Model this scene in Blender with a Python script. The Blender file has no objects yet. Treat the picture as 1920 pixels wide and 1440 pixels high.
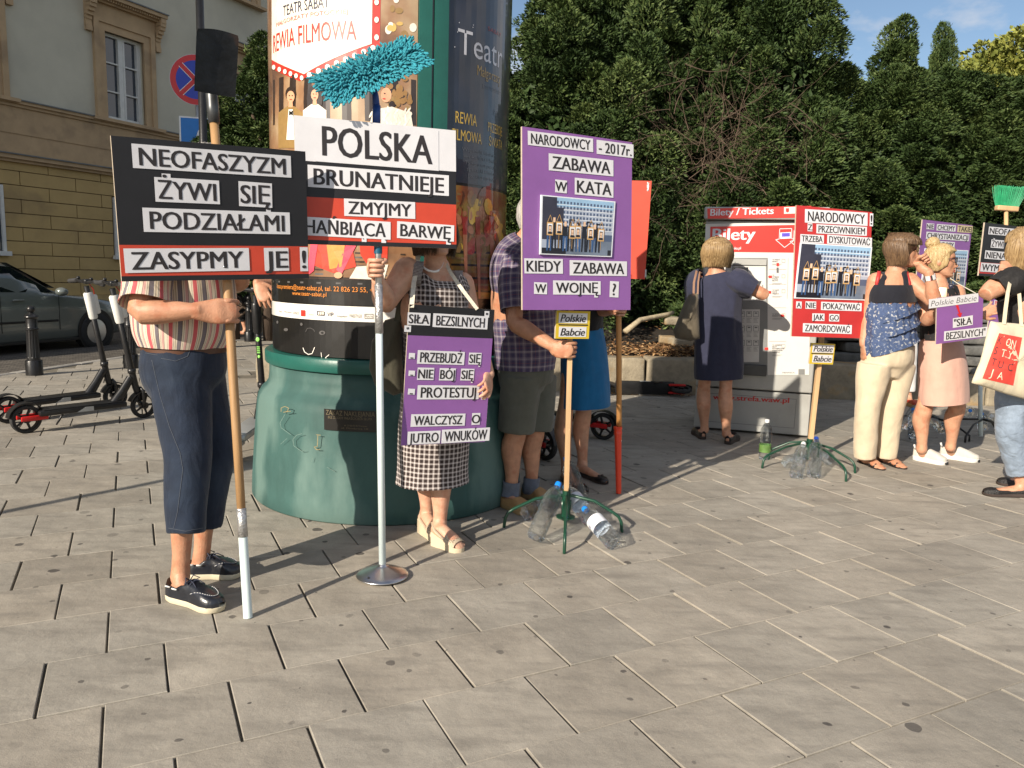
import bpy, bmesh, math, random
import numpy as np
from mathutils import Vector, Matrix, Quaternion, noise as mnoise
random.seed(7)
scn = bpy.context.scene
COL = scn.collection
R = math.radians
# ------------------------------------------------------------------ camera
CAMH, PITCH, ROLL, FPX = 1.30, 0.142798696, 0.0292161253, 1440.0
cp, sp_, cr, sr = math.cos(PITCH), math.sin(PITCH), math.cos(ROLL), math.sin(ROLL)
FW = Vector((0, cp, -sp_)); _u = Vector((0, sp_, cp)); _r = Vector((1, 0, 0))
RT = cr * _r + sr * _u
UP = -sr * _r + cr * _u
CC = Vector((0, 0, CAMH))
cam = bpy.data.cameras.new('camera'); camo = bpy.data.objects.new('camera', cam); COL.objects.link(camo)
cam.sensor_width = 36; cam.lens = FPX / 1920 * 36; cam.clip_end = 2000; cam.clip_start = .05
camo.matrix_world = Matrix(((RT.x, UP.x, -FW.x, 0), (RT.y, UP.y, -FW.y, 0), (RT.z, UP.z, -FW.z, CAMH), (0, 0, 0, 1)))
scn.camera = camo
# ------------------------------------------------------------------ light
AZ, EL = R(38.0), R(26.0)
SUNDIR = Vector((math.sin(AZ) * math.cos(EL), math.cos(AZ) * math.cos(EL), -math.sin(EL)))
sun = bpy.data.lights.new('sun', 'SUN'); suno = bpy.data.objects.new('sun', sun); COL.objects.link(suno)
sun.energy = 5.0; sun.angle = R(.53); sun.color = (1.0, .89, .74)
suno.rotation_euler = SUNDIR.to_track_quat('-Z', 'Y').to_euler()
w = bpy.data.worlds.new('World'); scn.world = w; w.use_nodes = True
nt = w.node_tree; bg = nt.nodes['Background']; bg.inputs[1].default_value = .085
sky = nt.nodes.new('ShaderNodeTexSky'); sky.sky_type = 'NISHITA'; sky.sun_disc = False
sky.sun_elevation = EL; sky.sun_rotation = AZ + math.pi; sky.air_density = 1.0; sky.dust_density = .6; sky.ozone_density = 1.5
tc = nt.nodes.new('ShaderNodeTexCoord'); mp = nt.nodes.new('ShaderNodeMapping')
mp.inputs['Scale'].default_value = (1.0, 1.0, 2.2); mp.inputs['Location'].default_value = (.35, .1, .12)
nz = nt.nodes.new('ShaderNodeTexNoise'); nz.inputs['Scale'].default_value = 3.3; nz.inputs['Detail'].default_value = 9; nz.inputs['Roughness'].default_value = .56
rmp = nt.nodes.new('ShaderNodeValToRGB'); rmp.color_ramp.elements[0].position = .47; rmp.color_ramp.elements[1].position = .60
mixc = nt.nodes.new('ShaderNodeMixRGB'); mixc.inputs[2].default_value = (6.6, 6.5, 6.6, 1)
L = nt.links.new
L(tc.outputs['Generated'], mp.inputs[0]); L(mp.outputs[0], nz.inputs['Vector']); L(nz.outputs[0], rmp.inputs[0])
L(rmp.outputs[0], mixc.inputs[0]); L(sky.outputs[0], mixc.inputs[1]); L(mixc.outputs[0], bg.inputs[0])
scn.view_settings.view_transform = 'Standard'; scn.view_settings.look = 'None'
scn.view_settings.exposure = .5; scn.view_settings.gamma = 1.0
scn.cycles.max_bounces = 8; scn.cycles.transparent_max_bounces = 12
scn.cycles.use_denoising = True
try: scn.cycles.denoiser = 'OPENIMAGEDENOISE'
except Exception: pass

# ------------------------------------------------------------------ pixel helpers
def ray(px, py): return FW + RT * ((px - 960) / FPX) - UP * ((py - 720) / FPX)
def gr(px, py, z=0.0):
    d = ray(px, py); return CC + d * ((z - CAMH) / d.z)
def at(px, py, y):
    d = ray(px, py); return CC + d * (y / d.y)
def pj(X):
    X = Vector(X) - CC; z = X.dot(FW); return (960 + FPX * X.dot(RT) / z, 720 - FPX * X.dot(UP) / z)

# ------------------------------------------------------------------ materials
MATS = {}
def srgb(r, g, b):
    f = lambda c: (c / 12.92 if c <= .04045 else ((c + .055) / 1.055) ** 2.4)
    return (f(r / 255), f(g / 255), f(b / 255))
def mat(name, col, rough=.7, metal=0., var=.12, vscale=6., bump=0., bscale=60., coat=0., spec=.5, sss=0., stretch=None, dirt=None, trans=0.):
    if name in MATS: return MATS[name]
    m = bpy.data.materials.new(name); m.use_nodes = True; n = m.node_tree.nodes; l = m.node_tree.links.new
    b = n['Principled BSDF']; b.inputs['Roughness'].default_value = rough; b.inputs['Metallic'].default_value = metal
    b.inputs['Specular IOR Level'].default_value = spec
    b.inputs['Coat Weight'].default_value = coat; b.inputs['Coat Roughness'].default_value = .04
    if trans: b.inputs['Transmission Weight'].default_value = trans
    if sss:
        b.inputs['Subsurface Weight'].default_value = sss; b.inputs['Subsurface Radius'].default_value = (.012, .005, .003)
        b.inputs['Subsurface Scale'].default_value = 1.0
    t = n.new('ShaderNodeTexCoord'); src = t.outputs['Object']
    if stretch:
        mpn = n.new('ShaderNodeMapping'); mpn.inputs['Scale'].default_value = stretch; l(src, mpn.inputs[0]); src = mpn.outputs[0]
    if var:
        z = n.new('ShaderNodeTexNoise'); z.inputs['Scale'].default_value = vscale; z.inputs['Detail'].default_value = 6; z.inputs['Roughness'].default_value = .65
        l(src, z.inputs['Vector'])
        r = n.new('ShaderNodeValToRGB'); e = r.color_ramp.elements
        e[0].position = .3; e[1].position = .7
        e[0].color = (*[c * (1 - var) for c in col], 1); e[1].color = (*[min(1, c * (1 + var)) for c in col], 1)
        l(z.outputs[0], r.inputs[0]); out = r.outputs[0]
        if dirt:
            z2 = n.new('ShaderNodeTexNoise'); z2.inputs['Scale'].default_value = dirt[1]; z2.inputs['Detail'].default_value = 5
            l(src, z2.inputs['Vector']); r2 = n.new('ShaderNodeValToRGB'); r2.color_ramp.elements[0].position = dirt[2]; r2.color_ramp.elements[1].position = dirt[2] + .12
            l(z2.outputs[0], r2.inputs[0]); mx = n.new('ShaderNodeMixRGB'); mx.inputs[2].default_value = (*dirt[0], 1)
            ml = n.new('ShaderNodeMath'); ml.operation = 'MULTIPLY'; ml.inputs[1].default_value = dirt[3]
            l(r2.outputs[0], ml.inputs[0]); l(ml.outputs[0], mx.inputs[0]); l(out, mx.inputs[1]); out = mx.outputs[0]
        l(out, b.inputs['Base Color'])
    else:
        b.inputs['Base Color'].default_value = (*col, 1)
    if bump:
        z3 = n.new('ShaderNodeTexNoise'); z3.inputs['Scale'].default_value = bscale; z3.inputs['Detail'].default_value = 4
        l(src, z3.inputs['Vector']); bp = n.new('ShaderNodeBump'); bp.inputs['Strength'].default_value = bump; bp.inputs['Distance'].default_value = .01
        l(z3.outputs[0], bp.inputs['Height']); l(bp.outputs[0], b.inputs['Normal'])
    MATS[name] = m
    return m
def glassmat(name, col=(1, 1, 1), rough=.02, ior=1.45):
    if name in MATS: return MATS[name]
    m = bpy.data.materials.new(name); m.use_nodes = True; b = m.node_tree.nodes['Principled BSDF']
    b.inputs['Base Color'].default_value = (*col, 1); b.inputs['Transmission Weight'].default_value = 1; b.inputs['Roughness'].default_value = rough; b.inputs['IOR'].default_value = ior
    MATS[name] = m; return m
def flat(name, c255, rough=.6, **k):
    return mat(name, srgb(*c255), rough, **k)

# ------------------------------------------------------------------ mesh builder
def frame(d, hint=None):
    d = Vector(d).normalized(); h = Vector(hint) if hint is not None else (Vector((0, 0, 1)) if abs(d.z) < .9 else Vector((1, 0, 0)))
    a = h - d * h.dot(d)
    if a.length < 1e-5: a = d.orthogonal()
    a.normalize(); return a, d.cross(a).normalized(), d
class MB:
    def __init__(s): s.v = []; s.f = []; s.m = []; s.uv = []; s.x = None
    def quad(s, a, b, c, d, m=0, uv=None):
        i = len(s.v); s.v += [tuple(a), tuple(b), tuple(c), tuple(d)]; s.f.append((i, i + 1, i + 2, i + 3)); s.m.append(m); s.uv.append(uv or ((0, 0), (1, 0), (1, 1), (0, 1)))
    def face(s, pts, m=0):
        i = len(s.v); s.v += [tuple(p) for p in pts]; s.f.append(tuple(range(i, i + len(pts)))); s.m.append(m); s.uv.append(None)
    def box(s, c, size, M=None, m=0):
        c = Vector(c); h = [x / 2 for x in size]; i = len(s.v)
        for z in (-1, 1):
            for y in (-1, 1):
                for x in (-1, 1):
                    p = Vector((x * h[0], y * h[1], z * h[2]))
                    if M is not None: p = M @ p
                    s.v.append(tuple(c + p))
        for q in ((0, 2, 3, 1), (4, 5, 7, 6), (0, 1, 5, 4), (2, 6, 7, 3), (0, 4, 6, 2), (1, 3, 7, 5)):
            s.f.append(tuple(i + k for k in q)); s.m.append(m); s.uv.append(None)
    def bbox(s, c, size, bev=.006, M=None, m=0):      # box with chamfered edges
        c = Vector(c); bm = bmesh.new(); bmesh.ops.create_cube(bm, size=1)
        for v in bm.verts: v.co = Vector((v.co.x * size[0], v.co.y * size[1], v.co.z * size[2]))
        bmesh.ops.bevel(bm, geom=list(bm.edges), offset=min(bev, min(size) * .45), segments=2, affect='EDGES', profile=.5)
        s.bm(bm, (Matrix.Translation(c) @ (M.to_4x4() if M is not None else Matrix())), m); bm.free()
    def bm(s, bm, M=Matrix(), m=0):
        i = len(s.v); bm.verts.index_update()
        s.v += [tuple(M @ v.co) for v in bm.verts]
        for f in bm.faces: s.f.append(tuple(i + v.index for v in f.verts)); s.m.append(m); s.uv.append(None)
    def add(s, verts, faces, m=0, M=None):
        i = len(s.v); s.v += [tuple(M @ Vector(v)) if M is not None else tuple(v) for v in verts]
        for f in faces: s.f.append(tuple(i + k for k in f)); s.m.append(m); s.uv.append(None)
    def rings(s, rings, m=0, cap=True, closed=True, uvs=None):
        n = len(rings[0]); i = len(s.v)
        for r in rings: s.v += [tuple(p) for p in r]
        for k in range(len(rings) - 1):
            for j in range(n if closed else n - 1):
                j2 = (j + 1) % n
                s.f.append((i + k * n + j, i + k * n + j2, i + (k + 1) * n + j2, i + (k + 1) * n + j)); s.m.append(m)
                u0, u1 = j / n, (j + 1) / n; v0, v1 = (uvs[k], uvs[k + 1]) if uvs else (k / (len(rings) - 1), (k + 1) / (len(rings) - 1))
                s.uv.append(((u0, v0), (u1, v0), (u1, v1), (u0, v1)))
        if cap and closed:
            s.f.append(tuple(i + j for j in range(n))[::-1]); s.m.append(m); s.uv.append(None)
            s.f.append(tuple(i + (len(rings) - 1) * n + j for j in range(n))); s.m.append(m); s.uv.append(None)
    def tube(s, pts, r, n=12, m=0, hint=None, cap=True, round_=False):
        """r: number or list of numbers / (rx,ry) pairs along the path."""
        pts = [Vector(p) for p in pts]; k = len(pts)
        rr = [(x if isinstance(x, (tuple, list)) else (x, x)) for x in (r if isinstance(r, (list,)) else [r] * k)]
        if round_:
            d0 = (pts[0] - pts[1]).normalized(); d1 = (pts[-1] - pts[-2]).normalized(); a0 = max(rr[0]); a1 = max(rr[-1])
            ex0 = [(pts[0] + d0 * a0 * t, (rr[0][0] * q, rr[0][1] * q)) for t, q in ((.97, .2), (.8, .6), (.45, .9))]
            ex1 = [(pts[-1] + d1 * a1 * t, (rr[-1][0] * q, rr[-1][1] * q)) for t, q in ((.45, .9), (.8, .6), (.97, .2))]
            pts = [e[0] for e in ex0] + pts + [e[0] for e in ex1]; rr = [e[1] for e in ex0] + rr + [e[1] for e in ex1]; k = len(pts)
        rings = []; a = None; Ls = [0]
        for i in range(k):
            d = (pts[min(i + 1, k - 1)] - pts[max(i - 1, 0)])
            if d.length < 1e-9: d = Vector((0, 0, 1))
            d.normalize()
            if hint is not None: a, b, _ = frame(d, hint)
            elif a is None: a, b, _ = frame(d)
            else:
                a = a - d * a.dot(d); a.normalize(); b = d.cross(a)
            rings.append([pts[i] + a * (math.cos(2 * math.pi * j / n) * rr[i][0]) + b * (math.sin(2 * math.pi * j / n) * rr[i][1]) for j in range(n)])
            if i: Ls.append(Ls[-1] + (pts[i] - pts[i - 1]).length)
        s.rings(rings, m, cap, uvs=Ls)
    def lathe(s, prof, c=(0, 0, 0), n=24, m=0, M=None, a0=0, a1=2 * math.pi, cap=True):
        c = Vector(c); full = abs(a1 - a0 - 2 * math.pi) < 1e-6; cnt = n if full else n + 1
        rings = []
        for r, z in prof:
            rg = []
            for j in range(cnt):
                a = a0 + (a1 - a0) * j / n; p = Vector((r * math.cos(a), r * math.sin(a), z))
                rg.append(c + (M @ p if M is not None else p))
            rings.append(rg)
        s.rings(rings, m, cap and full, closed=full)
    def sphere(s, c, r, nu=16, nv=10, m=0, M=None):
        r = r if isinstance(r, (tuple, list)) else (r, r, r); c = Vector(c); rings = []
        for i in range(nv + 1):
            t = math.pi * min(max(i / nv, .02), .98); rg = []
            for j in range(nu):
                a = 2 * math.pi * j / nu; p = Vector((r[0] * math.sin(t) * math.cos(a), r[1] * math.sin(t) * math.sin(a), -r[2] * math.cos(t)))
                rg.append(c + (M @ p if M is not None else p))
            rings.append(rg)
        s.rings(rings, m)
    def prism(s, poly, d, M=Matrix(), m=0, m2=None):
        """extrude 2-D polygon (x,y) by d along z, placed by M."""
        n = len(poly); i = len(s.v)
        s.v += [tuple(M @ Vector((x, y, 0))) for x, y in poly] + [tuple(M @ Vector((x, y, d))) for x, y in poly]
        s.f.append(tuple(i + j for j in range(n))[::-1]); s.m.append(m); s.uv.append(None)
        s.f.append(tuple(i + n + j for j in range(n))); s.m.append(m if m2 is None else m2); s.uv.append(None)
        for j in range(n):
            k = (j + 1) % n; s.f.append((i + j, i + k, i + n + k, i + n + j)); s.m.append(m); s.uv.append(None)
    def build(s, name, mats, parent=None, smooth=False, autosmooth=None, recalc=False):
        me = bpy.data.meshes.new(name); me.from_pydata(s.v, [], s.f)
        if not isinstance(mats, (list, tuple)): mats = [mats]
        for q in mats: me.materials.append(q)
        me.polygons.foreach_set('material_index', s.m)
        if any(u is not None for u in s.uv):
            uvl = me.uv_layers.new(name='UVMap'); flat_ = []
            for f, u in zip(s.f, s.uv):
                for k in range(len(f)): flat_ += list(u[k]) if u is not None and k < len(u) else [0, 0]
            uvl.data.foreach_set('uv', flat_)
        if recalc:
            b = bmesh.new(); b.from_mesh(me); bmesh.ops.recalc_face_normals(b, faces=b.faces); b.to_mesh(me); b.free()
        if smooth or autosmooth:
            me.polygons.foreach_set('use_smooth', [True] * len(me.polygons))
            if autosmooth:
                try: me.set_sharp_from_angle(angle=R(autosmooth))
                except Exception: pass
        me.update()
        o = bpy.data.objects.new(name, me); COL.objects.link(o)
        if parent is not None: setpar(o, parent)
        return o
def setpar(o, p):
    o.parent = p
    q = p; M = Matrix()
    chain = []
    while q is not None: chain.append(q); q = q.parent
    for q in reversed(chain): M = M @ (q.matrix_parent_inverse @ q.matrix_basis if q.parent else q.matrix_basis)
    o.matrix_parent_inverse = M.inverted()
def tag(o, label=None, cat=None, group=None, kind=None):
    if label: o['label'] = label
    if cat: o['category'] = cat
    if group: o['group'] = group
    if kind: o['kind'] = kind
    return o
def thing(name, label, cat, loc=(0, 0, 0), group=None):
    o = bpy.data.objects.new(name, None); COL.objects.link(o); o.location = loc; o.empty_display_size = .1
    return tag(o, label, cat, group)
def copy_tree(o, parent=None):
    c = o.copy(); COL.objects.link(c)
    if parent is not None: c.parent = parent
    for ch in list(o.children): copy_tree(ch, c)
    return c
def struct(o): o['kind'] = 'structure'; return o
def bake(o, dispfn=None):
    dg = bpy.context.evaluated_depsgraph_get(); me = bpy.data.meshes.new_from_object(o.evaluated_get(dg))
    o.modifiers.clear(); o.data = me; me.polygons.foreach_set('use_smooth', [True] * len(me.polygons))
    return o
def remesh(o, vox=.006, sm=4, fac=.5):
    md = o.modifiers.new('r', 'REMESH'); md.mode = 'VOXEL'; md.voxel_size = vox; md.use_smooth_shade = True
    if sm:
        s = o.modifiers.new('s', 'SMOOTH'); s.factor = fac; s.iterations = sm
    ml = list(o.data.materials)
    bake(o); me = o.data
    if not me.materials or me.materials[0] is None:
        me.materials.clear()
        for q in ml: me.materials.append(q)
    return o
# text -> (verts, faces) normalised so the string starts at x=0, with cap height 1
_TC = {}
def textmesh(s, bold=.0, shear=0., spacing=1.0):
    k = (s, bold, shear, spacing)
    if k in _TC: return _TC[k]
    c = bpy.data.curves.new('t', 'FONT'); c.body = s; c.offset = bold if bold < 0 else 0; c.shear = shear; c.resolution_u = 3; c.space_character = spacing; c.fill_mode = 'FRONT'
    o = bpy.data.objects.new('t', c); COL.objects.link(o)
    dg = bpy.context.evaluated_depsgraph_get(); me = bpy.data.meshes.new_from_object(o.evaluated_get(dg))
    v = [tuple(p.co) for p in me.vertices]; f = [tuple(p.vertices) for p in me.polygons]
    bpy.data.objects.remove(o); bpy.data.curves.remove(c); bpy.data.meshes.remove(me)
    CAP = .698
    xs = [p[0] for p in v] or [0]; x0 = min(xs); wd = max(xs) - x0
    v = [((p[0] - x0) / CAP, p[1] / CAP) for p in v]
    _TC[k] = (v, f, wd / CAP)
    return _TC[k]
def add_text(mb, s, O, X, Y, x0, x1, y0, y1, N, m=0, bold=.02, shear=0., lift=.0008, align='fit', spacing=1.0):
    """string s into the rectangle x0..x1, cap height y0..y1 of the plane O + x*X + y*Y, lifted along N."""
    v, f, wd = textmesh(s, bold, shear, spacing); h = (y1 - y0)
    if bold > .025:                     # heavier strokes: the same outlines laid side by side
        e = min(.042, bold * 1.1); n_ = len(v); k3 = (0., -e, e, -e * .5, e * .5); v = [(p[0] + d_, p[1], i_) for i_, d_ in enumerate(k3) for p in v]; f = [tuple(q + n_ * i_ for q in g) for i_ in range(5) for g in f]
    sx = (x1 - x0) / wd if align == 'fit' else h
    off = x0 if align in ('fit', 'left') else (x0 + x1 - wd * h) / 2
    mb.add([O + X * (off + p[0] * sx) + Y * (y0 + p[1] * h) + N * (lift + (.00012 * p[2] if len(p) > 2 else 0)) for p in v], f, m)
# ================================================================== SETTING
# ---- ground sheet, road, kerb
def poly_obj(name, pts, z, m):
    b = MB(); b.face([(x, y, z) for x, y in pts], 0); return struct(b.build(name, m))
KD = Vector((math.sin(R(10.9)), math.cos(R(10.9)), 0)); KN = Vector((KD.y, -KD.x, 0)); K0 = Vector((-5.69, 8.735, 0))
def kpt(t, off=0, z=0): return K0 + KD * t + KN * off + Vector((0, 0, z))
m_soil = mat('soil', (.020, .015, .010), .95, var=.5, vscale=5, bump=.8, bscale=25)
m_ground = mat('ground_dirt', (.12, .10, .08), .95, var=.3, vscale=2)
poly_obj('ground', [(-400, -400), (400, -400), (400, 400), (-400, 400)], -.16, m_ground)
# road of worn setts
def road_mat():
    m = bpy.data.materials.new('road_setts'); m.use_nodes = True; n = m.node_tree.nodes; l = m.node_tree.links.new; b = n['Principled BSDF']
    t = n.new('ShaderNodeTexCoord'); mp_ = n.new('ShaderNodeMapping'); mp_.inputs['Rotation'].default_value = (0, 0, R(-11)); l(t.outputs['Object'], mp_.inputs[0])
    br = n.new('ShaderNodeTexBrick'); br.inputs['Scale'].default_value = 4.2; br.inputs['Mortar Size'].default_value = .035; br.inputs['Mortar Smooth'].default_value = .4
    br.inputs['Color1'].default_value = (.09, .08, .068, 1); br.inputs['Color2'].default_value = (.17, .15, .125, 1); br.inputs['Mortar'].default_value = (.035, .03, .025, 1); br.inputs['Bias'].default_value = -.1
    l(mp_.outputs[0], br.inputs['Vector']); l(br.outputs['Color'], b.inputs['Base Color']); b.inputs['Roughness'].default_value = .75
    bp = n.new('ShaderNodeBump'); bp.inputs['Strength'].default_value = .8; bp.inputs['Distance'].default_value = .02; bp.invert = True
    l(br.outputs['Fac'], bp.inputs['Height']); l(bp.outputs[0], b.inputs['Normal']); return m
b = MB(); b.face([kpt(-40, -.12, -.11), kpt(-40, -60, -.11), kpt(120, -60, -.11), kpt(120, -.12, -.11)][::-1]); struct(b.build('road', road_mat()))
m_kerb = mat('kerb_granite', (.30, .285, .26), .8, var=.25, vscale=14, bump=.3, bscale=120)
b = MB(); t = -14.0
while t < 30:
    b.bbox(kpt(t + .5, -.06, -.06), (.12, .992, .13), .008, Matrix.Rotation(-R(10.9), 3, 'Z')); t += 1.0
struct(b.build('kerb', m_kerb, autosmooth=40))
# ---- paving slabs laid in running bond: each slab has its own chamfered edges and its own tone
def paving_mat():
    m = bpy.data.materials.new('paving_concrete'); m.use_nodes = True; n = m.node_tree.nodes; l = m.node_tree.links.new; b = n['Principled BSDF']
    t = n.new('ShaderNodeTexCoord'); P = t.outputs['Object']; at_ = n.new('ShaderNodeAttribute'); at_.attribute_name = 'tone'
    def noise(sc, det, ro=.6):
        z = n.new('ShaderNodeTexNoise'); z.inputs['Scale'].default_value = sc; z.inputs['Detail'].default_value = det; z.inputs['Roughness'].default_value = ro; l(P, z.inputs['Vector']); return z.outputs[0]
    def ramp(src, p0, p1, c0, c1):
        r = n.new('ShaderNodeValToRGB'); e = r.color_ramp.elements; e[0].position = p0; e[1].position = p1; e[0].color = (*c0, 1); e[1].color = (*c1, 1); l(src, r.inputs[0]); return r.outputs[0]
    def mix(fac, a, b_, mode='MIX'):
        x = n.new('ShaderNodeMixRGB'); x.blend_type = mode
        for i, q in enumerate((fac, a, b_)):
            if isinstance(q, (int, float)): x.inputs[i].default_value = q
            elif isinstance(q, tuple): x.inputs[i].default_value = (*q, 1)
            else: l(q, x.inputs[i])
        return x.outputs[0]
    base = ramp(noise(1.6, 8, .7), .32, .68, (.285, .262, .222), (.405, .374, .318))
    base = mix(.75, base, at_.outputs['Color'], 'MULTIPLY'); base = mix(.8, base, ramp(noise(5.5, 6, .7), .30, .70, (.80, .79, .78), (1.14, 1.13, 1.12)), 'MULTIPLY')
    base = mix(.85, base, ramp(noise(420, 2), .25, .75, (.72, .72, .72), (1.2, 1.2, 1.2)), 'MULTIPLY')        # fine grit
    vg = n.new('ShaderNodeTexVoronoi'); vg.inputs['Scale'].default_value = 260; vg.voronoi_dimensions = '2D'; l(P, vg.inputs['Vector'])       # pale grains
    base = mix(ramp(vg.outputs['Distance'], .10, .16, (.35, .35, .35), (0, 0, 0)), base, (.52, .47, .40))
    # smears: stretched grime
    mp_ = n.new('ShaderNodeMapping'); mp_.inputs['Scale'].default_value = (2.2, 9, 1); mp_.inputs['Rotation'].default_value = (0, 0, R(-26)); l(P, mp_.inputs[0])
    z = n.new('ShaderNodeTexNoise'); z.inputs['Scale'].default_value = 1.5; z.inputs['Detail'].default_value = 6; l(mp_.outputs[0], z.inputs['Vector'])
    base = mix(ramp(z.outputs[0], .50, .70, (0, 0, 0), (.6, .6, .6)), base, (.19, .175, .15))
    # trodden chewing gum: round dark spots of uneven size
    nd = n.new('ShaderNodeTexNoise'); nd.inputs['Scale'].default_value = 26; l(P, nd.inputs['Vector'])
    av = n.new('ShaderNodeVectorMath'); av.operation = 'MULTIPLY_ADD'; av.inputs[1].default_value = (.022, .022, 0); l(nd.outputs['Color'], av.inputs[0]); l(P, av.inputs[2])
    for sc, rad in ((3.2, .085), (7.0, .095)):
        v = n.new('ShaderNodeTexVoronoi'); v.inputs['Scale'].default_value = sc; v.voronoi_dimensions = '2D'; l(av.outputs[0], v.inputs['Vector'])
        sx = n.new('ShaderNodeSeparateColor'); l(v.outputs['Color'], sx.inputs[0])
        rr = n.new('ShaderNodeMath'); rr.operation = 'MULTIPLY_ADD'; l(sx.outputs[0], rr.inputs[0]); rr.inputs[1].default_value = rad * 1.9; rr.inputs[2].default_value = -rad * .9
        lt = n.new('ShaderNodeMath'); lt.operation = 'LESS_THAN'; l(v.outputs['Distance'], lt.inputs[0]); l(rr.outputs[0], lt.inputs[1])
        q = n.new('ShaderNodeMath'); q.operation = 'MULTIPLY'; l(lt.outputs[0], q.inputs[0]); l(sx.outputs[1], q.inputs[1])
        base = mix(q.outputs[0], base, (.075, .068, .062))
    # hairline cracks and scratches
    l(base, b.inputs['Base Color']); b.inputs['Roughness'].default_value = .82; b.inputs['Specular IOR Level'].default_value = .35
    bp = n.new('ShaderNodeBump'); bp.inputs['Strength'].default_value = .28; bp.inputs['Distance'].default_value = .004; l(noise(300, 3), bp.inputs['Height'])
    bp2 = n.new('ShaderNodeBump'); bp2.inputs['Strength'].default_value = .25; bp2.inputs['Distance'].default_value = .02; l(noise(14, 4), bp2.inputs['Height']); l(bp.outputs[0], bp2.inputs['Normal'])
    l(bp2.outputs[0], b.inputs['Normal']); return m
PA, PB, YAW = .34960, .34563, .46226848
PO = Vector((-1.80118, 2.96279, 0)); E1 = Vector((math.cos(YAW), math.sin(YAW), 0)); E2 = Vector((math.sin(YAW), -math.cos(YAW), 0))
def in_view(p):
    q = p - CC; z = q.dot(FW)
    return z > .3 and abs(q.dot(RT) / z) < .86 and q.dot(UP) / z > -.66
def pavement():
    rnd = random.Random(3); V = []; F = []; T = []
    for r in range(-52, 12):
        for k in range(-60, 80):
            c = k + .5 * (r & 1)
            cen = PO + E1 * ((c + .5) * PA) + E2 * ((r + .5) * PB)
            if cen.y > 17 or cen.y < .4 or not in_view(cen): continue
            if (cen - K0).dot(KN) < .10: continue
            if cen.y > 9.0 and cen.x > -3.2: continue
            g1, g2 = .0031 + rnd.random() * .0014, .0010 + rnd.random() * .0008; ch = .0024
            z0 = rnd.uniform(-.0014, .0012); tx, ty = rnd.uniform(-.0018, .0018), rnd.uniform(-.0018, .0018)
            j1, j2 = rnd.uniform(-.0022, .0022), rnd.uniform(-.0008, .0008)
            i = len(V)
            A, B_ = PA / 2 - g1, PB / 2 - g2
            for (a, b_, z) in [(A, B_, -.022), (A, B_, -ch), (A - ch, B_ - ch * .7, 0)]:
                for sx, sy in ((-1, -1), (1, -1), (1, 1), (-1, 1)):
                    V.append(tuple(cen + E1 * (sx * a + j1) + E2 * (-sy * b_ + j2) + Vector((0, 0, z + z0 + tx * sx + ty * sy))))
            tn = max(.74, min(1.05, rnd.gauss(.92, .07))); wr = rnd.uniform(-.02, .02)
            F.append((i + 8, i + 9, i + 10, i + 11))
            for q in (0, 4):
                for j in range(4): F.append((i + q + j, i + q + (j + 1) % 4, i + q + 4 + (j + 1) % 4, i + q + 4 + j))
            T += [(tn + wr, tn, tn - wr, 1)] * 12
    me = bpy.data.meshes.new('pavement'); me.from_pydata(V, [], F); me.materials.append(paving_mat())
    ca = me.color_attributes.new('tone', 'FLOAT_COLOR', 'POINT'); ca.data.foreach_set('color', [x for t in T for x in t])
    o = bpy.data.objects.new('pavement', me); COL.objects.link(o); struct(o)
pavement()
m_sand = mat('joint_sand', (.15, .132, .10), .95, var=.35, vscale=9, bump=.5, bscale=200)
poly_obj('pavement_bedding', [tuple(kpt(-14, .0).xy), (30, -6), (30, 9.2), (-2.9, 9.2), (-2.9, 20), tuple(kpt(24, .0).xy)], -.0125, m_sand)
# planting bed behind the stone edge
def bed():
    V = []; F = []; nx, ny = 90, 26; rnd = random.Random(5)
    for j in range(ny + 1):
        for i in range(nx + 1):
            x = -2.7 + i * (24.0 / nx); y = 8.95 + j * .3
            z = .36 + min(1, j / 7) * .42 + .10 * mnoise.noise(Vector((x * 1.3, y * 1.3, 0))) + .05 * mnoise.noise(Vector((x * 5, y * 5, 2)))
            V.append((x, y, z if j else -.05))
    for j in range(ny):
        for i in range(nx): a = j * (nx + 1) + i; F.append((a, a + 1, a + nx + 2, a + nx + 1))
    b = MB(); b.add(V, F); struct(b.build('planting_soil', m_soil, smooth=True))
bed()
def litter():
    rnd = random.Random(9); b = MB()
    def leaf(c, s):
        q = Quaternion((rnd.uniform(-1, 1), rnd.uniform(-1, 1), rnd.uniform(-.5, .5)), rnd.uniform(-.7, .7)) @ Quaternion((0, 0, 1), rnd.uniform(0, 6.28))
        p = [q @ Vector(v) * s for v in ((-.5, 0, 0), (0, -.2, .07), (.5, 0, .05), (0, .22, .06))]
        b.face([c + v for v in p], rnd.randrange(3))
    for k in range(2600):
        x = rnd.gauss(1.85, .55); y = 8.86 + abs(rnd.gauss(0, .35)); z = .37 + max(0, .16 - abs(x - 1.95) * .16) * max(0, 1 - abs(y - 8.9) * 1.5) * rnd.random() + .3 * min(1, (y - 8.9) / 2)
        leaf(Vector((x, y, z + .02)), rnd.uniform(.03, .075))
    for k in range(160): leaf(Vector((rnd.uniform(1.0, 2.1), 8.42 + rnd.random() * .12, .012)), rnd.uniform(.02, .05))
    for k in range(420): leaf(Vector((rnd.uniform(-1, 8), rnd.uniform(9.0, 10.8), .55 + rnd.random() * .25)), rnd.uniform(.03, .08))
    o = b.build('leaf_litter', [mat('dry_leaf', (.32, .17, .07), .9, var=.4, vscale=30), mat('dry_leaf_dark', (.16, .08, .035), .9, var=.4, vscale=30), mat('dry_leaf_pale', (.42, .27, .13), .9, var=.3, vscale=30)])
    tag(o, kind='stuff')
litter()
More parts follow.
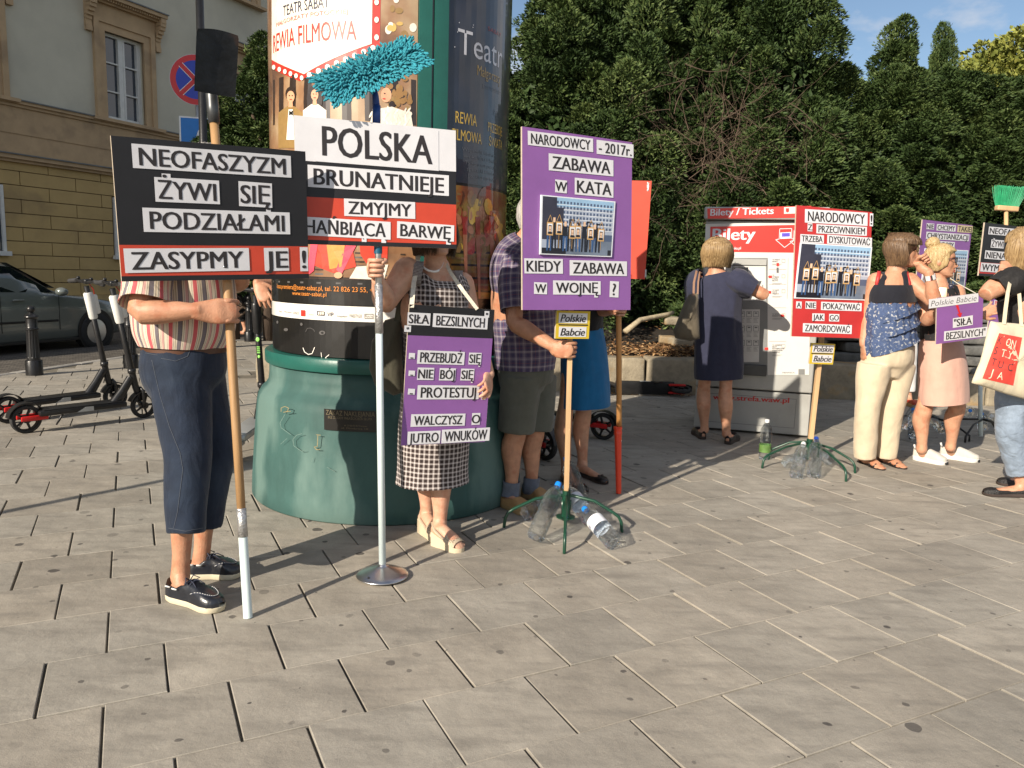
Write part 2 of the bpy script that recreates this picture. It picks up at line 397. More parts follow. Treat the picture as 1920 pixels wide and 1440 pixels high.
# ---- stone edge of the planting bed
m_stone = mat('sandstone', (.27, .23, .165), .9, var=.28, vscale=7, bump=.6, bscale=45, dirt=((.40, .24, .08), 3.0, .56, .7))
m_stone_d = mat('dark_stone', (.105, .105, .10), .9, var=.35, vscale=9, bump=.9, bscale=30, dirt=((.22, .21, .19), 4.0, .55, .5))
def stone_block(b, c, size, seed, rough=.012):
    bm = bmesh.new(); bmesh.ops.create_cube(bm, size=1)
    for v in bm.verts: v.co = Vector((v.co.x * size[0], v.co.y * size[1], v.co.z * size[2]))
    bmesh.ops.bevel(bm, geom=list(bm.edges), offset=.022, segments=2, affect='EDGES', profile=.6)
    bmesh.ops.subdivide_edges(bm, edges=[e for e in bm.edges if e.calc_length() > .15], cuts=5, use_grid_fill=True)
    for v in bm.verts:
        n_ = mnoise.noise_vector(v.co * 6 + Vector((seed, seed * 2, 0))); v.co += n_ * rough
    b.bm(bm, Matrix.Translation(c)); bm.free()
w1 = thing('stone_kerb_wall', 'low edge of big sandstone blocks holding the planting bed behind the fallen scooter', 'stone wall', (1.3, 8.7, 0))
xs = [-2.9, -1.6, -.55, .35, 1.22, 1.50, 2.32, 3.3, 4.4]
for i in range(len(xs) - 1):
    b = MB(); stone_block(b, Vector(((xs[i] + xs[i + 1]) / 2, 8.74, .19)), (xs[i + 1] - xs[i] - .02, .34, .42), i * 3.1); b.build('stone_block', m_stone, w1, smooth=True)
w2 = thing('rough_stone_wall', 'dark coursed rough stone wall with a paler ledge behind the women on the right', 'stone wall', (6.5, 8.9, 0))
rnd = random.Random(12); b = MB()
for r in range(9):
    x = 3.9 - rnd.random() * .4; hh = .125
    while x < 11.5:
        wd = rnd.uniform(.5, 1.1); stone_block(b, Vector((x + wd / 2, 8.98 + r * .035 + rnd.uniform(-.02, .02), .06 + r * hh)), (wd - .012, .30, hh - .012), x + r * 7, .014); x += wd
b.build('wall_face', m_stone_d, w2, smooth=True)
b = MB(); x = 4.0
while x < 11.5:
    wd = 1.25; stone_block(b, Vector((x + wd / 2, 8.62, .15)), (wd - .015, .42, .32), x); x += wd
b.build('ledge', m_stone, w2, smooth=True)
# ---- bollards
m_iron = mat('bollard_black_paint', (.012, .012, .013), .32, var=.3, vscale=20, bump=.15, bscale=80)
def make_bollard():
    r = thing('bollard', 'black cast iron bollard with a ball top standing left of the white stemmed scooters', 'bollard', (0, 0, 0), 'cast iron bollards along the kerb')
    b = MB(); b.lathe([(.088, 0), (.088, .16), (.084, .168), (.07, .175)], n=28); b.build('base', m_iron, r, autosmooth=35)
    b = MB(); rings = []
    for z, rad in [(.172, .066), (.2, .066), (.22, .064), (.50, .058), (.515, .058)]:
        fl = 1 if .21 < z < .51 else 0
        rings.append([Vector(((rad - (fl * .007 if j % 4 == 2 else 0)) * math.cos(j * math.pi / 24), (rad - (fl * .007 if j % 4 == 2 else 0)) * math.sin(j * math.pi / 24), z)) for j in range(48)])
    b.rings(rings); b.build('fluted_shaft', m_iron, r, autosmooth=25)
    b = MB(); b.lathe([(.058, .512), (.070, .518), (.070, .53), (.060, .536), (.058, .54), (.058, .64), (.064, .645), (.074, .66), (.072, .668), (.052, .685), (.030, .70), (.024, .71)], n=28); b.build('collar', m_iron, r, autosmooth=35)
    b = MB(); b.sphere((0, 0, .745), .043, 20, 14); b.build('ball_top', m_iron, r, smooth=True)
    return r
bl = make_bollard(); bl.location = gr(65, 703)
bl.scale = (1, 1, 1.0)
for q, lb in (((246, 690), 'black cast iron bollard half hidden between the scooter handles and the striped shirt'), ((468, 640), 'black cast iron bollard seen between the man gripping the shovel and the green column')):
    c = copy_tree(bl); c.location = gr(*q); c['label'] = lb
# ---- facade on the left
BD = Vector((math.sin(R(25.5)), math.cos(R(25.5)), 0)); BN = Vector((BD.y, -BD.x, 0)); B0 = Vector((-9.1, 18, 0))
def bp_(s_, z, off=0): return B0 + BD * s_ + BN * off + Vector((0, 0, z))
MBD = Matrix((BD, Vector((0, 0, 1)), BN)).transposed()       # x along facade, y up, z out
def bbx(b, s0, s1, z0, z1, o0, o1, m=0): b.box(bp_((s0 + s1) / 2, (z0 + z1) / 2, (o0 + o1) / 2), (s1 - s0, z1 - z0, o1 - o0), MBD, m)
bld = thing('town_house', 'pale plastered town house with ochre window surrounds and rusticated ground floor', 'building', bp_(0, 0))
m_plaster = mat('plaster_grey', (.53, .50, .40), .9, var=.07, vscale=1.2, bump=.15, bscale=90, dirt=((.42, .40, .33), .9, .52, .5))
m_ochre = mat('plaster_ochre', (.46, .325, .19), .9, var=.10, vscale=3, bump=.1, bscale=60, dirt=((.27, .19, .12), 1.6, .55, .6))
m_ochre2 = mat('rustic_ochre', (.48, .34, .145), .9, var=.10, vscale=1.5, bump=.15, bscale=60, dirt=((.27, .19, .10), 1.1, .55, .5))
m_zinc = mat('zinc_flashing', (.16, .165, .165), .5, metal=.4, var=.2)
m_white = mat('window_white', (.66, .66, .63), .55, var=.08, vscale=8)
m_pane = mat('window_pane', (.03, .042, .06), .03, var=.2, vscale=2, spec=1.0)
WC = [.25 + 3.45 * k for k in range(-6, 4)]
S0, S1 = -21.5, 11.5
# upper wall with real openings
b = MB()
def wall_with_holes(z0, z1, holes, thick=.35, off=0):
    xs_ = sorted({S0, S1, *[h[0] for h in holes], *[h[1] for h in holes]}); zs = sorted({z0, z1, *[h[2] for h in holes], *[h[3] for h in holes]})
    for i in range(len(xs_) - 1):
        for j in range(len(zs) - 1):
            xc, zc = (xs_[i] + xs_[i + 1]) / 2, (zs[j] + zs[j + 1]) / 2
            if any(h[0] < xc < h[1] and h[2] < zc < h[3] for h in holes): continue
            b.quad(bp_(xs_[i], zs[j], off), bp_(xs_[i + 1], zs[j], off), bp_(xs_[i + 1], zs[j + 1], off), bp_(xs_[i], zs[j + 1], off))
    for h in holes:
        a = [(h[0], h[2]), (h[1], h[2]), (h[1], h[3]), (h[0], h[3])]
        for k in range(4):
            p, q = a[k], a[(k + 1) % 4]; b.quad(bp_(*p, off), bp_(*p, off - thick), bp_(*q, off - thick), bp_(*q, off))
holes = [(c - .5, c + .5, 4.48, 6.32) for c in WC] + [(c - .5, c + .5, 8.25, 9.9) for c in WC]
wall_with_holes(4.40, 14.0, holes, .22)
b.build('upper_wall', m_plaster, bld)
b = MB(); bbx(b, S0, S1, 0, 14, -8, -.3); bbx(b, S0 - .01, S1 + .01, 13.7, 14.2, -8.3, .45); b.build('wall_core', m_plaster, bld)
b = MB()
bbx(b, S0, S1, 3.42, 4.30, -.1, .05)                       # string course face
for (z0, z1, o) in ((4.30, 4.36, .09), (4.36, 4.42, .14), (3.36, 3.43, .08), (3.28, 3.36, .16), (3.22, 3.28, .10), (3.78, 3.82, .065)): bbx(b, S0, S1, z0, z1, -.1, o)
b.build('string_course', m_ochre, bld)
b = MB(); bbx(b, S0, S1, 4.42, 4.445, -.05, .17); bbx(b, S0, S1, 3.36, 3.385, .08, .19); b.build('flashing', m_zinc, bld)
# rusticated ground floor: sunk joints between raised courses
b = MB(); rnd = random.Random(2); z = .55; row = 0; LH = [(c - .5, c + .56) for c in WC]
b2 = MB(); bbx(b2, S0, S1, 0, 3.22, -.3, -.0); b2.build('ground_floor_wall', mat('rustic_joint', (.13, .09, .05), .95), bld)
while z < 3.2:
    h = .278; s_ = S0 + (row % 2) * .6
    while s_ < S1:
        e = min(s_ + 1.2, S1); seg = [(s_ + .009, e - .009)]
        if 1.45 < z + h * .5 < 2.75 or False:
            for (h0, h1) in LH:
                out = []
                for (a, c_) in seg:
                    if h1 <= a or h0 >= c_: out.append((a, c_))
                    else:
                        if a < h0 - .02: out.append((a, h0))
                        if c_ > h1 + .02: out.append((h1, c_))
                seg = out
        for (a, c_) in seg: bbx(b, a, c_, z + .008, z + h - .008, -.05, .03)
        s_ = e
    z += h; row += 1
bbx(b, S0, S1, -.2, .55, -.1, .10)
b.build('rusticated_stonework', m_ochre2, bld)
def window(c, z0, z1, hood, label=None):
    W = .5
    fr = MB()                                             # outer surround
    for (a, e, o) in ((.50, .66, .05), (.66, .78, .085)):
        bbx(fr, c - e, c - a, z0 - .02, z1 + a - .5, -.05, o); bbx(fr, c + a, c + e, z0 - .02, z1 + a - .5, -.05, o); bbx(fr, c - e, c + e, z1 + a - .5, z1 + e - .5, -.05, o)
    bbx(fr, c - .92, c + .92, z0 - .10, z0 - .03, -.05, .19)
    sur = fr.build('window_surround', m_ochre, bld)
    if hood:
        h = MB(); zt = z1 + .28
        bbx(h, c - .80, c + .80, zt, zt + .26, -.05, .07); bbx(h, c - .92, c + .92, zt + .26, zt + .31, -.05, .16)
        bbx(h, c - .98, c + .98, zt + .35, zt + .43, -.05, .30)
        for k in range(30): bbx(h, c - .9 + k * .0612, c - .9 + k * .0612 + .035, zt + .30, zt + .35, -.05, .24)
        for sd in (-1, 1):                                 # scroll consoles
            for k in range(9):
                a = k / 8; bbx(h, c + sd * .88 - .07, c + sd * .88 + .07, zt + .28 - a * .62 - .04, zt + .30 - a * .62 + .045, -.05, .22 * (1 - a) ** 1.5 + .06 + .035 * math.sin(a * 7))
        h.build('window_hood', m_ochre, bld)
        h = MB(); bbx(h, c - 1.0, c + 1.0, zt + .43, zt + .455, -.05, .33); h.build('hood_flashing', m_zinc, bld)
    f = MB(); d0, d1 = -.17, -.10
    for (s0, s1, a, e) in ((-.5, -.44, z0, z1), (.44, .5, z0, z1), (-.045, .045, z0, z1)): bbx(f, c + s0, c + s1, a, e, d0, d1)
    bbx(f, c - .44, c + .44, z0, z0 + .07, d0, d1 + .004); bbx(f, c - .44, c + .44, z1 - .06, z1, d0, d1 + .004)
    H = (z1 - z0)
    for k in (1, 2):
        for sd in (-1, 1): bbx(f, c + sd * .245 - .2, c + sd * .245 + .2, z0 + H * k / 3 - .015, z0 + H * k / 3 + .015, d0 + .01, d1 - .003)
    for sd in (-1, 1):
        for e in (.06, .42): bbx(f, c + sd * e - .022, c + sd * e + .022, z0 + .07, z1 - .06, d0 + .005, d1 + .012)
    fo = f.build('window', m_white, bld)
    p = MB()
    for sd in (-1, 1): bbx(p, c + sd * .24 - .22, c + sd * .24 + .22, z0 + .02, z1 - .02, -.19, -.165)
    p.build('pane', m_pane, fo)
    cu = MB()
    for sd in (-1, 1):                                     # curtains behind the glass
        cu.quad(bp_(c + sd * .42, z0, -.205), bp_(c + sd * .26, z0, -.205), bp_(c + sd * .26, z1, -.205), bp_(c + sd * .42, z1, -.205))
for c in WC[4:9]: window(c, 4.48, 6.32, True)
for c in WC[5:9]: window(c, 8.25, 9.9, False)
def low_window(c):
    f = MB(); bbx(f, c - .50, c - .44, 1.45, 2.75, -.06, .06); bbx(f, c + .44, c + .50, 1.45, 2.75, -.06, .06); bbx(f, c - .56, c + .56, 1.36, 1.45, -.06, .12); bbx(f, c - .44, c + .44, 2.67, 2.75, -.06, .05)
    bbx(f, c - .03, c + .03, 1.45, 2.67, -.02, .03); w_ = f.build('window', m_white, bld); p = MB(); bbx(p, c - .44, c + .44, 1.45, 2.67, -.02, .012); p.build('pane', m_pane, w_)
for c in WC[2:]: low_window(c + .04)

op = thing('road_sign', 'road sign on a post left of the frame whose long shadow crosses the paving', 'road sign', (-4.25, 1.75, 0))
b = MB(); b.tube([(-4.25, 1.75, 0), (-4.25, 1.75, 2.25)], .030, 12); b.build('post', m_zinc, op, smooth=True)
b = MB(); b.lathe([(.001, .006), (.16, .006), (.16, -.006), (.001, -.006)], (-4.25, 1.71, 1.98), 32, 0, Matrix.Rotation(R(70), 3, 'X')); b.build('sign_disc', m_zinc, op)
# ================================================================== ADVERTISING COLUMN
CX, CY = -.735, 4.58
GR = .672
def cyl_hit(px, py, rr):
    d = ray(px, py); A = d.x ** 2 + d.y ** 2; Bq = 2 * (-d.x * CX - d.y * CY); Cq = CX * CX + CY * CY - rr * rr
    disc = max(Bq * Bq - 4 * A * Cq, 0); t = (-Bq - math.sqrt(disc)) / (2 * A); P = CC + d * t
    return math.atan2(P.y - CY, P.x - CX), P.z
def cpt(a, z, rr): return Vector((CX + rr * math.cos(a), CY + rr * math.sin(a), z))
def green_mat():
    m = mat('column_green_paint', (.044, .104, .096), .6, var=.20, vscale=5, bump=.12, bscale=30, dirt=((.125, .205, .185), 3.0, .50, .8), stretch=(1, 1, .45), spec=.3); return m
m_green = green_mat()
m_green2 = mat('column_green_collar', (.014, .105, .085), .38, var=.12, vscale=8, bump=.08, bscale=50)
m_black = mat('black_gloss', (.008, .008, .009), .12, var=0, coat=.6)
colm = thing('advertising_column', 'tall round advertising pillar with theatre posters behind curved glass and a green drum base', 'advertising column', (CX, CY, 0))
b = MB(); prof = [(.79, 0), (.80, .01), (.797, .10), (.785, .28), (.772, .45), (.762, .555), (.755, .585), (.738, .615), (.712, .64), (.698, .665), (.693, .70), (.692, .77)]
b.lathe(prof, (CX, CY, 0), 96); b.build('drum_base', m_green, colm, smooth=True)
b = MB(); b.lathe([(.690, .765), (.712, .768), (.716, .775), (.716, .832), (.711, .838), (.675, .840)], (CX, CY, 0), 96); b.build('collar', m_green2, colm, autosmooth=40)
b = MB(); b.lathe([(.655, .83), (.655, 3.35)], (CX, CY, 0), 64); b.build('inner_drum', mat('column_dark', (.02, .025, .025), .7, var=0), colm, smooth=True)
def cpatch(b, a0, a1, z0, z1, rr, m=0, n=None):
    n = n or max(2, int(abs(a1 - a0) / R(3)))
    for i in range(n):
        x, y = a0 + (a1 - a0) * i / n, a0 + (a1 - a0) * (i + 1) / n
        b.quad(cpt(x, z0, rr), cpt(y, z0, rr), cpt(y, z1, rr), cpt(x, z1, rr), m)
A_L0, A_L1 = R(-190), cyl_hit(783, 100, GR)[0]
A_R0, A_R1 = cyl_hit(838, 100, GR)[0], R(25)
# generic curved painter: polygon in pixel space -> on the cylinder
def ptri(b, pts, rr, m):          # finely cut convex/any polygon through triangulation on (arc, z)
    q = [cyl_hit(*p, rr) for p in pts]
    bm = bmesh.new(); f = bm.faces.new([bm.verts.new((a * rr, z, 0)) for a, z in q])
    bmesh.ops.triangulate(bm, faces=[f]); 
    for _ in range(3):
        es = [e for e in bm.edges if e.calc_length() > .09]
        if not es: break
        bmesh.ops.subdivide_edges(bm, edges=es, cuts=1); bmesh.ops.triangulate(bm, faces=bm.faces[:])
    bm.verts.index_update()
    b.add([cpt(v.co.x / rr, v.co.y, rr) for v in bm.verts], [[v.index for v in f.verts] for f in bm.faces], m); bm.free()
def pell(b, cx, cy, rx, ry, rr, m, n=14, rot=0): ptri(b, [(cx + rx * math.cos(t) * math.cos(rot) - ry * math.sin(t) * math.sin(rot), cy + rx * math.cos(t) * math.sin(rot) + ry * math.sin(t) * math.cos(rot)) for t in [2 * math.pi * k / n for k in range(n)]], rr, m)
def ptext(b, s, p0, p1, hpx, rr, m, bold=.02, spacing=1.0):
    """text whose baseline runs p0->p1 in the photo; cap height hpx; laid on the cylinder."""
    (a0, z0), (a1, z1) = cyl_hit(*p0, rr), cyl_hit(*p1, rr); zt = cyl_hit(p0[0], p0[1] - hpx, rr)[1]; h = zt - z0
    v, f, wd = textmesh(s, bold, 0, spacing)
    b.add([cpt(a0 + (a1 - a0) * x / wd, (z0 + z1) / 2 + y * h, rr) for x, y in v], f, m)
def poster_mat(name, base, sc, cols):
    m = bpy.data.materials.new(name); m.use_nodes = True; n = m.node_tree.nodes; l = m.node_tree.links.new; bs = n['Principled BSDF']
    t = n.new('ShaderNodeTexCoord'); z = n.new('ShaderNodeTexNoise'); z.inputs['Scale'].default_value = sc; z.inputs['Detail'].default_value = 3; l(t.outputs['Object'], z.inputs['Vector'])
    r = n.new('ShaderNodeValToRGB'); r.color_ramp.elements[0].position = .3; r.color_ramp.elements[1].position = .75
    r.color_ramp.elements[0].color = (*cols[0], 1); r.color_ramp.elements[1].color = (*cols[-1], 1)
    for k, c in enumerate(cols[1:-1]): e = r.color_ramp.elements.new(.3 + .45 * (k + 1) / (len(cols) - 1)); e.color = (*c, 1)
    l(z.outputs[0], r.inputs[0]); l(r.outputs[0], bs.inputs['Base Color']); bs.inputs['Roughness'].default_value = .35; bs.inputs['Coat Weight'].default_value = .8; bs.inputs['Coat Roughness'].default_value = .03
    return m
def ink(name, c, rough=.4): return mat('ink_' + name, srgb(*c), rough, var=.10, vscale=30, coat=.8)
pm = [poster_mat('poster_warm', None, 5, [(.10, .045, .025), (.30, .16, .08), (.45, .33, .2)]), ink('cream', (236, 228, 212)), ink('marquee_red', (190, 48, 34)), ink('bulb', (255, 240, 225)), ink('navy', (40, 44, 70)), ink('red', (196, 52, 40)), ink('rose', (226, 120, 110)),
      ink('gold', (205, 170, 95)), ink('skin', (215, 160, 125)), ink('hair_dark', (45, 30, 22)), ink('hair_gold', (150, 112, 62)), ink('white_feather', (228, 218, 205)), ink('black', (14, 13, 13)), ink('orange', (225, 140, 60)), ink('paper', (240, 236, 228)), ink('grey', (90, 88, 88)), ink('pink', (225, 70, 95)), ink('scarlet', (200, 60, 40)), ink('tux', (150, 120, 72))]
PW, CR, MR, BU, NV, RD, RO, GO, SK, HD, HG, WF, BK, OR, PA_, GY, PK, SC, TX = range(19)
b = MB(); r0 = GR
def left_poster():
    zt = 3.3; zb = .845
    cpatch(b, A_L0, A_L1, zb, zt, r0, BK)
    (aw, z_top), z_b = cyl_hit(600, 560, r0), cyl_hit(600, 590, r0)[1]
    cpatch(b, A_L0, A_L1, cyl_hit(640, 520, r0)[1], zt, r0 + .0015, PW)
    zs0, zs1 = cyl_hit(600, 600, r0)[1], cyl_hit(600, 572, r0)[1]
    cpatch(b, A_L0, A_L1, zs0, zs1, r0 + .002, PA_)
    r1, r2, r3, r4 = r0 + .003, r0 + .0045, r0 + .006, r0 + .0075
    # marquee board: red border and cream field reach far above the frame
    aL = R(-186)
    ptri(b, [(509.5, 128), (562, 152), (712, 90), (716, -140), (509.5, -140)], r1, MR)
    ptri(b, [(509.5, 112), (570, 139), (697, 82), (700, -130), (509.5, -130)], r2, CR)
    for k in range(6): pell(b, 513 + k * 10.5, 126 + k * 4, 3.2, 4.5, r3, BU)
    for k in range(8): pell(b, 580 + k * 17, 140 - k * 7.2, 4.8, 5.2, r3, BU)
    for k in range(8): pell(b, 706, 70 - k * 33, 4.2, 5.6, r3, BU)
    ptext(b, 'TEATR SABAT', (531, 29), (617, 15), 20, r3, NV, .01)
    ptext(b, 'MAŁGORZATY POTOCKIEJ', (518, 49), (652, 27), 8, r3, RO, 0)
    ptext(b, 'REWIA FILMOWA', (512.5, 98), (668, 76), 34, r3, RD, .015)
    for k in range(26):
        rr_ = random.Random(k); pell(b, rr_.uniform(722, 780), rr_.uniform(-120, 130), rr_.uniform(3, 8), rr_.uniform(3, 9), r1 + .0002 * k / 26, rr_.choice((GO, CR, TX)))
    # company of performers, as plain figures
    ptri(b, [(512, 150), (780, 150), (780, 235), (512, 235)], r1, HD)
    def person(x, y, s, suit, hair, longhair=False):
        if longhair: pell(b, x, y + 10 * s, 15 * s, 26 * s, r2, hair)
        pell(b, x, y - 2 * s, 9.5 * s, 13 * s, r2 + .0004, hair); pell(b, x, y + 3 * s, 7 * s, 10.5 * s, r3, SK); ptri(b, [(x - 3 * s, y + 10 * s), (x + 3 * s, y + 10 * s), (x + 4 * s, y + 22 * s), (x - 4 * s, y + 22 * s)], r3, SK)
        ptri(b, [(x - 6 * s, y + 20 * s), (x + 6 * s, y + 20 * s), (x + 22 * s, y + 32 * s), (x + 22 * s, y + 95 * s), (x - 22 * s, y + 95 * s), (x - 22 * s, y + 32 * s)], r2 + .0008, suit)
        pell(b, x - 2.6 * s, y + 1 * s, 1.2 * s, 1 * s, r4, HD, 8); pell(b, x + 2.6 * s, y + 1 * s, 1.2 * s, 1 * s, r4, HD, 8); pell(b, x, y + 8 * s, 2.6 * s, .9 * s, r4, RD, 8)
    person(590, 175, 1.0, WF, HD, True); person(545, 178, 1.05, TX, HD)
    ptri(b, [(541, 205), (549, 205), (553, 262), (537, 262)], r4, PA_); ptri(b, [(542, 207), (549, 212), (542, 217)], r4 + .0005, BK); ptri(b, [(549, 207), (542, 212), (549, 217)], r4 + .0005, BK)
    rr_ = random.Random(4)
    for k in range(34): pell(b, 744 + rr_.gauss(0, 12), 175 + rr_.gauss(0, 17), rr_.uniform(3, 7), rr_.uniform(4, 9), r2 + .0003 + .00002 * k, rr_.choice((HG, HG, TX, HD)), 8)
    pell(b, 724, 178, 10, 14, r3, SK); pell(b, 721, 175, 1.6, 1.1, r4, HD, 8); pell(b, 720, 185, 3, 1.2, r4, RD, 8)
    ptri(b, [(700, 205), (735, 200), (770, 212), (776, 245), (690, 245)], r3, WF)
    for k in range(40): x = rr_.uniform(695, 775); pell(b, x, rr_.uniform(205, 235), 2, rr_.uniform(5, 10), r3 + .0004, rr_.choice((WF, CR, PA_)), 7, rr_.uniform(-.8, .8))
    # dancers low on the sheet
    for k in range(9):
        zz = 470 + k * 8; ptri(b, [(512, zz), (760, zz + 6), (760, zz + 9), (512, zz + 3)], r1, GY if k % 2 else HD)
    ptri(b, [(580, 440), (655, 440), (668, 500), (625, 512), (585, 496)], r2, SC); ptri(b, [(610, 440), (650, 440), (640, 500), (618, 505)], r3, OR)
    ptri(b, [(583, 450), (598, 445), (588, 508), (575, 518)], r3, PK); ptri(b, [(655, 445), (668, 460), (640, 515), (630, 505)], r3, PK); pell(b, 634, 516, 8, 6, r4, SK)
    ptri(b, [(672, 440), (728, 440), (726, 492), (690, 498), (676, 478)], r2, SC); ptri(b, [(668, 500), (728, 496), (720, 525), (655, 522)], r2, WF)
    # small print
    cpatch(b, A_L0, A_L1, cyl_hit(640, 571, r0)[1], cyl_hit(640, 528, r0)[1], r0 + .0022, BK)
    ptext(b, 'kasa.premiera@teatr-sabat.pl, tel. 22 826 23 55, +48', (519.5, 540), (712, 549), 8.5, r3, OR, .012)
    ptext(b, 'www.teatr-sabat.pl', (548, 552), (612, 557), 7.5, r3, OR, .012)
    # sponsors' strip
    for s_, x0, x1, y, hh, mm in (('teatr', 523, 529, 585, 4, GY), ('Warszawa', 532, 547, 586, 3.5, GY), ('LOGO', 549, 560, 589, 5, BK), ('VIP', 613, 625, 593, 8, NV), ('PRESTIGE', 655, 678, 595, 6, GY), ('magazyn', 631, 651, 594, 4, BK), ('TEATR', 684, 699, 595, 4, GY), ('radio', 578, 588, 591, 4, GO)): ptext(b, s_, (x0, y), (x1, y + .6), hh, r3, mm, .02)
    ptri(b, [(564, 581), (572, 581.5), (572, 593), (564, 592.5)], r3, RD); ptri(b, [(594, 583), (608, 584), (608, 592), (594, 591)], r3, NV)
    for k in range(3): ptri(b, [(596 + k * 4, 585), (599 + k * 4, 585), (599 + k * 4, 590), (596 + k * 4, 590)], r4, CR)
    for (x0, x1, y0, y1) in ((683, 700, 588.5, 597.5),):
        for (p, q, s_, t) in ((x0, x1, y0, y0 + .8), (x0, x1, y1 - .8, y1), (x0, x0 + .8, y0, y1), (x1 - .8, x1, y0, y1)): ptri(b, [(p, s_), (q, s_), (q, t), (p, t)], r3, GY)
    # scratches on the black band
    def stroke(pts, w):
        for (p, q) in zip(pts, pts[1:]):
            d = Vector((q[0] - p[0], q[1] - p[1])); nn = Vector((-d.y, d.x)).normalized() * w
            ptri(b, [(p[0] + nn.x, p[1] + nn.y), (q[0] + nn.x, q[1] + nn.y), (q[0] - nn.x, q[1] - nn.y), (p[0] - nn.x, p[1] - nn.y)], r1, PA_ if w > .4 else GY)
    stroke([(568, 652), (571, 660), (578, 664.5), (585, 663), (590, 651)], .6); stroke([(573, 622), (576, 616), (582, 615), (588, 618), (590, 622)], .4); stroke([(602, 661), (603, 670)], .5); stroke([(609, 672), (617, 665)], .6)
    pell(b, 604, 624, 6, 4, r1, GY); pell(b, 604, 624, 2.4, 2, r2, BK); pell(b, 536, 618, 4, 3, r1, GY); pell(b, 565, 608, 2.4, 3, r1, GY); pell(b, 520, 604, 2, 3, r1, GY)
left_poster()
b.build('theatre_poster', pm, colm, smooth=False)
rm = [poster_mat('poster_night', None, 3, [(.008, .009, .016), (.018, .022, .040), (.038, .045, .065)]), ink('silver', (205, 205, 212)), ink('old_gold', (170, 138, 66)), ink('yellow', (215, 178, 70)), ink('grey2', (88, 92, 100)), poster_mat('poster_fire', None, 7, [(.10, .035, .012), (.22, .06, .02), (.26, .17, .04), (.09, .11, .03)]), ink('dim_red', (150, 45, 40)), ink('black2', (12, 12, 14)), ink('ochre', (120, 95, 60)), ink('skin2', (170, 110, 80))]
b = MB()
def right_poster():
    r1, r2, r3 = r0 + .002, r0 + .0035, r0 + .005
    cpatch(b, A_R0, A_R1, .845, 3.3, r0, 7)
    cpatch(b, A_R0, A_R1, cyl_hit(880, 345, r0)[1], 3.3, r1, 0)
    cpatch(b, A_R0, A_R1, cyl_hit(880, 560, r0)[1], cyl_hit(880, 350, r0)[1], r1, 5)
    ptext(b, 'Teatr', (858, 108), (941, 122), 48, r2, 1, .012)
    ptext(b, 'Małgorzaty', (895, 143), (938, 156), 20, r2, 2, 0)
    ptext(b, 'JEDYNY TEATR REWIOWY', (905, 165), (940, 178), 7, r2, 4, .01)
    ptext(b, 'SABAT', (915, 62), (940, 66), 8, r2, 6, .01)
    ptext(b, 'REWIA', (854, 231), (894, 236), 22, r2, 3, .03); ptext(b, 'FILMOWA', (847, 262), (903, 270), 21, r2, 3, .03)
    ptext(b, 'PRZEBOJE', (915, 246), (941, 256), 18, r2, 3, .03); ptext(b, 'ŚWIATA', (917, 272), (941, 282), 18, r2, 3, .03)
    ptext(b, 'SPEKTAKL', (925, 215), (940, 222), 10, r2, 4, .02)
    for k, s_ in enumerate(('Wspaniałe kostiumy', 'wokaliści i balet', 'Tylko u nas gwiazdy', 'spektakl i kolacja', 'parkiet do tańca')): ptext(b, s_, (866 + k * 3, 283 + k * 12), (932, 296 + k * 12), 7, r2, 4, 0)
    rr_ = random.Random(8)
    for k in range(46):
        pell(b, rr_.uniform(850, 938), rr_.uniform(360, 470), rr_.uniform(3, 9), rr_.uniform(8, 22), r2 + .00003 * k, rr_.choice((5, 3, 6, 8, 9, 5)), 9, rr_.uniform(-.5, .5))
    for x in (872, 896, 922): pell(b, x, 400, 3.5, 5, r3, 9, 9); ptri(b, [(x - 5, 406), (x + 5, 406), (x + 4, 440), (x - 4, 440)], r3, 6); ptri(b, [(x - 4, 440), (x + 4, 440), (x + 5, 560), (x + 1, 560)], r3, 9)
    for k in range(12): zz = 470 + k * 12; ptri(b, [(846, zz), (938, zz + 3), (938, zz + 7), (846, zz + 4)], r2 + .0006, 8 if k % 2 else 7)
    for k in range(14): pell(b, rr_.uniform(845, 940), rr_.uniform(-60, 100), .9, 1.1, r3, 1, 7)
right_poster()
b.build('night_poster', rm, colm)
b = MB()
for (x0, x1, o, m) in ((784, 808, .016, 0), (813, 838, .016, 0), (807, 814, .006, 1)):
    a0, a1 = cyl_hit(x0, 100, GR)[0], cyl_hit(x1, 100, GR)[0]
    cpatch(b, a0, a1, .84, 3.35, GR + o, m, 4)
    for aa in (a0, a1): b.quad(cpt(aa, .84, GR - .01), cpt(aa, .84, GR + o), cpt(aa, 3.35, GR + o), cpt(aa, 3.35, GR - .01), m)
b.build('door_frame', [m_green2, m_black], colm)
b = MB(); b.lathe([(.67, 3.33), (.80, 3.34), (.82, 3.40), (.80, 3.5), (.72, 3.56), (.66, 3.62), (.60, 3.78), (.42, 4.0), (.2, 4.12), (.06, 4.18), (.05, 4.35), (.01, 4.42)], (CX, CY, 0), 64); b.build('domed_roof', m_green2, colm, autosmooth=40)
b = MB(); rp = .7735
def plaque():
    q = [cyl_hit(x, y, .768) for x, y in ((609, 769), (705, 767), (705, 809), (609, 806))]
    cpatch(b, q[0][0], q[1][0], (q[2][1] + q[3][1]) / 2, (q[0][1] + q[1][1]) / 2, .776, 0, 12)
    for s_, p0, p1, hh in (('ZAKAZ NAKLEJANIA', (611, 780.5), (703, 778.5), 9), ('BEZ ZGODY WŁAŚCICIELA SŁUPA', (615, 787), (698, 785.5), 4.5), ('tel. 22 826 55 00 Warszawa', (645, 800), (688, 799.5), 3), ('ul. Miodowa 10', (640, 805), (690, 804.5), 3)):
        ptext(b, s_, p0, p1, hh, .779, 1, .0)
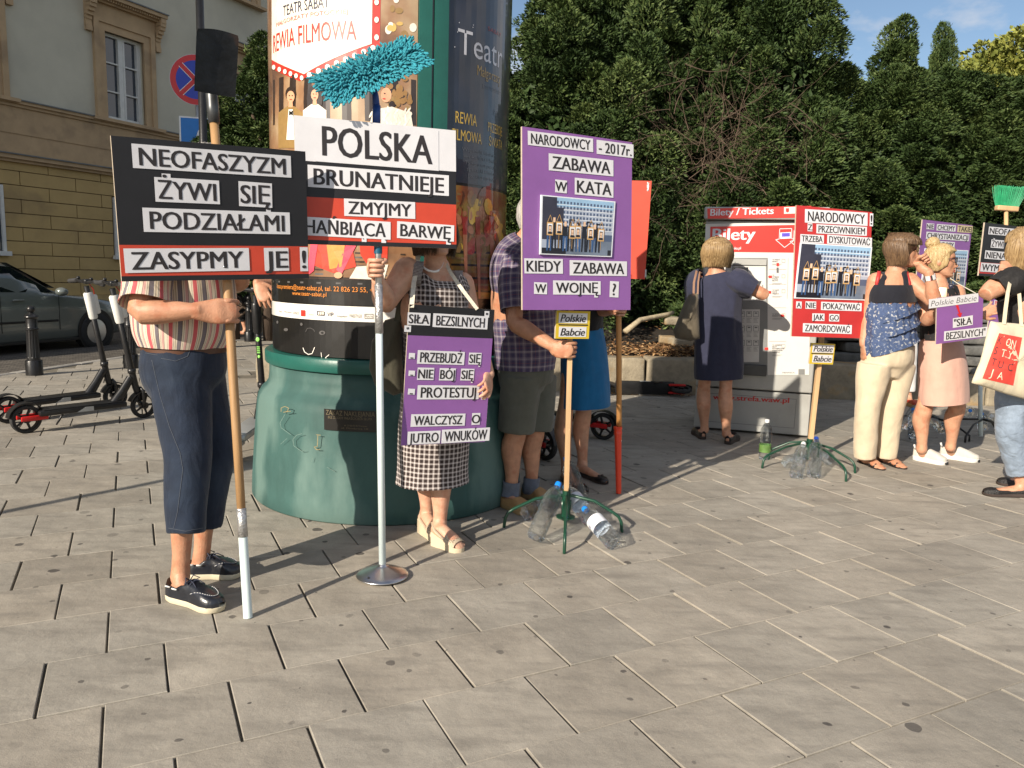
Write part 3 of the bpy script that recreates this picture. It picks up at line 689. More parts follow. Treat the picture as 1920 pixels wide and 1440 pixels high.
plaque(); b.build('notice_plate', [mat('plate_black', (.012, .011, .010), .35, var=.2), mat('plate_brass', (.16, .13, .075), .45, var=.1)], colm)
b = MB()
def bstroke(pts, w, m=0):
    for (p, q) in zip(pts, pts[1:]):
        d = Vector((q[0] - p[0], q[1] - p[1])); nn = Vector((-d.y, d.x)).normalized() * w * .6; rr_ = .797
        ptri(b, [(p[0] + nn.x, p[1] + nn.y), (q[0] + nn.x, q[1] + nn.y), (q[0] - nn.x, q[1] - nn.y), (p[0] - nn.x, p[1] - nn.y)], rr_, m)
bstroke([(527, 772), (527, 765), (534, 762), (541, 765), (539, 771), (531, 773), (545, 771)], 1.0, 1); bstroke([(534, 777), (525, 793), (527, 802), (545, 815)], .7); bstroke([(538, 822), (526, 833)], .6)
bstroke([(566, 813), (556, 816), (549, 824), (551, 836), (565, 846), (573, 845)], .8); bstroke([(593, 815), (601, 816)], 1.1, 1); bstroke([(596, 816), (595, 837), (589, 838)], 1.1, 1); bstroke([(589, 838), (593, 843), (600, 843)], 1.2, 1); bstroke([(586, 857), (584, 866)], .7); bstroke([(613, 876), (628, 884)], .8)
b.build('scratched_paint', [mat('scratch_pale', (.13, .20, .18), .8, var=.3, vscale=60), mat('scratch_ochre', (.24, .20, .10), .8, var=.3, vscale=60)], colm)

# ================================================================== TREES
def leafmat(name, c0, c1, c2):
    m = bpy.data.materials.new(name); m.use_nodes = True; n = m.node_tree.nodes; l = m.node_tree.links.new; bs = n['Principled BSDF']
    a = n.new('ShaderNodeAttribute'); a.attribute_name = 'tint'; r = n.new('ShaderNodeValToRGB'); e = r.color_ramp.elements
    e[0].color = (*c0, 1); e[1].color = (*c2, 1); k = e.new(.5); k.color = (*c1, 1)
    l(a.outputs['Fac'], r.inputs[0]); l(r.outputs[0], bs.inputs['Base Color']); bs.inputs['Roughness'].default_value = .62; bs.inputs['Specular IOR Level'].default_value = .25
    bs.inputs['Subsurface Weight'].default_value = 0
    return m
m_yew = leafmat('yew_needles', (.016, .034, .010), (.050, .084, .024), (.135, .175, .055))
m_bark = mat('bark', (.07, .048, .034), .95, var=.4, vscale=10, bump=.9, bscale=30, stretch=(1, 1, .25))
m_deadtwig = mat('dead_twig', (.105, .072, .050), .9, var=.3, vscale=8)
def crown_mesh(name, seed, H, Rm, z0, nplume, nspr, slen=.062, swid=.0115, profile=None, plume=(.17, .42), upw=.75, filler=.10):
    """a crown of separate upright plumes, each a dense brush of narrow bent sprigs round its own axis, over a loose dark inside"""
    rg = np.random.default_rng(seed); prof = profile or (lambda t: (math.sin(math.pi * min(1, (t * .84 + .16))) ** .5) * (1 - .32 * t))
    C_, D_, R_, H_ = [], [], [], []
    for k in range(nplume):
        t = ((k + rg.random()) / nplume) ** .92; a = k * 2.399963 + rg.normal(0, .25)
        rad = Rm * prof(t) * (1 + .16 * math.sin(2 * a + seed) * math.cos(5 * t + seed) + rg.normal(0, .13))
        d = np.array([math.cos(a) * (.75 - .45 * t), math.sin(a) * (.75 - .45 * t), upw + .35 * t]) + rg.normal(0, .12, 3); d /= np.linalg.norm(d)
        C_.append((rad * math.cos(a), rad * math.sin(a), z0 + (H - z0) * t)); D_.append(d); R_.append(rg.uniform(*plume) * (1 - .30 * t)); H_.append(rg.uniform(1.3, 2.4))
    C_, D_, R_, H_ = np.array(C_), np.array(D_), np.array(R_), np.array(H_)
    N = nplume * nspr; ti = np.repeat(np.arange(nplume), nspr)
    s_ = rg.random(N) ** .8; ang = rg.random(N) * 2 * np.pi                       # along the plume 0..1 and around it
    lob = 1 + .34 * np.sin(3 * ang + ti * 1.7) * np.sin(7 * s_ + ti) + .2 * np.sin(5 * ang + ti)                # lobed, not round
    rr = R_[ti] * np.sqrt(np.clip(1 - (s_ * 1.02) ** 2.2, 0, 1)) * lob * np.where(rg.random(N) < .80, rg.uniform(.80, 1.08, N), rg.uniform(.2, .8, N))
    A1 = np.cross(D_, np.array([.31, .17, .94])); A1 /= np.linalg.norm(A1, axis=1)[:, None]; A2 = np.cross(D_, A1)
    O_ = A1[ti] * np.cos(ang)[:, None] + A2[ti] * np.sin(ang)[:, None]
    P = C_[ti] + O_ * rr[:, None] + D_[ti] * ((s_ - .38) * R_[ti] * H_[ti])[:, None]
    D = D_[ti] * .55 + O_ * rg.uniform(.35, 1.0, N)[:, None] + rg.normal(0, .34, (N, 3)); D /= np.linalg.norm(D, axis=1)[:, None]
    Ls = slen * rg.uniform(.6, 1.4, N); Ws = swid * rg.uniform(.7, 1.35, N)
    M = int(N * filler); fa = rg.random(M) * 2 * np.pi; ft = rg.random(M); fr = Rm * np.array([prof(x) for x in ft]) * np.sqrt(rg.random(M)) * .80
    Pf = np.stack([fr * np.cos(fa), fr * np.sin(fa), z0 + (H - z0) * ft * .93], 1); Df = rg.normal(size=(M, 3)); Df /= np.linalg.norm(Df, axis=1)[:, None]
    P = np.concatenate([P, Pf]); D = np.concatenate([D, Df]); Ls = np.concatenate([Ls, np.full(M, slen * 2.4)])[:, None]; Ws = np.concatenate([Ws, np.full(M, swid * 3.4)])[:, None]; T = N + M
    W = np.cross(D, rg.normal(size=(T, 3))); W /= np.linalg.norm(W, axis=1)[:, None]; Nn = np.cross(D, W)
    V = np.stack([P, P + D * Ls * .55 + W * Ws + Nn * Ws * .5, P + D * Ls, P + D * Ls * .5 - W * Ws + Nn * Ws * .5], 1).reshape(-1, 3)
    me = bpy.data.meshes.new(name); me.vertices.add(len(V)); me.vertices.foreach_set('co', V.ravel())
    idx = np.arange(T)[:, None] * 4; F = np.concatenate([idx + np.array([0, 1, 2]), idx + np.array([0, 2, 3])], 1).reshape(-1)
    me.loops.add(len(F)); me.loops.foreach_set('vertex_index', F.astype(np.int32)); me.polygons.add(2 * T)
    me.polygons.foreach_set('loop_start', (np.arange(2 * T) * 3).astype(np.int32)); me.polygons.foreach_set('loop_total', np.full(2 * T, 3, np.int32))
    me.update(calc_edges=True)
    tt = np.clip(np.concatenate([rg.normal(.45, .15, N) + rg.normal(0, .13, nplume)[ti], rg.normal(.2, .1, M)]), 0, 1); tt = np.repeat(tt, 4)  # inner filler sprigs get a darker tint: crown shade put into their colour
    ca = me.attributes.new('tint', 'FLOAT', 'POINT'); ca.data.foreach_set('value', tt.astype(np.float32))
    me.validate(); return me
def trunk_mesh(name, seed, H, r=.11, limbs=16, spread=.8):
    rnd = random.Random(seed); b = MB(); pts = [Vector((rnd.uniform(-.05, .05) * k, rnd.uniform(-.05, .05) * k, H * .93 * k / 7)) for k in range(8)]
    b.tube(pts, [r * (1 - k / 8.5) for k in range(8)], 10)
    for k in range(limbs):
        t = rnd.uniform(.08, .85); p = pts[0].lerp(pts[-1], t); a = rnd.uniform(0, 6.28); L_ = spread * (1 - .6 * t) * rnd.uniform(.7, 1.1); q = []
        for j in range(5): q.append(p + Vector((math.cos(a) * L_ * j / 4, math.sin(a) * L_ * j / 4, L_ * .6 * (j / 4) ** 1.5)) + Vector((rnd.uniform(-.03, .03),) * 3) * j)
        b.tube(q, [r * .36 * (1 - j / 4.8) for j in range(5)], 6)
    o = b.build(name, m_bark, None, smooth=True); me = o.data; bpy.data.objects.remove(o); return me
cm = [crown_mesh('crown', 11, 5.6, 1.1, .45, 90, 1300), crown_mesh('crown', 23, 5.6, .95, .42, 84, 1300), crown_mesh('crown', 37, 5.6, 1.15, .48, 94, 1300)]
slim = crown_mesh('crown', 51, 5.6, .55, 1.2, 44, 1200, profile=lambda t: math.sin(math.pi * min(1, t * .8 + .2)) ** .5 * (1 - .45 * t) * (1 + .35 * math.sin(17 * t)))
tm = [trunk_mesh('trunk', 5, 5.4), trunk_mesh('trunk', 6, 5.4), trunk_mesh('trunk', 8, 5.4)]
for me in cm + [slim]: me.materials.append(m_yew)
def tree(name, crown, trunk, loc, rot, sc, label, cat='tree', group='yew trees grown into a tall hedge'):
    r = thing(name, label, cat, loc, group); r.rotation_euler.z = rot; r.scale = sc
    for nm, me in (('crown', crown), ('trunk', trunk)):
        o = bpy.data.objects.new(nm, me); COL.objects.link(o); o.parent = r
    return r
YEW = [  # x, y, crown, height of the tip, width factor, label
    (-.45, 10.9, 0, 4.05, .95, 'yew tree of the hedge just right of the advertising column'),
    (.55, 10.5, 1, 5.2, 1.0, 'yew tree of the hedge behind the purple 2017 placard'),
    (1.5, 10.9, 2, 5.6, .95, 'tall yew tree of the hedge left of the dead brown twigs'),
    (2.45, 11.0, 0, 5.9, 1.0, 'tallest yew tree of the hedge, right behind the dead brown twigs'),
    (3.35, 10.6, 1, 5.5, 1.0, 'tall yew tree of the hedge behind the ticket machine'),
    (4.15, 10.8, 2, 4.2, .85, 'lower yew tree of the hedge above the red staked placard'),
    (4.9, 10.5, 1, 4.0, .95, 'yew tree of the hedge behind the woman in the ruffled blouse'),
    (5.75, 10.6, 0, 4.05, .95, 'yew tree of the hedge behind the blonde woman in sunglasses'),
    (6.6, 10.5, 2, 4.0, .95, 'yew tree of the hedge behind the green broom'),
    (7.6, 10.7, 1, 4.05, 1.05, 'yew tree of the hedge cut by the right edge of the picture'),
    (-1.7, 11.3, 2, 5.3, 1.0, 'yew tree of the hedge mostly hidden by the advertising column'),
]
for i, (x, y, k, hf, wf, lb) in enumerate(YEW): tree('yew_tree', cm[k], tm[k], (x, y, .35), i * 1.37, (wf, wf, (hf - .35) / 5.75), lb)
tree('yew_tree', slim, tm[0], (5.98, 11.5, .35), .4, (.50, .50, .79), 'slim pointed yew tree whose tip stands alone against the sky')
tree('yew_tree', slim, tm[1], (5.36, 11.5, .35), 2.1, (.80, .80, .80), 'narrow yew tree with a pointed top left of the lone slim tip')
# yews left of the column, beyond the pavement
tree('yew_tree', slim, tm[1], (-4.98, 13.6, 0), .8, (1.15, 1.15, .70), 'dense yew bush behind the man with the shovel, left of the column', group='yew bushes left of the column')
tree('yew_tree', slim, tm[2], (-4.32, 13.6, 0), 1.9, (1.1, 1.1, .88), 'upright yew bush against the left edge of the advertising column', group='yew bushes left of the column')
# spruce and poplar farther back
m_spruce = leafmat('blue_spruce_needles', (.06, .09, .085), (.13, .17, .16), (.24, .28, .27))
sp_ = crown_mesh('crown', 77, 11, 2.0, 2.0, 110, 420, slen=.13, swid=.02, profile=lambda t: (1 - t) ** .8 * .95 + .06, plume=(.3, .5), upw=-.15); sp_.materials.append(m_spruce)
tree('spruce_tree', sp_, trunk_mesh('trunk', 44, 11, .2, 46, 1.9), (2.3, 15.5, 0), 0, (1, 1, 1), 'grey blue spruce showing through the top of the hedge', group='taller trees behind the hedge')
m_lime = leafmat('yellow_leaves', (.10, .13, .03), (.23, .25, .055), (.42, .40, .10))
lm = crown_mesh('crown', 91, 7.5, 2.2, 2.5, 90, 260, slen=.12, swid=.045, plume=(.5, .8)); lm.materials.append(m_lime)
tree('broadleaf_tree', lm, trunk_mesh('trunk', 45, 7.4, .18, 18, 1.9), (13.0, 21.5, 0), 0, (1.2, 1.2, 1.0), 'yellow green broadleaf tree behind the right end of the hedge', group='taller trees behind the hedge')
# tangle of dead branches on the face of the hedge
def dead_branches():
    rnd = random.Random(21); b = MB()
    for k in range(130):
        u, v = rnd.gauss(0, .42), rnd.gauss(0, .42); p = Vector((2.45 + u * 1.15, 9.75 + rnd.uniform(-.25, .35), 2.75 + v)); a = rnd.gauss(.15, .75); L_ = rnd.uniform(.45, 1.15); q = [p]
        d = Vector((math.sin(a), rnd.uniform(-.25, .25), math.cos(a) * rnd.choice((1, 1, .6, -.3)))).normalized(); n_ = 7
        for j in range(n_): d = (d + Vector((rnd.gauss(0, .16), rnd.gauss(0, .08), rnd.gauss(-.02, .14)))).normalized(); q.append(q[-1] + d * L_ / n_)
        r_ = rnd.uniform(.0022, .0058); b.tube(q, [r_ * (1 - .8 * j / n_) for j in range(n_ + 1)], 4)
        for s_ in range(6):
            i = rnd.randrange(1, n_); dd = (q[i] - q[i - 1]).normalized() + Vector((rnd.gauss(0, .6), rnd.gauss(0, .4), rnd.gauss(0, .6))); dd.normalize()
            b.tube([q[i], q[i] + dd * .12, q[i] + dd * .22 + Vector((0, 0, rnd.uniform(-.05, .05)))], [r_ * .45, r_ * .3, .001], 3)
    o = b.build('dead_branches', m_deadtwig); return o
db = thing('dead_shrub', 'bare brown tangle of dead twigs in the middle of the green hedge', 'dead shrub', (2.45, 10.3, .6)); o_ = dead_branches(); setpar(o_, db)
b = MB(); b.tube([(2.45, 10.3, .5), (2.48, 10.2, 1.4), (2.45, 9.95, 2.4)], [.05, .04, .03], 8); b.build('stem', m_deadtwig, db, smooth=True)
# fallen log and loose stones in the bed
b = MB(); p0, p1, p2 = at(1172, 622, 9.2), at(1200, 600, 9.35), at(1250, 590, 9.6); b.tube([p0, p1, p2, at(1262, 586, 9.7)], [.035, .032, .028, .024], 10); lg = b.build('fallen_branch', mat('pale_wood', (.36, .30, .20), .9, var=.3, vscale=12, bump=.6, bscale=40), smooth=True)
tag(lg, 'pale fallen branch lying under the hedge above the stone edge', 'branch')
for k, (px, py, y, s_, lb) in enumerate(((1262, 603, 9.6, .13, 'pale stone under the hedge nearest the brown shoulder bag'), (1252, 637, 9.15, .14, 'flat pale stone at the foot of the hedge above the dry leaves'), (1278, 643, 9.1, .15, 'largest flat stone beside the dry leaves, touching the bag in the picture'))):
    b = MB(); P = at(px, py, y); stone_block(b, P, (s_ * 1.6, s_, s_ * .7), k * 5 + 2, .03); tag(b.build('loose_stone', m_stone, smooth=True), lb, 'stone', 'loose stones in the planting bed')
# street lamp pole and road signs at the left
b = MB(); base = gr(376, 640); base = Vector((at(375, 30, 12.0).x, 12.0, 0))
pole = thing('street_lamp', 'dark steel street lamp post behind the shovel blade', 'street lamp', base)
b = MB(); b.lathe([(.10, -.11), (.10, .9), (.075, 1.0), (.062, 1.1), (.055, 6.5)], base, 20); b.build('post', m_iron, pole, smooth=True)
b = MB(); b.tube([base + Vector((0, 0, 6.4)), base + Vector((0, 0, 7.0)), base + Vector((-.3, 0, 7.4)), base + Vector((-1.1, 0, 7.5))], .04, 10); b.build('arm', m_iron, pole, smooth=True)
b = MB(); b.bbox(base + Vector((-1.4, 0, 7.48)), (.6, .25, .12), .03); b.build('lamp_head', m_iron, pole)
m_signred = flat('sign_red', (205, 42, 46), .4, var=.05); m_signblue = flat('sign_blue', (36, 62, 178), .4, var=.05); m_signwhite = flat('sign_white', (232, 232, 232), .4, var=.05); m_info = flat('sign_info_blue', (20, 120, 205), .4, var=.05); m_galv = mat('galvanised_steel', (.42, .43, .44), .45, metal=.7, var=.15)
sg = thing('road_sign', 'round no stopping sign with red rim and cross on blue, above a square blue sign', 'road sign', (at(362, 150, 14.8).x, 14.8, 0))
SC_ = at(367, 150, 14.8); SR = .45
SX, SY, SN = Vector((math.cos(R(12)), math.sin(R(12)), 0)), Vector((0, 0, 1)), Vector((math.sin(R(12)), -math.cos(R(12)), 0))
MS = Matrix((SX, SY, SN)).transposed()
b = MB(); b.lathe([(.001, .012), (SR, .012), (SR, 0), (.001, 0)], SC_, 48, 0, MS)
b.lathe([(.001, .0135), (SR * .985, .0135)], SC_, 48, 1, MS, cap=False); b.lathe([(.001, .015), (SR * .76, .015)], SC_, 48, 2, MS, cap=False)
for a in (R(45), R(-45)):
    e1_, e2_ = SX * math.cos(a) + SY * math.sin(a), -SX * math.sin(a) + SY * math.cos(a); hw = SR * .085
    b.quad(*[SC_ + e1_ * (x * SR * .80) + e2_ * (y * (hw + .010)) + SN * .0165 for x, y in ((-1, -1), (1, -1), (1, 1), (-1, 1))], 3); b.quad(*[SC_ + e1_ * (x * SR * .82) + e2_ * (y * hw) + SN * .018 for x, y in ((-1, -1), (1, -1), (1, 1), (-1, 1))], 1)
b.build('round_sign', [m_galv, m_signred, m_signblue, m_signwhite], sg)
b = MB(); BC_ = at(374, 256, 14.8); BCz = BC_; q = .30
b.box(BC_, (.7, .7, .012), MS, 0); b.quad(*[BC_ + SX * (x * .345) + SY * (y * .345) + SN * .0075 for x, y in ((-1, -1), (1, -1), (1, 1), (-1, 1))], 1); b.quad(*[BC_ + SX * (x * .32) + SY * (y * .32) + SN * .009 for x, y in ((-1, -1), (1, -1), (1, 1), (-1, 1))], 2)
b.face([BC_ + SX * x + SY * y + SN * .0105 for x, y in ((-.12, -.2), (.2, -.2), (.2, .05), (.05, .2), (-.02, .1))], 1)
b.build('square_sign', [m_galv, m_signwhite, m_info], sg)
b = MB(); b.tube([SC_ + Vector((0, .03, .45)), Vector((SC_.x, SC_.y + .03, -.1))], .03, 14); b.build('post', m_galv, sg, smooth=True)
# ================================================================== PLACARDS
m_paper = mat('white_paper', (.70, .70, .735), .6, var=.05, vscale=9, bump=.10, bscale=7)
m_ink = mat('black_print', (.026, .022, .024), .55, var=.1)
m_blackcard = mat('black_card', (.012, .012, .015), .5, var=.25, vscale=4, bump=.08, bscale=6)
m_redcard = mat('red_card', (.56, .058, .028), .5, var=.10, vscale=5, bump=.10, bscale=6)
m_redcard2 = mat('deep_red_card', (.50, .032, .032), .48, var=.10, vscale=5, bump=.12, bscale=6)
m_purple = mat('purple_card', (.255, .105, .345), .55, var=.08, vscale=4, bump=.16, bscale=5)
m_yellow = mat('yellow_card', (.66, .48, .03), .55, var=.06)
m_edge = mat('card_edge', (.45, .38, .30), .85, var=.15, vscale=40)
m_back = mat('card_back', (.36, .27, .18), .85, var=.15, vscale=10)
class Board:
    """flat sheet fitted to four corners seen in the photo; tl/tr/br/bl in pixels, y = depth of its top left corner; yaw given fixes the way it faces"""
    def __init__(s, q, y=None, yaw=None, yc=None, tilt=0):
        if yaw is None:
            d = [ray(*p) for p in q]; t0 = y / d[0].y
            A = Matrix((d[1], -d[2], d[3])).transposed(); t = A.inverted() @ (d[0] * t0)
            P = [CC + d[0] * t0] + [CC + d[i + 1] * t[i] for i in range(3)]
            X = ((P[1] - P[0]) + (P[2] - P[3])) / 2; Y = ((P[0] - P[3]) + (P[1] - P[2])) / 2
            s.w, s.h = X.length, Y.length; s.X = X.normalized(); Y = Y - s.X * Y.dot(s.X); s.Y = Y.normalized(); s.N = s.X.cross(s.Y); c = sum(P, Vector()) / 4
        else:
            c = at(sum(p[0] for p in q) / 4, sum(p[1] for p in q) / 4, yc)
            s.N = Vector((-math.sin(R(yaw)) * math.cos(R(tilt)), -math.cos(R(yaw)) * math.cos(R(tilt)), math.sin(R(tilt)))).normalized(); X = Vector((math.cos(R(yaw)), -math.sin(R(yaw)), 0)); s.X = X; s.Y = s.N.cross(X).normalized(); s.O = c
            P = [s.pt(*p) for p in q]; ax = (Vector(P[1]) - Vector(P[0]) + Vector(P[2]) - Vector(P[3])).normalized()
            X2 = s.X * ax.x + s.Y * ax.y; s.Y = s.N.cross(X2).normalized(); s.X = X2; P = [Vector(s.pt(*p)) for p in q]
            s.w = (P[1].x - P[0].x + P[2].x - P[3].x) / 2; s.h = (P[0].y + P[1].y - P[2].y - P[3].y) / 2; m_ = sum(P, Vector((0, 0))) / 4; c = s.O + s.X * m_.x + s.Y * m_.y
        s.O = c
        s.M = Matrix((s.X, s.Y, s.N)).transposed()
    def pt(s, px, py):
        d = ray(px, py); t = (s.O - CC).dot(s.N) / d.dot(s.N); P = CC + d * t - s.O; return Vector((P.dot(s.X), P.dot(s.Y)))
    def W(s, x, y, o=0): return s.O + s.X * x + s.Y * y + s.N * o
    def sheet(s, parent, mats, bands, thick=.010, name='board', warp=.0):
        """bands: list of (v0, v1, material index) from the top, 0..1"""
        b = MB(); w, h = s.w / 2, s.h / 2
        n = 14
        def off(x, y): return warp * (math.sin(x * 5.1 + 1) * .6 + math.sin(y * 6.3 + x * 2) * .4)
        s.off = off
        fr = [0.0]; 
        for v0, v1, k in bands:
            y0, y1 = h - s.h * v1, h - s.h * v0
            ny = max(1, int((y1 - y0) / .045))
            for i in range(n):
                x0, x1 = -w + s.w * i / n, -w + s.w * (i + 1) / n
                for jy in range(ny):
                    ya, yb = y0 + (y1 - y0) * jy / ny, y0 + (y1 - y0) * (jy + 1) / ny; b.quad(s.W(x0, ya, off(x0, ya)), s.W(x1, ya, off(x1, ya)), s.W(x1, yb, off(x1, yb)), s.W(x0, yb, off(x0, yb)), k)
                b.quad(s.W(x0, y1, off(x0, y1) - thick), s.W(x1, y1, off(x1, y1) - thick), s.W(x1, y0, off(x1, y0) - thick), s.W(x0, y0, off(x0, y0) - thick), len(mats) - 1)
            for x in (-w, w): b.quad(s.W(x, y0, off(x, y0) - thick), s.W(x, y0, off(x, y0)), s.W(x, y1, off(x, y1)), s.W(x, y1, off(x, y1) - thick), len(mats) - 2)
        for y in (-h, h):
            for i in range(n):
                x0, x1 = -w + s.w * i / n, -w + s.w * (i + 1) / n
                b.quad(s.W(x0, y, off(x0, y) - thick), s.W(x1, y, off(x1, y) - thick), s.W(x1, y, off(x1, y)), s.W(x0, y, off(x0, y)), len(mats) - 2)
        s.board = b.build(name, mats, parent); return s.board
    def strip(s, text, xl, yl, xr, yr, hpx, bold=.032, shear=0, cap=.74, lift=.0024, tabs=True, inkm=None, paper=None, pad=.035, name='word_strip', baseline=.13, parent=None):
        L_, R_ = s.pt(xl, yl), s.pt(xr, yr); xm, ym = (xl + xr) / 2, (yl + yr) / 2
        H = (s.pt(xm, ym - hpx / 2) - s.pt(xm, ym + hpx / 2)).length
        ax = (R_ - L_).normalized(); ay = Vector((-ax.y, ax.x)); wd = (R_ - L_).length
        X = s.X * ax.x + s.Y * ax.y; Y = s.X * ay.x + s.Y * ay.y; O = s.W(*L_) - Y * (H / 2); b = MB()
        def q(x0, x1, y0, y1, o):
            for k in range(6):
                xa, xb = x0 + (x1 - x0) * k / 6, x0 + (x1 - x0) * (k + 1) / 6; b.quad(*[O + X * x + Y * y + s.N * o for x, y in ((xa, y0), (xb, y0), (xb, y1), (xa, y1))], 0)
        q(0, wd, 0, H, lift); n = len(text); p_ = min(pad * H * 8, wd * .06)
        if tabs and n > 1:
            for i, ch in enumerate(text):
                xc = p_ + (wd - 2 * p_) * (i + .55) / n; tw = (wd - 2 * p_) / n
                if ch in 'ĘĄ': q(xc, xc + tw * .48, -H * .2, 0, lift)
                if ch in 'Ż': q(xc - tw * .3, xc + tw * .3, H, H * 1.16, lift)
        add_text(b, text, O, X, Y, p_, wd - p_, H * baseline, H * (baseline + cap), s.N, 1, bold, shear, lift + .0007, align='fit' if len(text) > 1 else 'center')
        if getattr(s, 'off', None):
            for i, v in enumerate(b.v): d = Vector(v) - s.O; b.v[i] = tuple(Vector(v) + s.N * s.off(d.dot(s.X), d.dot(s.Y)))
        return b.build(name, [paper or m_paper, inkm or m_ink], parent or s.board)
    def rect(s, b, pts, m, o): b.face([s.W(*s.pt(*p), o) for p in pts][::-1], m)
def quadpt(q, u, v): return tuple((q[0][i] * (1 - u) + q[1][i] * u) * (1 - v) + (q[3][i] * (1 - u) + q[2][i] * u) * v for i in (0, 1))
pic_m = [flat('print_sky', (150, 185, 215), .3), flat('print_wall', (168, 178, 196), .3, var=.2), flat('print_win', (78, 92, 120), .3), flat('print_dark', (30, 30, 38), .3, var=.3), flat('print_block', (52, 52, 66), .3, var=.3), flat('print_frame', (205, 165, 110), .3), flat('print_face', (225, 190, 160), .3), flat('print_hair', (62, 44, 34), .3), flat('print_street', (110, 122, 140), .3, var=.3), flat('print_white', (228, 232, 238), .3), flat('print_jean', (52, 84, 130), .3)]
def picture(bd, q, lift=.006, parent=None, seed=1):
    """the printed photograph pasted on three of the placards: a row of dark figures with portraits hung from poles before a block of flats"""
    b = MB(); rnd = random.Random(seed); P = lambda u, v: quadpt(q, u, v)
    def r(u0, v0, u1, v1, m, o): bd.rect(b, [P(u0, v0), P(u1, v0), P(u1, v1), P(u0, v1)], m, lift + o)
    for (u0, v0, u1, v1) in ((-.02, -.02, 1.02, 1.02),):
        bd.rect(b, [P(u0, v0), P(u1, v0), P(u1, v1), P(u0, v1)], 9, lift - .0006)
        pts = [P(u0, v0), P(u1, v0), P(u1, v1), P(u0, v1)]
        for i in range(4):
            a, c = bd.pt(*pts[i]), bd.pt(*pts[(i + 1) % 4]); b.quad(bd.W(a.x, a.y, .001), bd.W(c.x, c.y, .001), bd.W(c.x, c.y, lift - .0006), bd.W(a.x, a.y, lift - .0006), 9)
    r(0, 0, 1, 1, 1, 0); r(.15, 0, 1, .16, 0, .0003)
    for k in range(6):
        v = .06 + k * .085
        for j in range(17):
            u = .20 + j * .047
            if u > .97: break
            r(u, v + .012 * (j * .05), u + .026, v + .045 + .012 * (j * .05), 2, .0006)
        r(.18, v + .058, 1, v + .068, 9, .0005)
    r(0, 0, .20, .62, 4, .0009); r(0, .18, .3, .75, 4, .0008); r(.55, .72, 1, 1, 8, .0007); r(.7, .62, 1, .74, 2, .0008); r(0, .9, 1, 1, 3, .0008); r(.35, .86, .95, 1, 8, .001)
    for k, (u, hh) in enumerate(((.10, .40), (.17, .36), (.26, .37), (.33, .42), (.40, .42), (.47, .44), (.52, .42), (.60, .40), (.67, .46), (.75, .44), (.80, .50))):
        wd = .030; bd.rect(b, [P(u - wd, hh + .08), P(u + wd, hh + .08), P(u + wd * 1.1, .70), P(u - wd * 1.1, .70)], 3, lift + .0012 + k * .00003)
        r(u - .016, hh, u + .016, hh + .085, 6 if k % 2 else 7, .0016)
        for sd in (-1, 1): bd.rect(b, [P(u + sd * .018 - .014, .68), P(u + sd * .018 + .014, .68), P(u + sd * .024 + .010, .95), P(u + sd * .024 - .010, .95)], 3 if k % 3 else 10, lift + .0013 + k * .00003)
    for (u, v) in ((.11, .56), (.24, .54), (.43, .60), (.51, .59), (.69, .60), (.84, .62)):
        r(u - .045, v - .11, u + .045, v + .12, 5, .0022); r(u - .034, v - .085, u + .034, v + .095, 9, .0025)
        r(u - .022, v - .06, u + .022, v + .06, 7, .0028); r(u - .016, v - .04, u + .016, v + .055, 6, .0031); r(u - .012, v + .015, u + .012, v + .022, 7, .0034); r(u - .03, v + .06, u + .03, v + .095, 3, .0030)
        bd.rect(b, [P(u - .002, v - .24), P(u + .004, v - .24), P(u - .034, v - .11), P(u - .040, v - .11)], 5, lift + .002); bd.rect(b, [P(u - .002, v - .24), P(u + .004, v - .24), P(u + .038, v - .11), P(u + .032, v - .11)], 5, lift + .002)
        r(u - .002, v + .12, u + .003, .9, 5, .0020)
    for (u, v) in ((.38, .37), (.63, .39), (.77, .42)): r(u, v, u + .08, v + .025, 3, .0018); r(u, v, u + .014, v + .12, 3, .0018)
    return b.build('pasted_photo', pic_m, parent or bd.board)
m_wood = mat('turned_wood', (.34, .20, .09), .55, var=.3, vscale=8, bump=.2, bscale=50, stretch=(1, 1, .12))
m_wood2 = mat('pale_pine', (.55, .36, .19), .6, var=.22, vscale=9, bump=.15, bscale=50, stretch=(1, 1, .1))
m_wood3 = mat('orange_wood', (.50, .25, .085), .45, var=.2, vscale=9, bump=.1, bscale=50, stretch=(1, 1, .1))
m_whitepaint = mat('white_tube', (.62, .72, .73), .4, var=.06)
m_tape = mat('silver_tape', (.50, .50, .50), .35, metal=.75, var=.25, vscale=60, bump=.5, bscale=120)
m_steel = mat('brushed_steel', (.55, .55, .56), .28, metal=1, var=.08, vscale=40, bump=.05, bscale=200)
m_alu = mat('aluminium_tube', (.60, .61, .62), .3, metal=.9, var=.05)
# ---- 1: shovel with the wide black and red placard
q1 = [(207, 254), (572, 284), (580, 522), (229, 528)]
B1 = Board(q1, 2.60)
base = gr(465, 1158); sh = thing('shovel_placard', 'big black and red placard headed NEOFASZYZM nailed to an upturned garden shovel', 'placard', base)
B1.sheet(sh, [m_blackcard, m_redcard, m_edge, m_back], [(0, .742, 0), (.742, .962, 1), (.962, 1, 0)], .012, warp=.002)
for a in (('NEOFASZYZM', 247.5, 292, 545, 313, 43), ('ŻYWI', 290, 355, 411, 361, 45), ('SIĘ', 447, 363, 509.5, 367, 46), ('PODZIAŁAMI', 268, 412, 543, 419, 43), ('ZASYPMY', 233, 489, 467, 486, 44), ('JE', 495, 486.5, 541, 486, 43)): B1.strip(*a)
B1.strip('!', 562, 486, 577, 486, 45, tabs=False, bold=.06)
pt1 = at(428, 560, 2.86); pt2 = at(401, 226, 2.95)
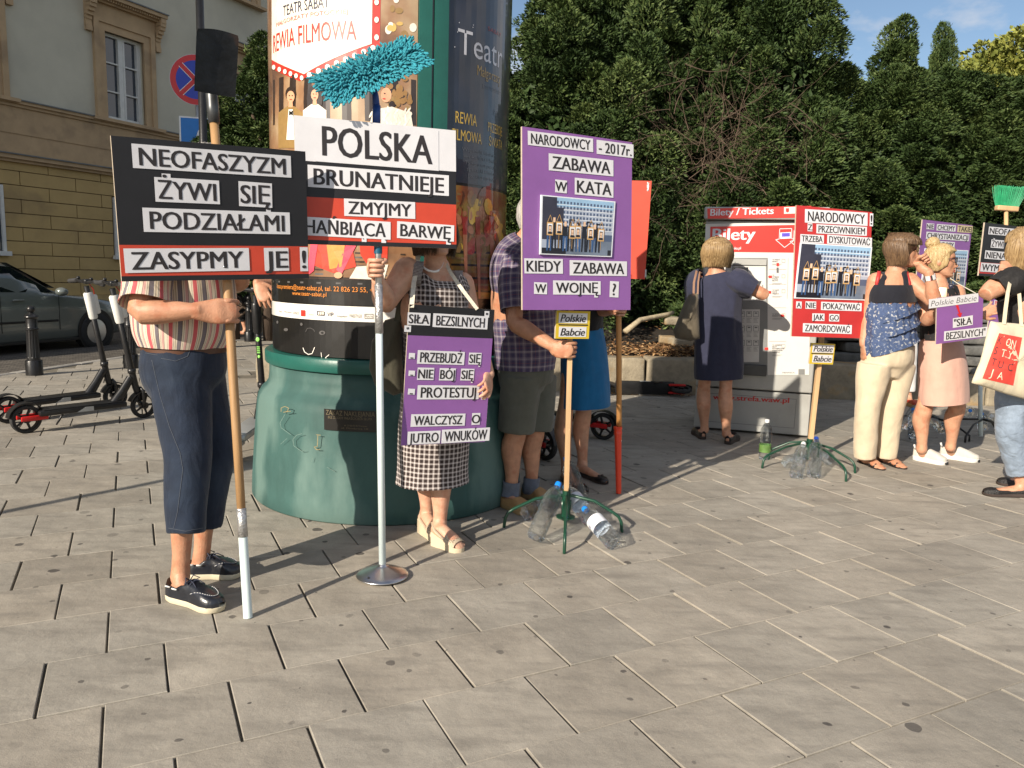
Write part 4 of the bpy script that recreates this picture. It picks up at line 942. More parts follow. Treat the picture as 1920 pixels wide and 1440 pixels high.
b = MB(); n0 = base.lerp(pt1, .285); b.tube([n0, base.lerp(pt1, .6), pt1, pt1.lerp(pt2, .5), pt2], [.0155, .0165, .0165, .016, .0155], 16, hint=(1, 0, 0)); b.build('handle', m_wood, sh, smooth=True)
b = MB(); b.tube([base, base.lerp(pt1, .27)], .0165, 16, hint=(1, 0, 0)); b.build('painted_handle_end', m_whitepaint, sh, autosmooth=40)
b = MB(); b.tube([base.lerp(pt1, .255), base.lerp(pt1, .30), base.lerp(pt1, .345)], [.0182, .0176, .0180], 16, hint=(1, 0, 0)); b.build('tape', m_tape, sh, smooth=True)
m_blade = mat('blackened_steel', (.020, .021, .023), .42, metal=.6, var=.5, vscale=10, bump=.25, bscale=40, dirt=((.075, .035, .018), 7, .58, .8))
b = MB(); ax = (pt2 - pt1).normalized(); top = at(406, 62, 2.93)
b.tube([pt2 - ax * .01, pt2 + ax * .05, pt2 + ax * .10, pt2 + ax * .16, pt2 + ax * .22, pt2 + ax * .30], [(.0205, .0205), (.0215, .021), (.022, .019), (.018, .012), (.010, .006), (.003, .002)], 14, hint=(1, 0, 0)); b.build('socket', mat('worn_steel', (.085, .09, .095), .4, metal=.6, var=.35, vscale=14), sh, smooth=True)
b = MB(); bl_q = [(367, 55), (446, 68), (441, 183), (364, 170)]; nu, nv = 14, 18; grid = {}
for layer, oo in ((0, 0), (1, .004)):
    for i in range(nu + 1):
        for j in range(nv + 1):
            u, v = i / nu, j / nv; px, py = quadpt(bl_q, u, v)
            if v < .12: 
                k_ = 1 - v / .12; px += (.5 - u) * 4 * k_ ** 3; py += 0
            py += -6 * math.sin(math.pi * u) * (1 - v) ** 2
            p = at(px, py, 2.905 + (u - .5) * .10); dish = .012 * (1 - (2 * u - 1) ** 2) * (1 - .3 * v) - (.012 * (1 - v))
            grid[(layer, i, j)] = p + B1.N * (-dish + oo * .5)
ids = {}; vs = []
for k in grid: ids[k] = len(vs); vs.append(grid[k])
fs = []
for layer in (0, 1):
    for i in range(nu):
        for j in range(nv): f = (ids[layer, i, j], ids[layer, i + 1, j], ids[layer, i + 1, j + 1], ids[layer, i, j + 1]); fs.append(f if layer == 0 else f[::-1])
ring = [(i, 0) for i in range(nu)] + [(nu, j) for j in range(nv)] + [(i, nv) for i in range(nu, 0, -1)] + [(0, j) for j in range(nv, 0, -1)]
for k in range(len(ring)): a, c = ring[k], ring[(k + 1) % len(ring)]; fs.append((ids[(0, *a)], ids[(1, *a)], ids[(1, *c)], ids[(0, *c)]))
b.add(vs, fs); b.build('blade', m_blade, sh, autosmooth=50, recalc=True)
b = MB()
for (x, y) in ((.0, .19), (.0, -.19)): b.sphere(B1.W(*B1.pt(420, 300 if y > 0 else 500), .001), .004, 8, 6)
b.build('nail_head', m_steel, sh, smooth=True)
# ---- 2: mop with white, black and red placard on a round steel foot
q2 = [(552, 216), (855, 245), (855, 466), (557, 457)]
B2 = Board(q2, 3.05); base = gr(717, 1083); mp2 = thing('mop_placard', 'white, black and red placard headed POLSKA on a mop pole with steel foot', 'placard', base)
B2.sheet(mp2, [m_paper, m_blackcard, m_redcard, m_edge, m_back], [(0, .345, 0), (.345, .625, 1), (.625, .965, 2), (.965, 1, 1)], .010, warp=.003)
B2.strip('POLSKA', 590, 262, 822, 283, 78, cap=.70, lift=.0014, paper=m_paper, bold=.03, baseline=.15)
B2.strip('BRUNATNIEJE', 577, 329.5, 841, 348.5, 40); B2.strip('ZMYJMY', 645, 388.5, 778, 395, 32); B2.strip('HAŃBIĄCĄ', 562, 423, 732, 433, 34); B2.strip('BARWĘ', 744, 430.5, 851, 438, 31)
ptA, ptB = at(709, 470, 3.185), at(706, 208, 3.215)
b = MB(); b.tube([base + Vector((0, 0, .05)), base.lerp(ptA, .58), base.lerp(ptA, .765)], .0150, 16, hint=(1, 0, 0)); b.build('white_pole', m_whitepaint, mp2, smooth=True)
b = MB(); b.tube([base.lerp(ptA, .755), base.lerp(ptA, .82), base.lerp(ptA, .90)], [.0172, .0165, .0168], 16, hint=(1, 0, 0)); b.build('tape', m_tape, mp2, smooth=True)
b = MB(); b.tube([base.lerp(ptA, .88), ptA, ptB], .0135, 16, hint=(1, 0, 0)); b.build('metal_pole', m_alu, mp2, smooth=True)
m_bluepl = mat('blue_plastic', (.02, .07, .30), .4, var=.08)
b = MB(); b.tube([ptA + Vector((0, 0, -.012)), ptA + Vector((0, 0, .03))], .017, 16); b.build('pole_collar', mat('teal_plastic', (.01, .09, .16), .4, var=.08), mp2, autosmooth=40)
b = MB(); b.tube([at(706, 232, 3.212), at(706, 198, 3.217)], .0165, 14); b.tube([at(706, 206, 3.216), at(704, 180, 3.216), at(700, 160, 3.215)], [.016, .013, .011], 12); b.build('swivel_joint', m_bluepl, mp2, smooth=True)
mc = at(699, 136, 3.215); MX = (at(795, 95, 3.32) - at(604, 178, 3.11)).normalized(); MN = Vector((-.30, -.90, .30)); MN = (MN - MX * MN.dot(MX)).normalized(); MY = MN.cross(MX)
MM = Matrix((MX, MY, MN)).transposed()
b = MB(); b.bbox(mc - MN * .018, (.40, .10, .012), .005, MM); b.build('mop_plate', m_bluepl, mp2)
b = MB(); rnd = random.Random(31); b.bbox(mc, (.43, .150, .02), .009, MM)
for i in range(46):
    for j in range(17):
        u, v = (i + .5 + rnd.uniform(-.35, .35)) / 46 - .5, (j + .5 + rnd.uniform(-.35, .35)) / 17 - .5
        p = mc + MX * (u * .44) + MY * (v * .165) + MN * .005
        d = (MN * 1.0 + MX * (u * 2.2 + rnd.gauss(0, .35)) + MY * (v * 2.6 + rnd.gauss(-.1, .35)) + Vector((0, 0, -.35))).normalized(); Lf = rnd.uniform(.026, .040)
        e = p + d * Lf + Vector((0, 0, -.006)); b.tube([p, p + d * Lf * .5, e, e + d * .003], [.0036, .0044, .0040, .0016], 5)
b.build('mop_pad', mat('teal_chenille', (.035, .30, .38), .95, var=.35, vscale=60, bump=.6, bscale=400), mp2, smooth=True)
b = MB(); b.lathe([(.016, .062), (.016, .055), (.03, .05), (.06, .038), (.09, .026), (.108, .017), (.111, .013), (.108, .011), (.05, .012)], base, 56); b.build('steel_foot', m_steel, mp2, smooth=True)
b = MB(); b.lathe([(.092, .0125), (.094, .008), (.088, 0.001), (.04, .001)], base, 40); b.build('rubber_ring', mat('black_rubber', (.015, .015, .015), .7, var=.2), mp2, smooth=True)
b = MB(); b.sphere(base + Vector((-.045, -.075, .028)), .005, 10, 6); b.build('screw', mat('dark_steel', (.03, .03, .03), .4, metal=.8, var=0), mp2, smooth=True)
# ---- 3: hanging placard of the woman in the checked dress
q3 = [(757, 570), (917, 580), (919, 828), (762, 835)]
B3 = Board(q3, 3.27)
B3 = Board(q3, yaw=-33, yc=3.36)
hp = thing('hanging_placard', 'purple and black placard with a list of slogans hung on the checked dress', 'placard', B3.W(0, -B3.h / 2))
B3.sheet(hp, [m_blackcard, m_purple, m_edge, m_back], [(0, .215, 0), (.215, 1, 1)], .006, warp=.002)
for a in (('SIŁA', 763.5, 597, 806, 599, 23), ('BEZSILNYCH', 811, 600, 913.5, 605.5, 25), ('PRZEBUDŹ', 782, 669, 870, 672, 25), ('SIĘ', 878, 672, 901.5, 672.5, 22), ('NIE', 782, 700.5, 813, 701, 23), ('BÓJ', 823, 701.5, 853.5, 702, 23), ('SIĘ', 863, 702, 888, 702.5, 22), ('PROTESTUJ', 782, 735.5, 897.5, 735.5, 26), ('WALCZYSZ', 770, 788.5, 871.5, 786.5, 23), ('O', 884, 785.5, 899.5, 785, 22), ('JUTRO', 763.5, 821.5, 825, 819, 24), ('WNUKÓW', 827.5, 818.5, 917.5, 813.5, 25)): B3.strip(*a)
for a in (('-', 766, 667, 777.5, 667.5, 11), ('-', 765.5, 699.5, 777.5, 700, 10), ('-', 764.5, 734, 777.5, 734.5, 11)): B3.strip(*a, cap=1.3, baseline=-.25, bold=.05)
B3.strip('"', 757.5, 616, 770, 616.5, 12, cap=.9, baseline=-.2); B3.strip('"', 907.5, 589, 916.5, 589.5, 12, cap=.9, baseline=-.2); B3.strip('!', 902.5, 736, 910.5, 736, 26, bold=.06)
m_webbing = mat('cream_webbing', (.62, .58, .48), .8, var=.15, vscale=60, bump=.4, bscale=300)
def ribbon(b, pts, wd, up, m=0):
    cen = up[1] if isinstance(up, tuple) and up[0] == 'c' else None; up = Vector(up) if cen is None else None; pts = [Vector(p) for p in pts]; rg = []; up0 = up
    for i, p in enumerate(pts):
        up = up0 if cen is None else (p - cen)
        d = (pts[min(i + 1, len(pts) - 1)] - pts[max(i - 1, 0)]).normalized(); s_ = d.cross(up).normalized(); nrm = s_.cross(d).normalized()
        rg.append([p - s_ * wd / 2, p + s_ * wd / 2, p + s_ * wd / 2 + nrm * .003, p - s_ * wd / 2 + nrm * .003])
    b.rings(rg, m)
b = MB(); ribbon(b, [B3.W(*B3.pt(771, 577), .004), at(776, 530, 3.37), at(783, 500, 3.44), at(784, 478, 3.50), at(798, 466, 3.58)], .020, (0, -1, .2)); ribbon(b, [B3.W(*B3.pt(894, 580), .004), at(868, 545, 3.44), at(846, 513, 3.50), at(838, 498, 3.54), at(822, 470, 3.60)], .016, (0, -1, .3)); b.build('neck_tape', m_webbing, hp)
# ---- stand shared by the two staked placards
m_stand = mat('green_enamel', (.008, .05, .028), .3, var=.15, vscale=20)
def stand(parent, hub, feet, z1=.16, r=.0085):
    for f in feet:
        f = Vector(f); d = (f - hub); d.z = 0; L_ = d.length; d.normalize(); b = MB()
        b.tube([hub + Vector((0, 0, z1)) + d * .012, hub + Vector((0, 0, .06)) + d * .016, hub + Vector((0, 0, z1 - .02)) + d * .02], r * .9, 8)
        P = [hub + d * .018 + Vector((0, 0, z1)), hub + d * .03 + Vector((0, 0, z1 + .005)), hub + d * (L_ * .5) + Vector((0, 0, z1 * .93)), hub + d * (L_ - .05) + Vector((0, 0, z1 * .62)), hub + d * (L_ - .02) + Vector((0, 0, z1 * .5)), hub + d * (L_ - .006) + Vector((0, 0, z1 * .33)), hub + d * L_ + Vector((0, 0, .004))]
        b.tube(P, r, 10, round_=True); b.build('leg', m_stand, parent, smooth=True)
    b = MB(); b.tube([hub + Vector((0, 0, .03)), hub + Vector((0, 0, z1 + .03))], .022, 16); b.lathe([(.022, .05), (.05, .05), (.05, .044), (.02, .044)], hub, 20); b.build('hub', m_stand, parent, autosmooth=40)
def small_plate(parent, q, y, yaw=None, yc=None):
    Bp = Board(q, y) if yaw is None else Board(q, yaw=yaw, yc=yc)
    Bp.sheet(parent, [m_yellow, m_edge, m_back], [(0, 1, 0)], .012, 'small_plate')
    return Bp
q4 = [(985, 238), (1190, 268), (1177, 581), (974, 581)]
B4 = Board(q4, 3.68); hub4 = gr(1060, 985)
np_ = thing('staked_placard', 'large purple placard NARODOWCY 2017 with a pasted photograph on a wooden stake', 'placard', hub4)
B4.sheet(np_, [m_purple, m_edge, m_back], [(0, 1, 0)], .012, warp=.003)
for a in (('NARODOWCY', 989, 258.5, 1111, 273, 26), ('- 2017r.', 1117.5, 275.5, 1187, 284, 26), ('ZABAWA', 1028, 303.5, 1149, 316, 31), ('W', 1040, 348.5, 1062, 351, 24), ('KATA', 1076.5, 349, 1149, 356, 31), ('KIEDY', 983, 498.5, 1055, 499.5, 28), ('ZABAWA', 1067.5, 502, 1175, 504, 28), ('W', 1001, 540, 1025.5, 541, 22), ('WOJNĘ', 1036.5, 539, 1125.5, 540, 26), ('?', 1142.5, 542, 1159.5, 543, 30)): B4.strip(*a)
picture(B4, [(1015.5, 368), (1149, 380), (1142.5, 480), (1013, 475)], .010)
b = MB(); t4 = at(1083, 300, 3.89); p4_ = at(1070, 600, 3.885); b.tube([hub4 + Vector((0, 0, .03)), p4_, t4], .0175, 4, hint=(.7, .7, 0)); b.build('stake', m_wood2, np_)
stand(np_, hub4, [gr(1058, 1038), gr(945, 989), gr(1166, 998), hub4 + Vector((.05, .40, 0))])
P4 = small_plate(np_, [(1043, 582), (1107, 584), (1104, 635), (1042, 635)], None, yaw=-28, yc=3.835)
P4.strip('Polskie', 1047.5, 596, 1101, 597, 19, shear=.25, lift=.0015, tabs=False, bold=.035); P4.strip('Babcie', 1047.5, 622, 1099, 622.5, 19, shear=.25, lift=.0015, tabs=False, bold=.035)
b = MB(); P4.rect(b, [(1047, 607.6), (1102, 608.6), (1102, 610.8), (1047, 609.8)], 0, .0016); b.build('rule_line', m_ink, P4.board)
# ---- red placard seen from its side, behind
b5 = thing('red_placard', 'plain red placard half hidden behind the purple one, on a red sleeved pole', 'placard', gr(1160, 925))
q5 = [(1118, 336), (1218, 340), (1213, 523), (1112, 520)]
B5 = Board(q5, yaw=10, yc=4.60); B5.sheet(b5, [m_redcard, m_edge, m_back], [(0, 1, 0)], .012)
for (x0, x1, y0, y1) in ((1213.5, 1217, 342, 358), (1209.5, 1212.5, 505, 520)): b = MB(); B5.rect(b, [(x0, y0), (x1, y0), (x1 - .6, y1), (x0 - .6, y1)], 0, .002); b.build('tape_patch', m_tape, B5.board)
bb = gr(1160, 925); tp = at(1165, 420, 4.63); b = MB(); b.tube([bb.lerp(tp, .2), at(1160, 590, 4.56), tp], .0165, 14, hint=(1, 0, 0)); b.build('pole', m_wood3, b5, smooth=True)
b = MB(); pz = at(1158.5, 800, 4.53); m_orp = mat('red_plastic', (.72, .055, .02), .35, var=.05); dd = (pz - bb); b.tube([bb, bb + dd * .05, bb + dd * .88, bb + dd * .885, bb + dd * .93, bb + dd * .94, bb + dd * .97, bb + dd], [.0155, .0165, .0215, .0245, .0245, .0225, .0262, .0262], 18, hint=(1, 0, 0)); b.build('plastic_sleeve', m_orp, b5, autosmooth=30)
# ---- red placard in the second stand
q6 = [(1502, 386), (1643, 399), (1617.5, 634), (1476, 630)]
B6 = Board(q6, 5.33); hub6 = gr(1515, 868)
rp6 = thing('staked_placard', 'red placard with a pasted photograph on a pale stake beside the ticket machine', 'placard', hub6)
B6.sheet(rp6, [m_redcard2, m_edge, m_back], [(0, 1, 0)], .012, warp=.003)
for a in (('NARODOWCY', 1508.6, 404.7, 1626, 411.5, 25), ('Z', 1513.6, 426, 1522.6, 426.5, 15), ('PRZECIWNIKIEM', 1530, 429, 1624.5, 434, 17), ('TRZEBA', 1500, 446.7, 1544, 449, 15.5), ('DYSKUTOWAĆ', 1550, 448.5, 1634, 454.5, 17), ('A', 1492.5, 571.5, 1503, 572, 13), ('NIE', 1510, 572, 1530, 572.5, 14), ('POKAZYWAĆ', 1539, 573.5, 1615, 576, 15.5), ('JAK', 1522.6, 594.5, 1545.5, 595, 14), ('GO', 1554, 595.5, 1573, 596, 14), ('ZAMORDOWAĆ', 1505, 614.5, 1596.5, 618, 17)): B6.strip(*a)
B6.strip('!', 1630, 412, 1636.5, 412.5, 24, bold=.06)
picture(B6, [(1502, 457), (1631.5, 465), (1622.6, 561.5), (1491, 557.6)], .006, seed=3)
b = MB(); t6 = at(1557, 430, 5.50); s6 = at(1538, 660, 5.47); b.tube([hub6 + Vector((0, 0, .03)), s6, t6], .0215, 4, hint=(.7, .7, 0)); b.build('stake', m_wood2, rp6)
stand(rp6, hub6, [gr(1429, 878), gr(1440, 868) + Vector((.04, .12, 0)), gr(1586, 903), gr(1603, 887)], .15)
P6 = small_plate(rp6, [(1519.5, 643), (1566, 645), (1562, 683.6), (1519, 682)], None, yaw=-20, yc=5.42)
P6.strip('Polskie', 1523, 653.5, 1563, 654.5, 14.5, shear=.25, lift=.0015, tabs=False, bold=.035); P6.strip('Babcie', 1523, 672, 1560.5, 673, 14.5, shear=.25, lift=.0015, tabs=False, bold=.035)
b = MB(); P6.rect(b, [(1521, 661.8), (1562, 662.6), (1562, 664.4), (1521, 663.6)], 0, .0016); b.build('rule_line', m_ink, P6.board)
# ---- purple placard behind the two women
q7 = [(1733, 414), (1826, 421), (1804, 566), (1711, 560)]
B7 = Board(q7, yaw=-32, yc=6.6)
cp7 = thing('crowd_placard', 'purple placard NIE CHCEMY TAKIEJ held up behind the blonde woman with a bun', 'placard', Vector((B7.O.x + .03, B7.O.y + .03, 0)))
B7.sheet(cp7, [m_purple, m_edge, m_back], [(0, 1, 0)], .01)
B7.strip('NIE', 1736.5, 424, 1751, 425, 11); B7.strip('CHCEMY', 1755.6, 426, 1791.5, 428.5, 12); B7.strip('TAKIEJ', 1794.6, 428.5, 1823, 430.5, 13, paper=mat('cream_paper', (.62, .52, .32), .6, var=.05)); B7.strip('CHRYSTIANIZACJI', 1736, 441, 1816.5, 446, 13); B7.strip('EUROPY', 1755, 457.5, 1789.5, 460, 12)
picture(B7, [(1735, 467), (1813, 471), (1804, 548), (1727, 544)], .006, seed=5)
b = MB(); b.tube([Vector((B7.O.x + .03, B7.O.y + .05, .02)), B7.W(.0, .3, -.03)], .014, 10); b.build('pole', m_wood2, cp7, smooth=True)
# ---- black placard with the green broom
q8 = [(1847.7, 418), (1945, 428), (1933, 523), (1834, 516)]
B8 = Board(q8, yaw=-30, yc=5.5)
bb8 = thing('broom_placard', 'black and red placard on a wooden broom with green bristles pointing up', 'placard', Vector((at(1884, 470, 5.55).x, 5.55, 0)))
B8.sheet(bb8, [m_blackcard, m_redcard2, m_edge, m_back], [(0, .745, 0), (.745, .955, 1), (.955, 1, 0)], .01)
for a in (('NEOFASZYZM', 1853, 432, 1935, 439, 14), ('ŻYWI', 1857.5, 456.5, 1882, 458.5, 15), ('SIĘ', 1889, 459.5, 1907, 461, 15), ('NIENAWIŚCIĄ', 1846, 477, 1930, 484, 15), ('WYMIEĆMY', 1838, 500.5, 1912, 506, 16)): B8.strip(*a)
hb = at(1888, 840, 5.62); hb.z = .02; ht = at(1886.5, 395, 5.56); b = MB(); b.tube([hb, ht], .013, 12); b.build('handle', m_wood2, bb8, smooth=True)
Xb = (at(1907, 393, 5.56) - at(1868, 390, 5.56)).normalized(); Zb = Vector((.05, 0, 1)); Zb = (Zb - Xb * Zb.dot(Xb)).normalized(); Yb = Zb.cross(Xb); Mb = Matrix((Xb, Yb, Zb)).transposed(); cb = at(1887.5, 391, 5.56)
b = MB(); b.bbox(cb, (.150, .05, .036), .008, Mb); b.build('broom_block', m_wood2, bb8)
b = MB(); rnd = random.Random(6)
for i in range(30):
    for j in range(8):
        u, v = (i + .5) / 30 - .5, (j + .5) / 8 - .5; p = cb + Mb @ Vector((u * .142, v * .042, .012)); e = cb + Mb @ Vector((u * .20 + rnd.gauss(0, .003), v * .085 + rnd.gauss(0, .003), .148 + rnd.gauss(0, .004)))
        b.tube([p, p.lerp(e, .5) + Mb @ Vector((u * .008, 0, 0)), e], [.0024, .0026, .0022], 4)
b.build('bristles', mat('green_bristle', (.012, .28, .12), .5, var=.25, vscale=50), bb8)
# ---- hand lettered placard on the blonde woman
q9 = [(1739, 562), (1831, 549), (1854, 633), (1772.5, 642)]
B9 = Board(q9, yaw=-18, yc=5.22, tilt=0)
hp9 = thing('hanging_placard', 'small tilted purple placard with handwriting and a red arrow above a pink skirt', 'placard', B9.W(0, -B9.h / 2))
B9.sheet(hp9, [m_purple, m_edge, m_back], [(0, 1, 0)], .008)
B9.strip('Polskie Babcie', 1741, 570, 1834, 558, 17, shear=.2, bold=-.012, cap=.62, tabs=False, baseline=.2)
B9.strip('"SIŁA', 1786, 606, 1823.5, 600, 18); B9.strip('BEZSILNYCH"', 1769.5, 630.5, 1850.5, 621.5, 18)
b = MB(); B9.rect(b, [(1791, 571), (1796, 570.3), (1800.5, 587), (1797, 587.5)], 0, .002); B9.rect(b, [(1794, 589), (1803.5, 586), (1800.5, 597)], 0, .0021); b.build('red_arrow', flat('marker_red', (206, 40, 48), .5), B9.board)
b = MB(); b.tube([B9.W(*B9.pt(1829, 550), .003), at(1795, 531, 5.30), at(1782, 522, 5.38)], .003, 6); b.build('neck_cord', m_webbing, hp9)
# ---- purple placard at the right edge
q10 = [(1857, 561), (1902, 560), (1897, 640), (1851, 640)]
B10 = Board(q10, yaw=-25, yc=6.6)
fp = thing('crowd_placard', 'purple placard with red and black letters half hidden by the cream tote bag', 'placard', Vector((B10.O.x, B10.O.y + .03, 0)))
B10.sheet(fp, [m_purple, m_edge, m_back], [(0, 1, 0)], .01); B10.strip('PRAWA', 1863, 568, 1896, 568, 10, inkm=flat('marker_red', (206, 40, 48), .5)); B10.strip('Z NAMI', 1866, 584, 1896, 584, 10)
b = MB(); b.tube([Vector((at(1834, 800, 6.6).x, 6.55, .02)), at(1838, 720, 6.6), B10.W(-.05, 0, -.03)], .017, 12); b.build('pole', m_whitepaint, fp, smooth=True)
# ================================================================== BOTTLES
def petmat():
    m = bpy.data.materials.new('clear_pet'); m.use_nodes = True; n = m.node_tree.nodes; l = m.node_tree.links.new; n.remove(n['Principled BSDF'])
    g = n.new('ShaderNodeBsdfGlass'); g.inputs['IOR'].default_value = 1.30; g.inputs['Roughness'].default_value = .01; g.inputs['Color'].default_value = (.93, .97, 1, 1)
    t = n.new('ShaderNodeBsdfTransparent'); t.inputs['Color'].default_value = (.96, .98, 1, 1); x = n.new('ShaderNodeMixShader'); x.inputs[0].default_value = .50
    z = n.new('ShaderNodeTexNoise'); z.inputs['Scale'].default_value = 28; tc_ = n.new('ShaderNodeTexCoord'); l(tc_.outputs['Object'], z.inputs['Vector']); bp = n.new('ShaderNodeBump'); bp.inputs['Strength'].default_value = .5; bp.inputs['Distance'].default_value = .008; l(z.outputs[0], bp.inputs['Height']); l(bp.outputs[0], g.inputs['Normal'])
    l(g.outputs[0], x.inputs[1]); l(t.outputs[0], x.inputs[2]); l(x.outputs[0], n['Material Output'].inputs[0]); return m
m_pet = petmat()
def make_bottle(capcol, label=None, cat='bottle', tall=.32, rad=.045, labelmat=None, lz=(.13, .20)):
    r = thing('plastic_bottle', label, cat); s_ = tall / .32; q = rad / .045
    prof = [(.012, .012), (.030, .004), (.040, .002), (.0445, .012), (.045, .03), (.0435, .045), (.045, .06), (.0435, .075), (.045, .09), (.0445, .115), (.041, .128), (.041, .14), (.0445, .153), (.045, .18), (.0452, .205), (.044, .228), (.039, .25), (.030, .27), (.020, .284), (.0145, .292), (.014, .300)]
    n = 30; rings = []
    for rr, z in prof:
        rings.append([Vector((rr * q * (1 - (.16 if z < .03 and j % 6 in (0, 5) else 0)) * math.cos(2 * math.pi * j / n), rr * q * (1 - (.16 if z < .03 and j % 6 in (0, 5) else 0)) * math.sin(2 * math.pi * j / n), z * s_)) for j in range(n)])
    b = MB(); b.rings(rings); b.build('body', m_pet, r, smooth=True)
    b = MB(); b.lathe([(.0160, .294 * s_), (.0165, .297 * s_), (.0165, .312 * s_), (.0150, .318 * s_), (.001, .3185 * s_)], n=24); b.build('cap', capcol, r, autosmooth=40)
    b = MB(); b.lathe([(.0175, .288 * s_), (.0178, .2905 * s_), (.0175, .293 * s_)], n=20); b.build('neck_ring', m_pet, r, smooth=True)
    if labelmat:
        b = MB(); b.lathe([(.0458 * q, lz[0] * s_), (.0458 * q, lz[1] * s_)], n=40, cap=False); lab = b.build('label', labelmat[0], r, smooth=True)
        if len(labelmat) > 2:
            v, f, wd = textmesh(labelmat[2], .03); b = MB(); h = .017; a0 = R(-90 - 35)
            b.add([((.0463 * q) * math.cos(a0 + x * h / (.0463 * q)), (.0463 * q) * math.sin(a0 + x * h / (.0463 * q)), (lz[0] + lz[1]) / 2 * s_ - h * .4 + y * h) for x, y in v], f); b.build('lettering', labelmat[1], lab)
    return r
def place_bottle(r, p0, p1, spin=0):
    d = (Vector(p1) - Vector(p0)).normalized(); r.rotation_mode = 'QUATERNION'; r.rotation_quaternion = d.to_track_quat('Z', 'Y') @ Quaternion((0, 0, 1), spin); r.location = Vector(p0)
cap_b = mat('cap_blue', (.01, .22, .75), .35, var=0); cap_lb = mat('cap_light_blue', (.18, .50, .80), .35, var=0); cap_w = mat('cap_white', (.75, .75, .73), .35, var=0); cap_db = mat('cap_navy', (.012, .05, .30), .35, var=0)
lab_w = mat('label_white', (.68, .70, .74), .4, var=.06); lab_g = mat('label_green', (.10, .19, .05), .4, var=.25, vscale=30); lab_bl = mat('label_navy_print', (.04, .05, .16), .4, var=0)
BOT = [
    (gr(1003, 1008, .045), at(1048, 905, 3.78), cap_b, None, 'crumpled clear bottle with blue cap leaning at the left of the purple placard\'s stand'),
    (gr(1152, 1018, .045), at(1103, 962, 3.72), cap_b, (lab_w, lab_bl, 'SOWIE'), 'labelled water bottle lying at the near right of the purple placard\'s stand'),
    (gr(1108, 975, .05), at(1077, 935, 3.98), cap_lb, (lab_w, lab_bl), 'water bottle with a pale blue cap lying between the stake and the labelled bottle'),
    (gr(985, 965, .045), at(1036, 935, 4.05), cap_w, None, 'clear bottle lying beside the tan sandals behind the left stand leg'),
    (gr(1092, 945, .045) , at(1075, 897, 4.12), cap_b, None, 'clear bottle leaning on the far side of the stake by the black shoes'),
    (gr(1492, 893, .02), at(1508, 826, 5.25), cap_w, None, 'clear bottle leaning left against the hub of the red placard\'s stand'),
    (gr(1526, 893, .02), at(1531, 818, 5.24), cap_db, None, 'clear bottle with a navy cap leaning right against the hub of the red placard\'s stand'),
    (gr(1476, 867, .045), at(1500, 858, 5.56), cap_w, None, 'clear bottle lying flat behind the red placard\'s stand'),
    (gr(1556, 862, .045), at(1530, 840, 5.62), cap_w, None, 'clear bottle at the back of the stake of the red placard'),
    (gr(1693, 800, .045), at(1720, 762, 6.62), cap_b, None, 'bluish bottle lying behind the cream trousers'),
    (gr(1713, 818, .045), at(1712, 765, 6.60), cap_b, None, 'bluish bottle hanging upright behind the cream trousers'),
    (gr(1768, 806, .045), at(1740, 778, 6.55), cap_w, None, 'clear bottle lying behind the pink skirted woman\'s legs'),
    (gr(1843, 802, .03), at(1838, 752, 6.50), cap_b, None, 'bluish bottle tied upright to the pale pole by the tote bag'),
    (gr(1815, 775, .045), at(1832, 755, 6.6), cap_b, None, 'bluish bottle lying left of the pale pole by the tote bag'),
    (gr(1868, 790, .045), at(1845, 765, 6.6), cap_w, None, 'clear bottle lying right of the pale pole by the tote bag'),
]
for p0, p1, cm_, lb_, txt in BOT:
    L_ = min(max((p1 - p0).length, .29), .335); r_ = make_bottle(cm_, txt, tall=L_, labelmat=lb_); tag(r_, group='water bottles weighing down the stands'); place_bottle(r_, p0, p1, 0.6)
r_ = make_bottle(cap_w, 'upright clear bottle with a green and white label standing by the ticket machine', tall=.30, rad=.042, labelmat=(lab_g, lab_w), lz=(.06, .12)); r_.location = gr(1433, 861)
b = MB(); b.lathe([(.0434, .092), (.0434, .122)], n=30, a0=R(170), a1=R(370), cap=False); b.build('label', lab_w, r_, smooth=True)
# folding feet of the back placards
for pr, hub in ((cp7, Vector((cp7.location.x, cp7.location.y, 0))), (fp, Vector((at(1834, 800, 6.6).x, 6.55, 0)))):
    for k in range(4):
        a = R(40 + 90 * k); b = MB(); e = hub + Vector((math.cos(a) * .34, math.sin(a) * .34, .006)); b.tube([hub + Vector((0, 0, .17)), hub + Vector((math.cos(a) * .2, math.sin(a) * .2, .14)), e + Vector((0, 0, .05)), e], .009, 8); b.build('leg', mat('black_rod', (.01, .01, .01), .4, var=0), pr, smooth=True)
# ================================================================== TICKET MACHINE
m_mgrey = mat('machine_grey', (.36, .365, .35), .42, var=.06, vscale=4, dirt=((.26, .255, .24), 3, .55, .5)); m_mwhite = mat('machine_white', (.62, .61, .585), .38, var=.04, vscale=5, dirt=((.5, .48, .44), 5, .6, .4)); m_mdark = mat('machine_dark', (.05, .052, .055), .4, var=.1); m_mmid = mat('machine_mid', (.20, .205, .205), .4, var=.1)
m_mred = mat('machine_red', (.68, .030, .022), .35, var=.04); m_screen = mat('screen_glass', (.012, .016, .025), .08, var=0, spec=.8); m_mtext = mat('machine_text', (.10, .10, .11), .5, var=0)
M0, M1 = gr(1300, 804), gr(1514, 822)
class MPl:
    pass
mb_ = Board.__new__(Board); mb_.X = (M1 - M0).normalized(); mb_.Y = Vector((0, 0, 1)); mb_.N = mb_.X.cross(mb_.Y); mb_.O = M0.copy(); mb_.M = Matrix((mb_.X, mb_.Y, mb_.N)).transposed()
WM = (M1 - M0).length; HM = mb_.pt(1314, 389).y; DM = .62
tmc = thing('ticket_machine', 'grey and white ticket machine with red Bilety panels', 'ticket machine', (M0 + M1) / 2)
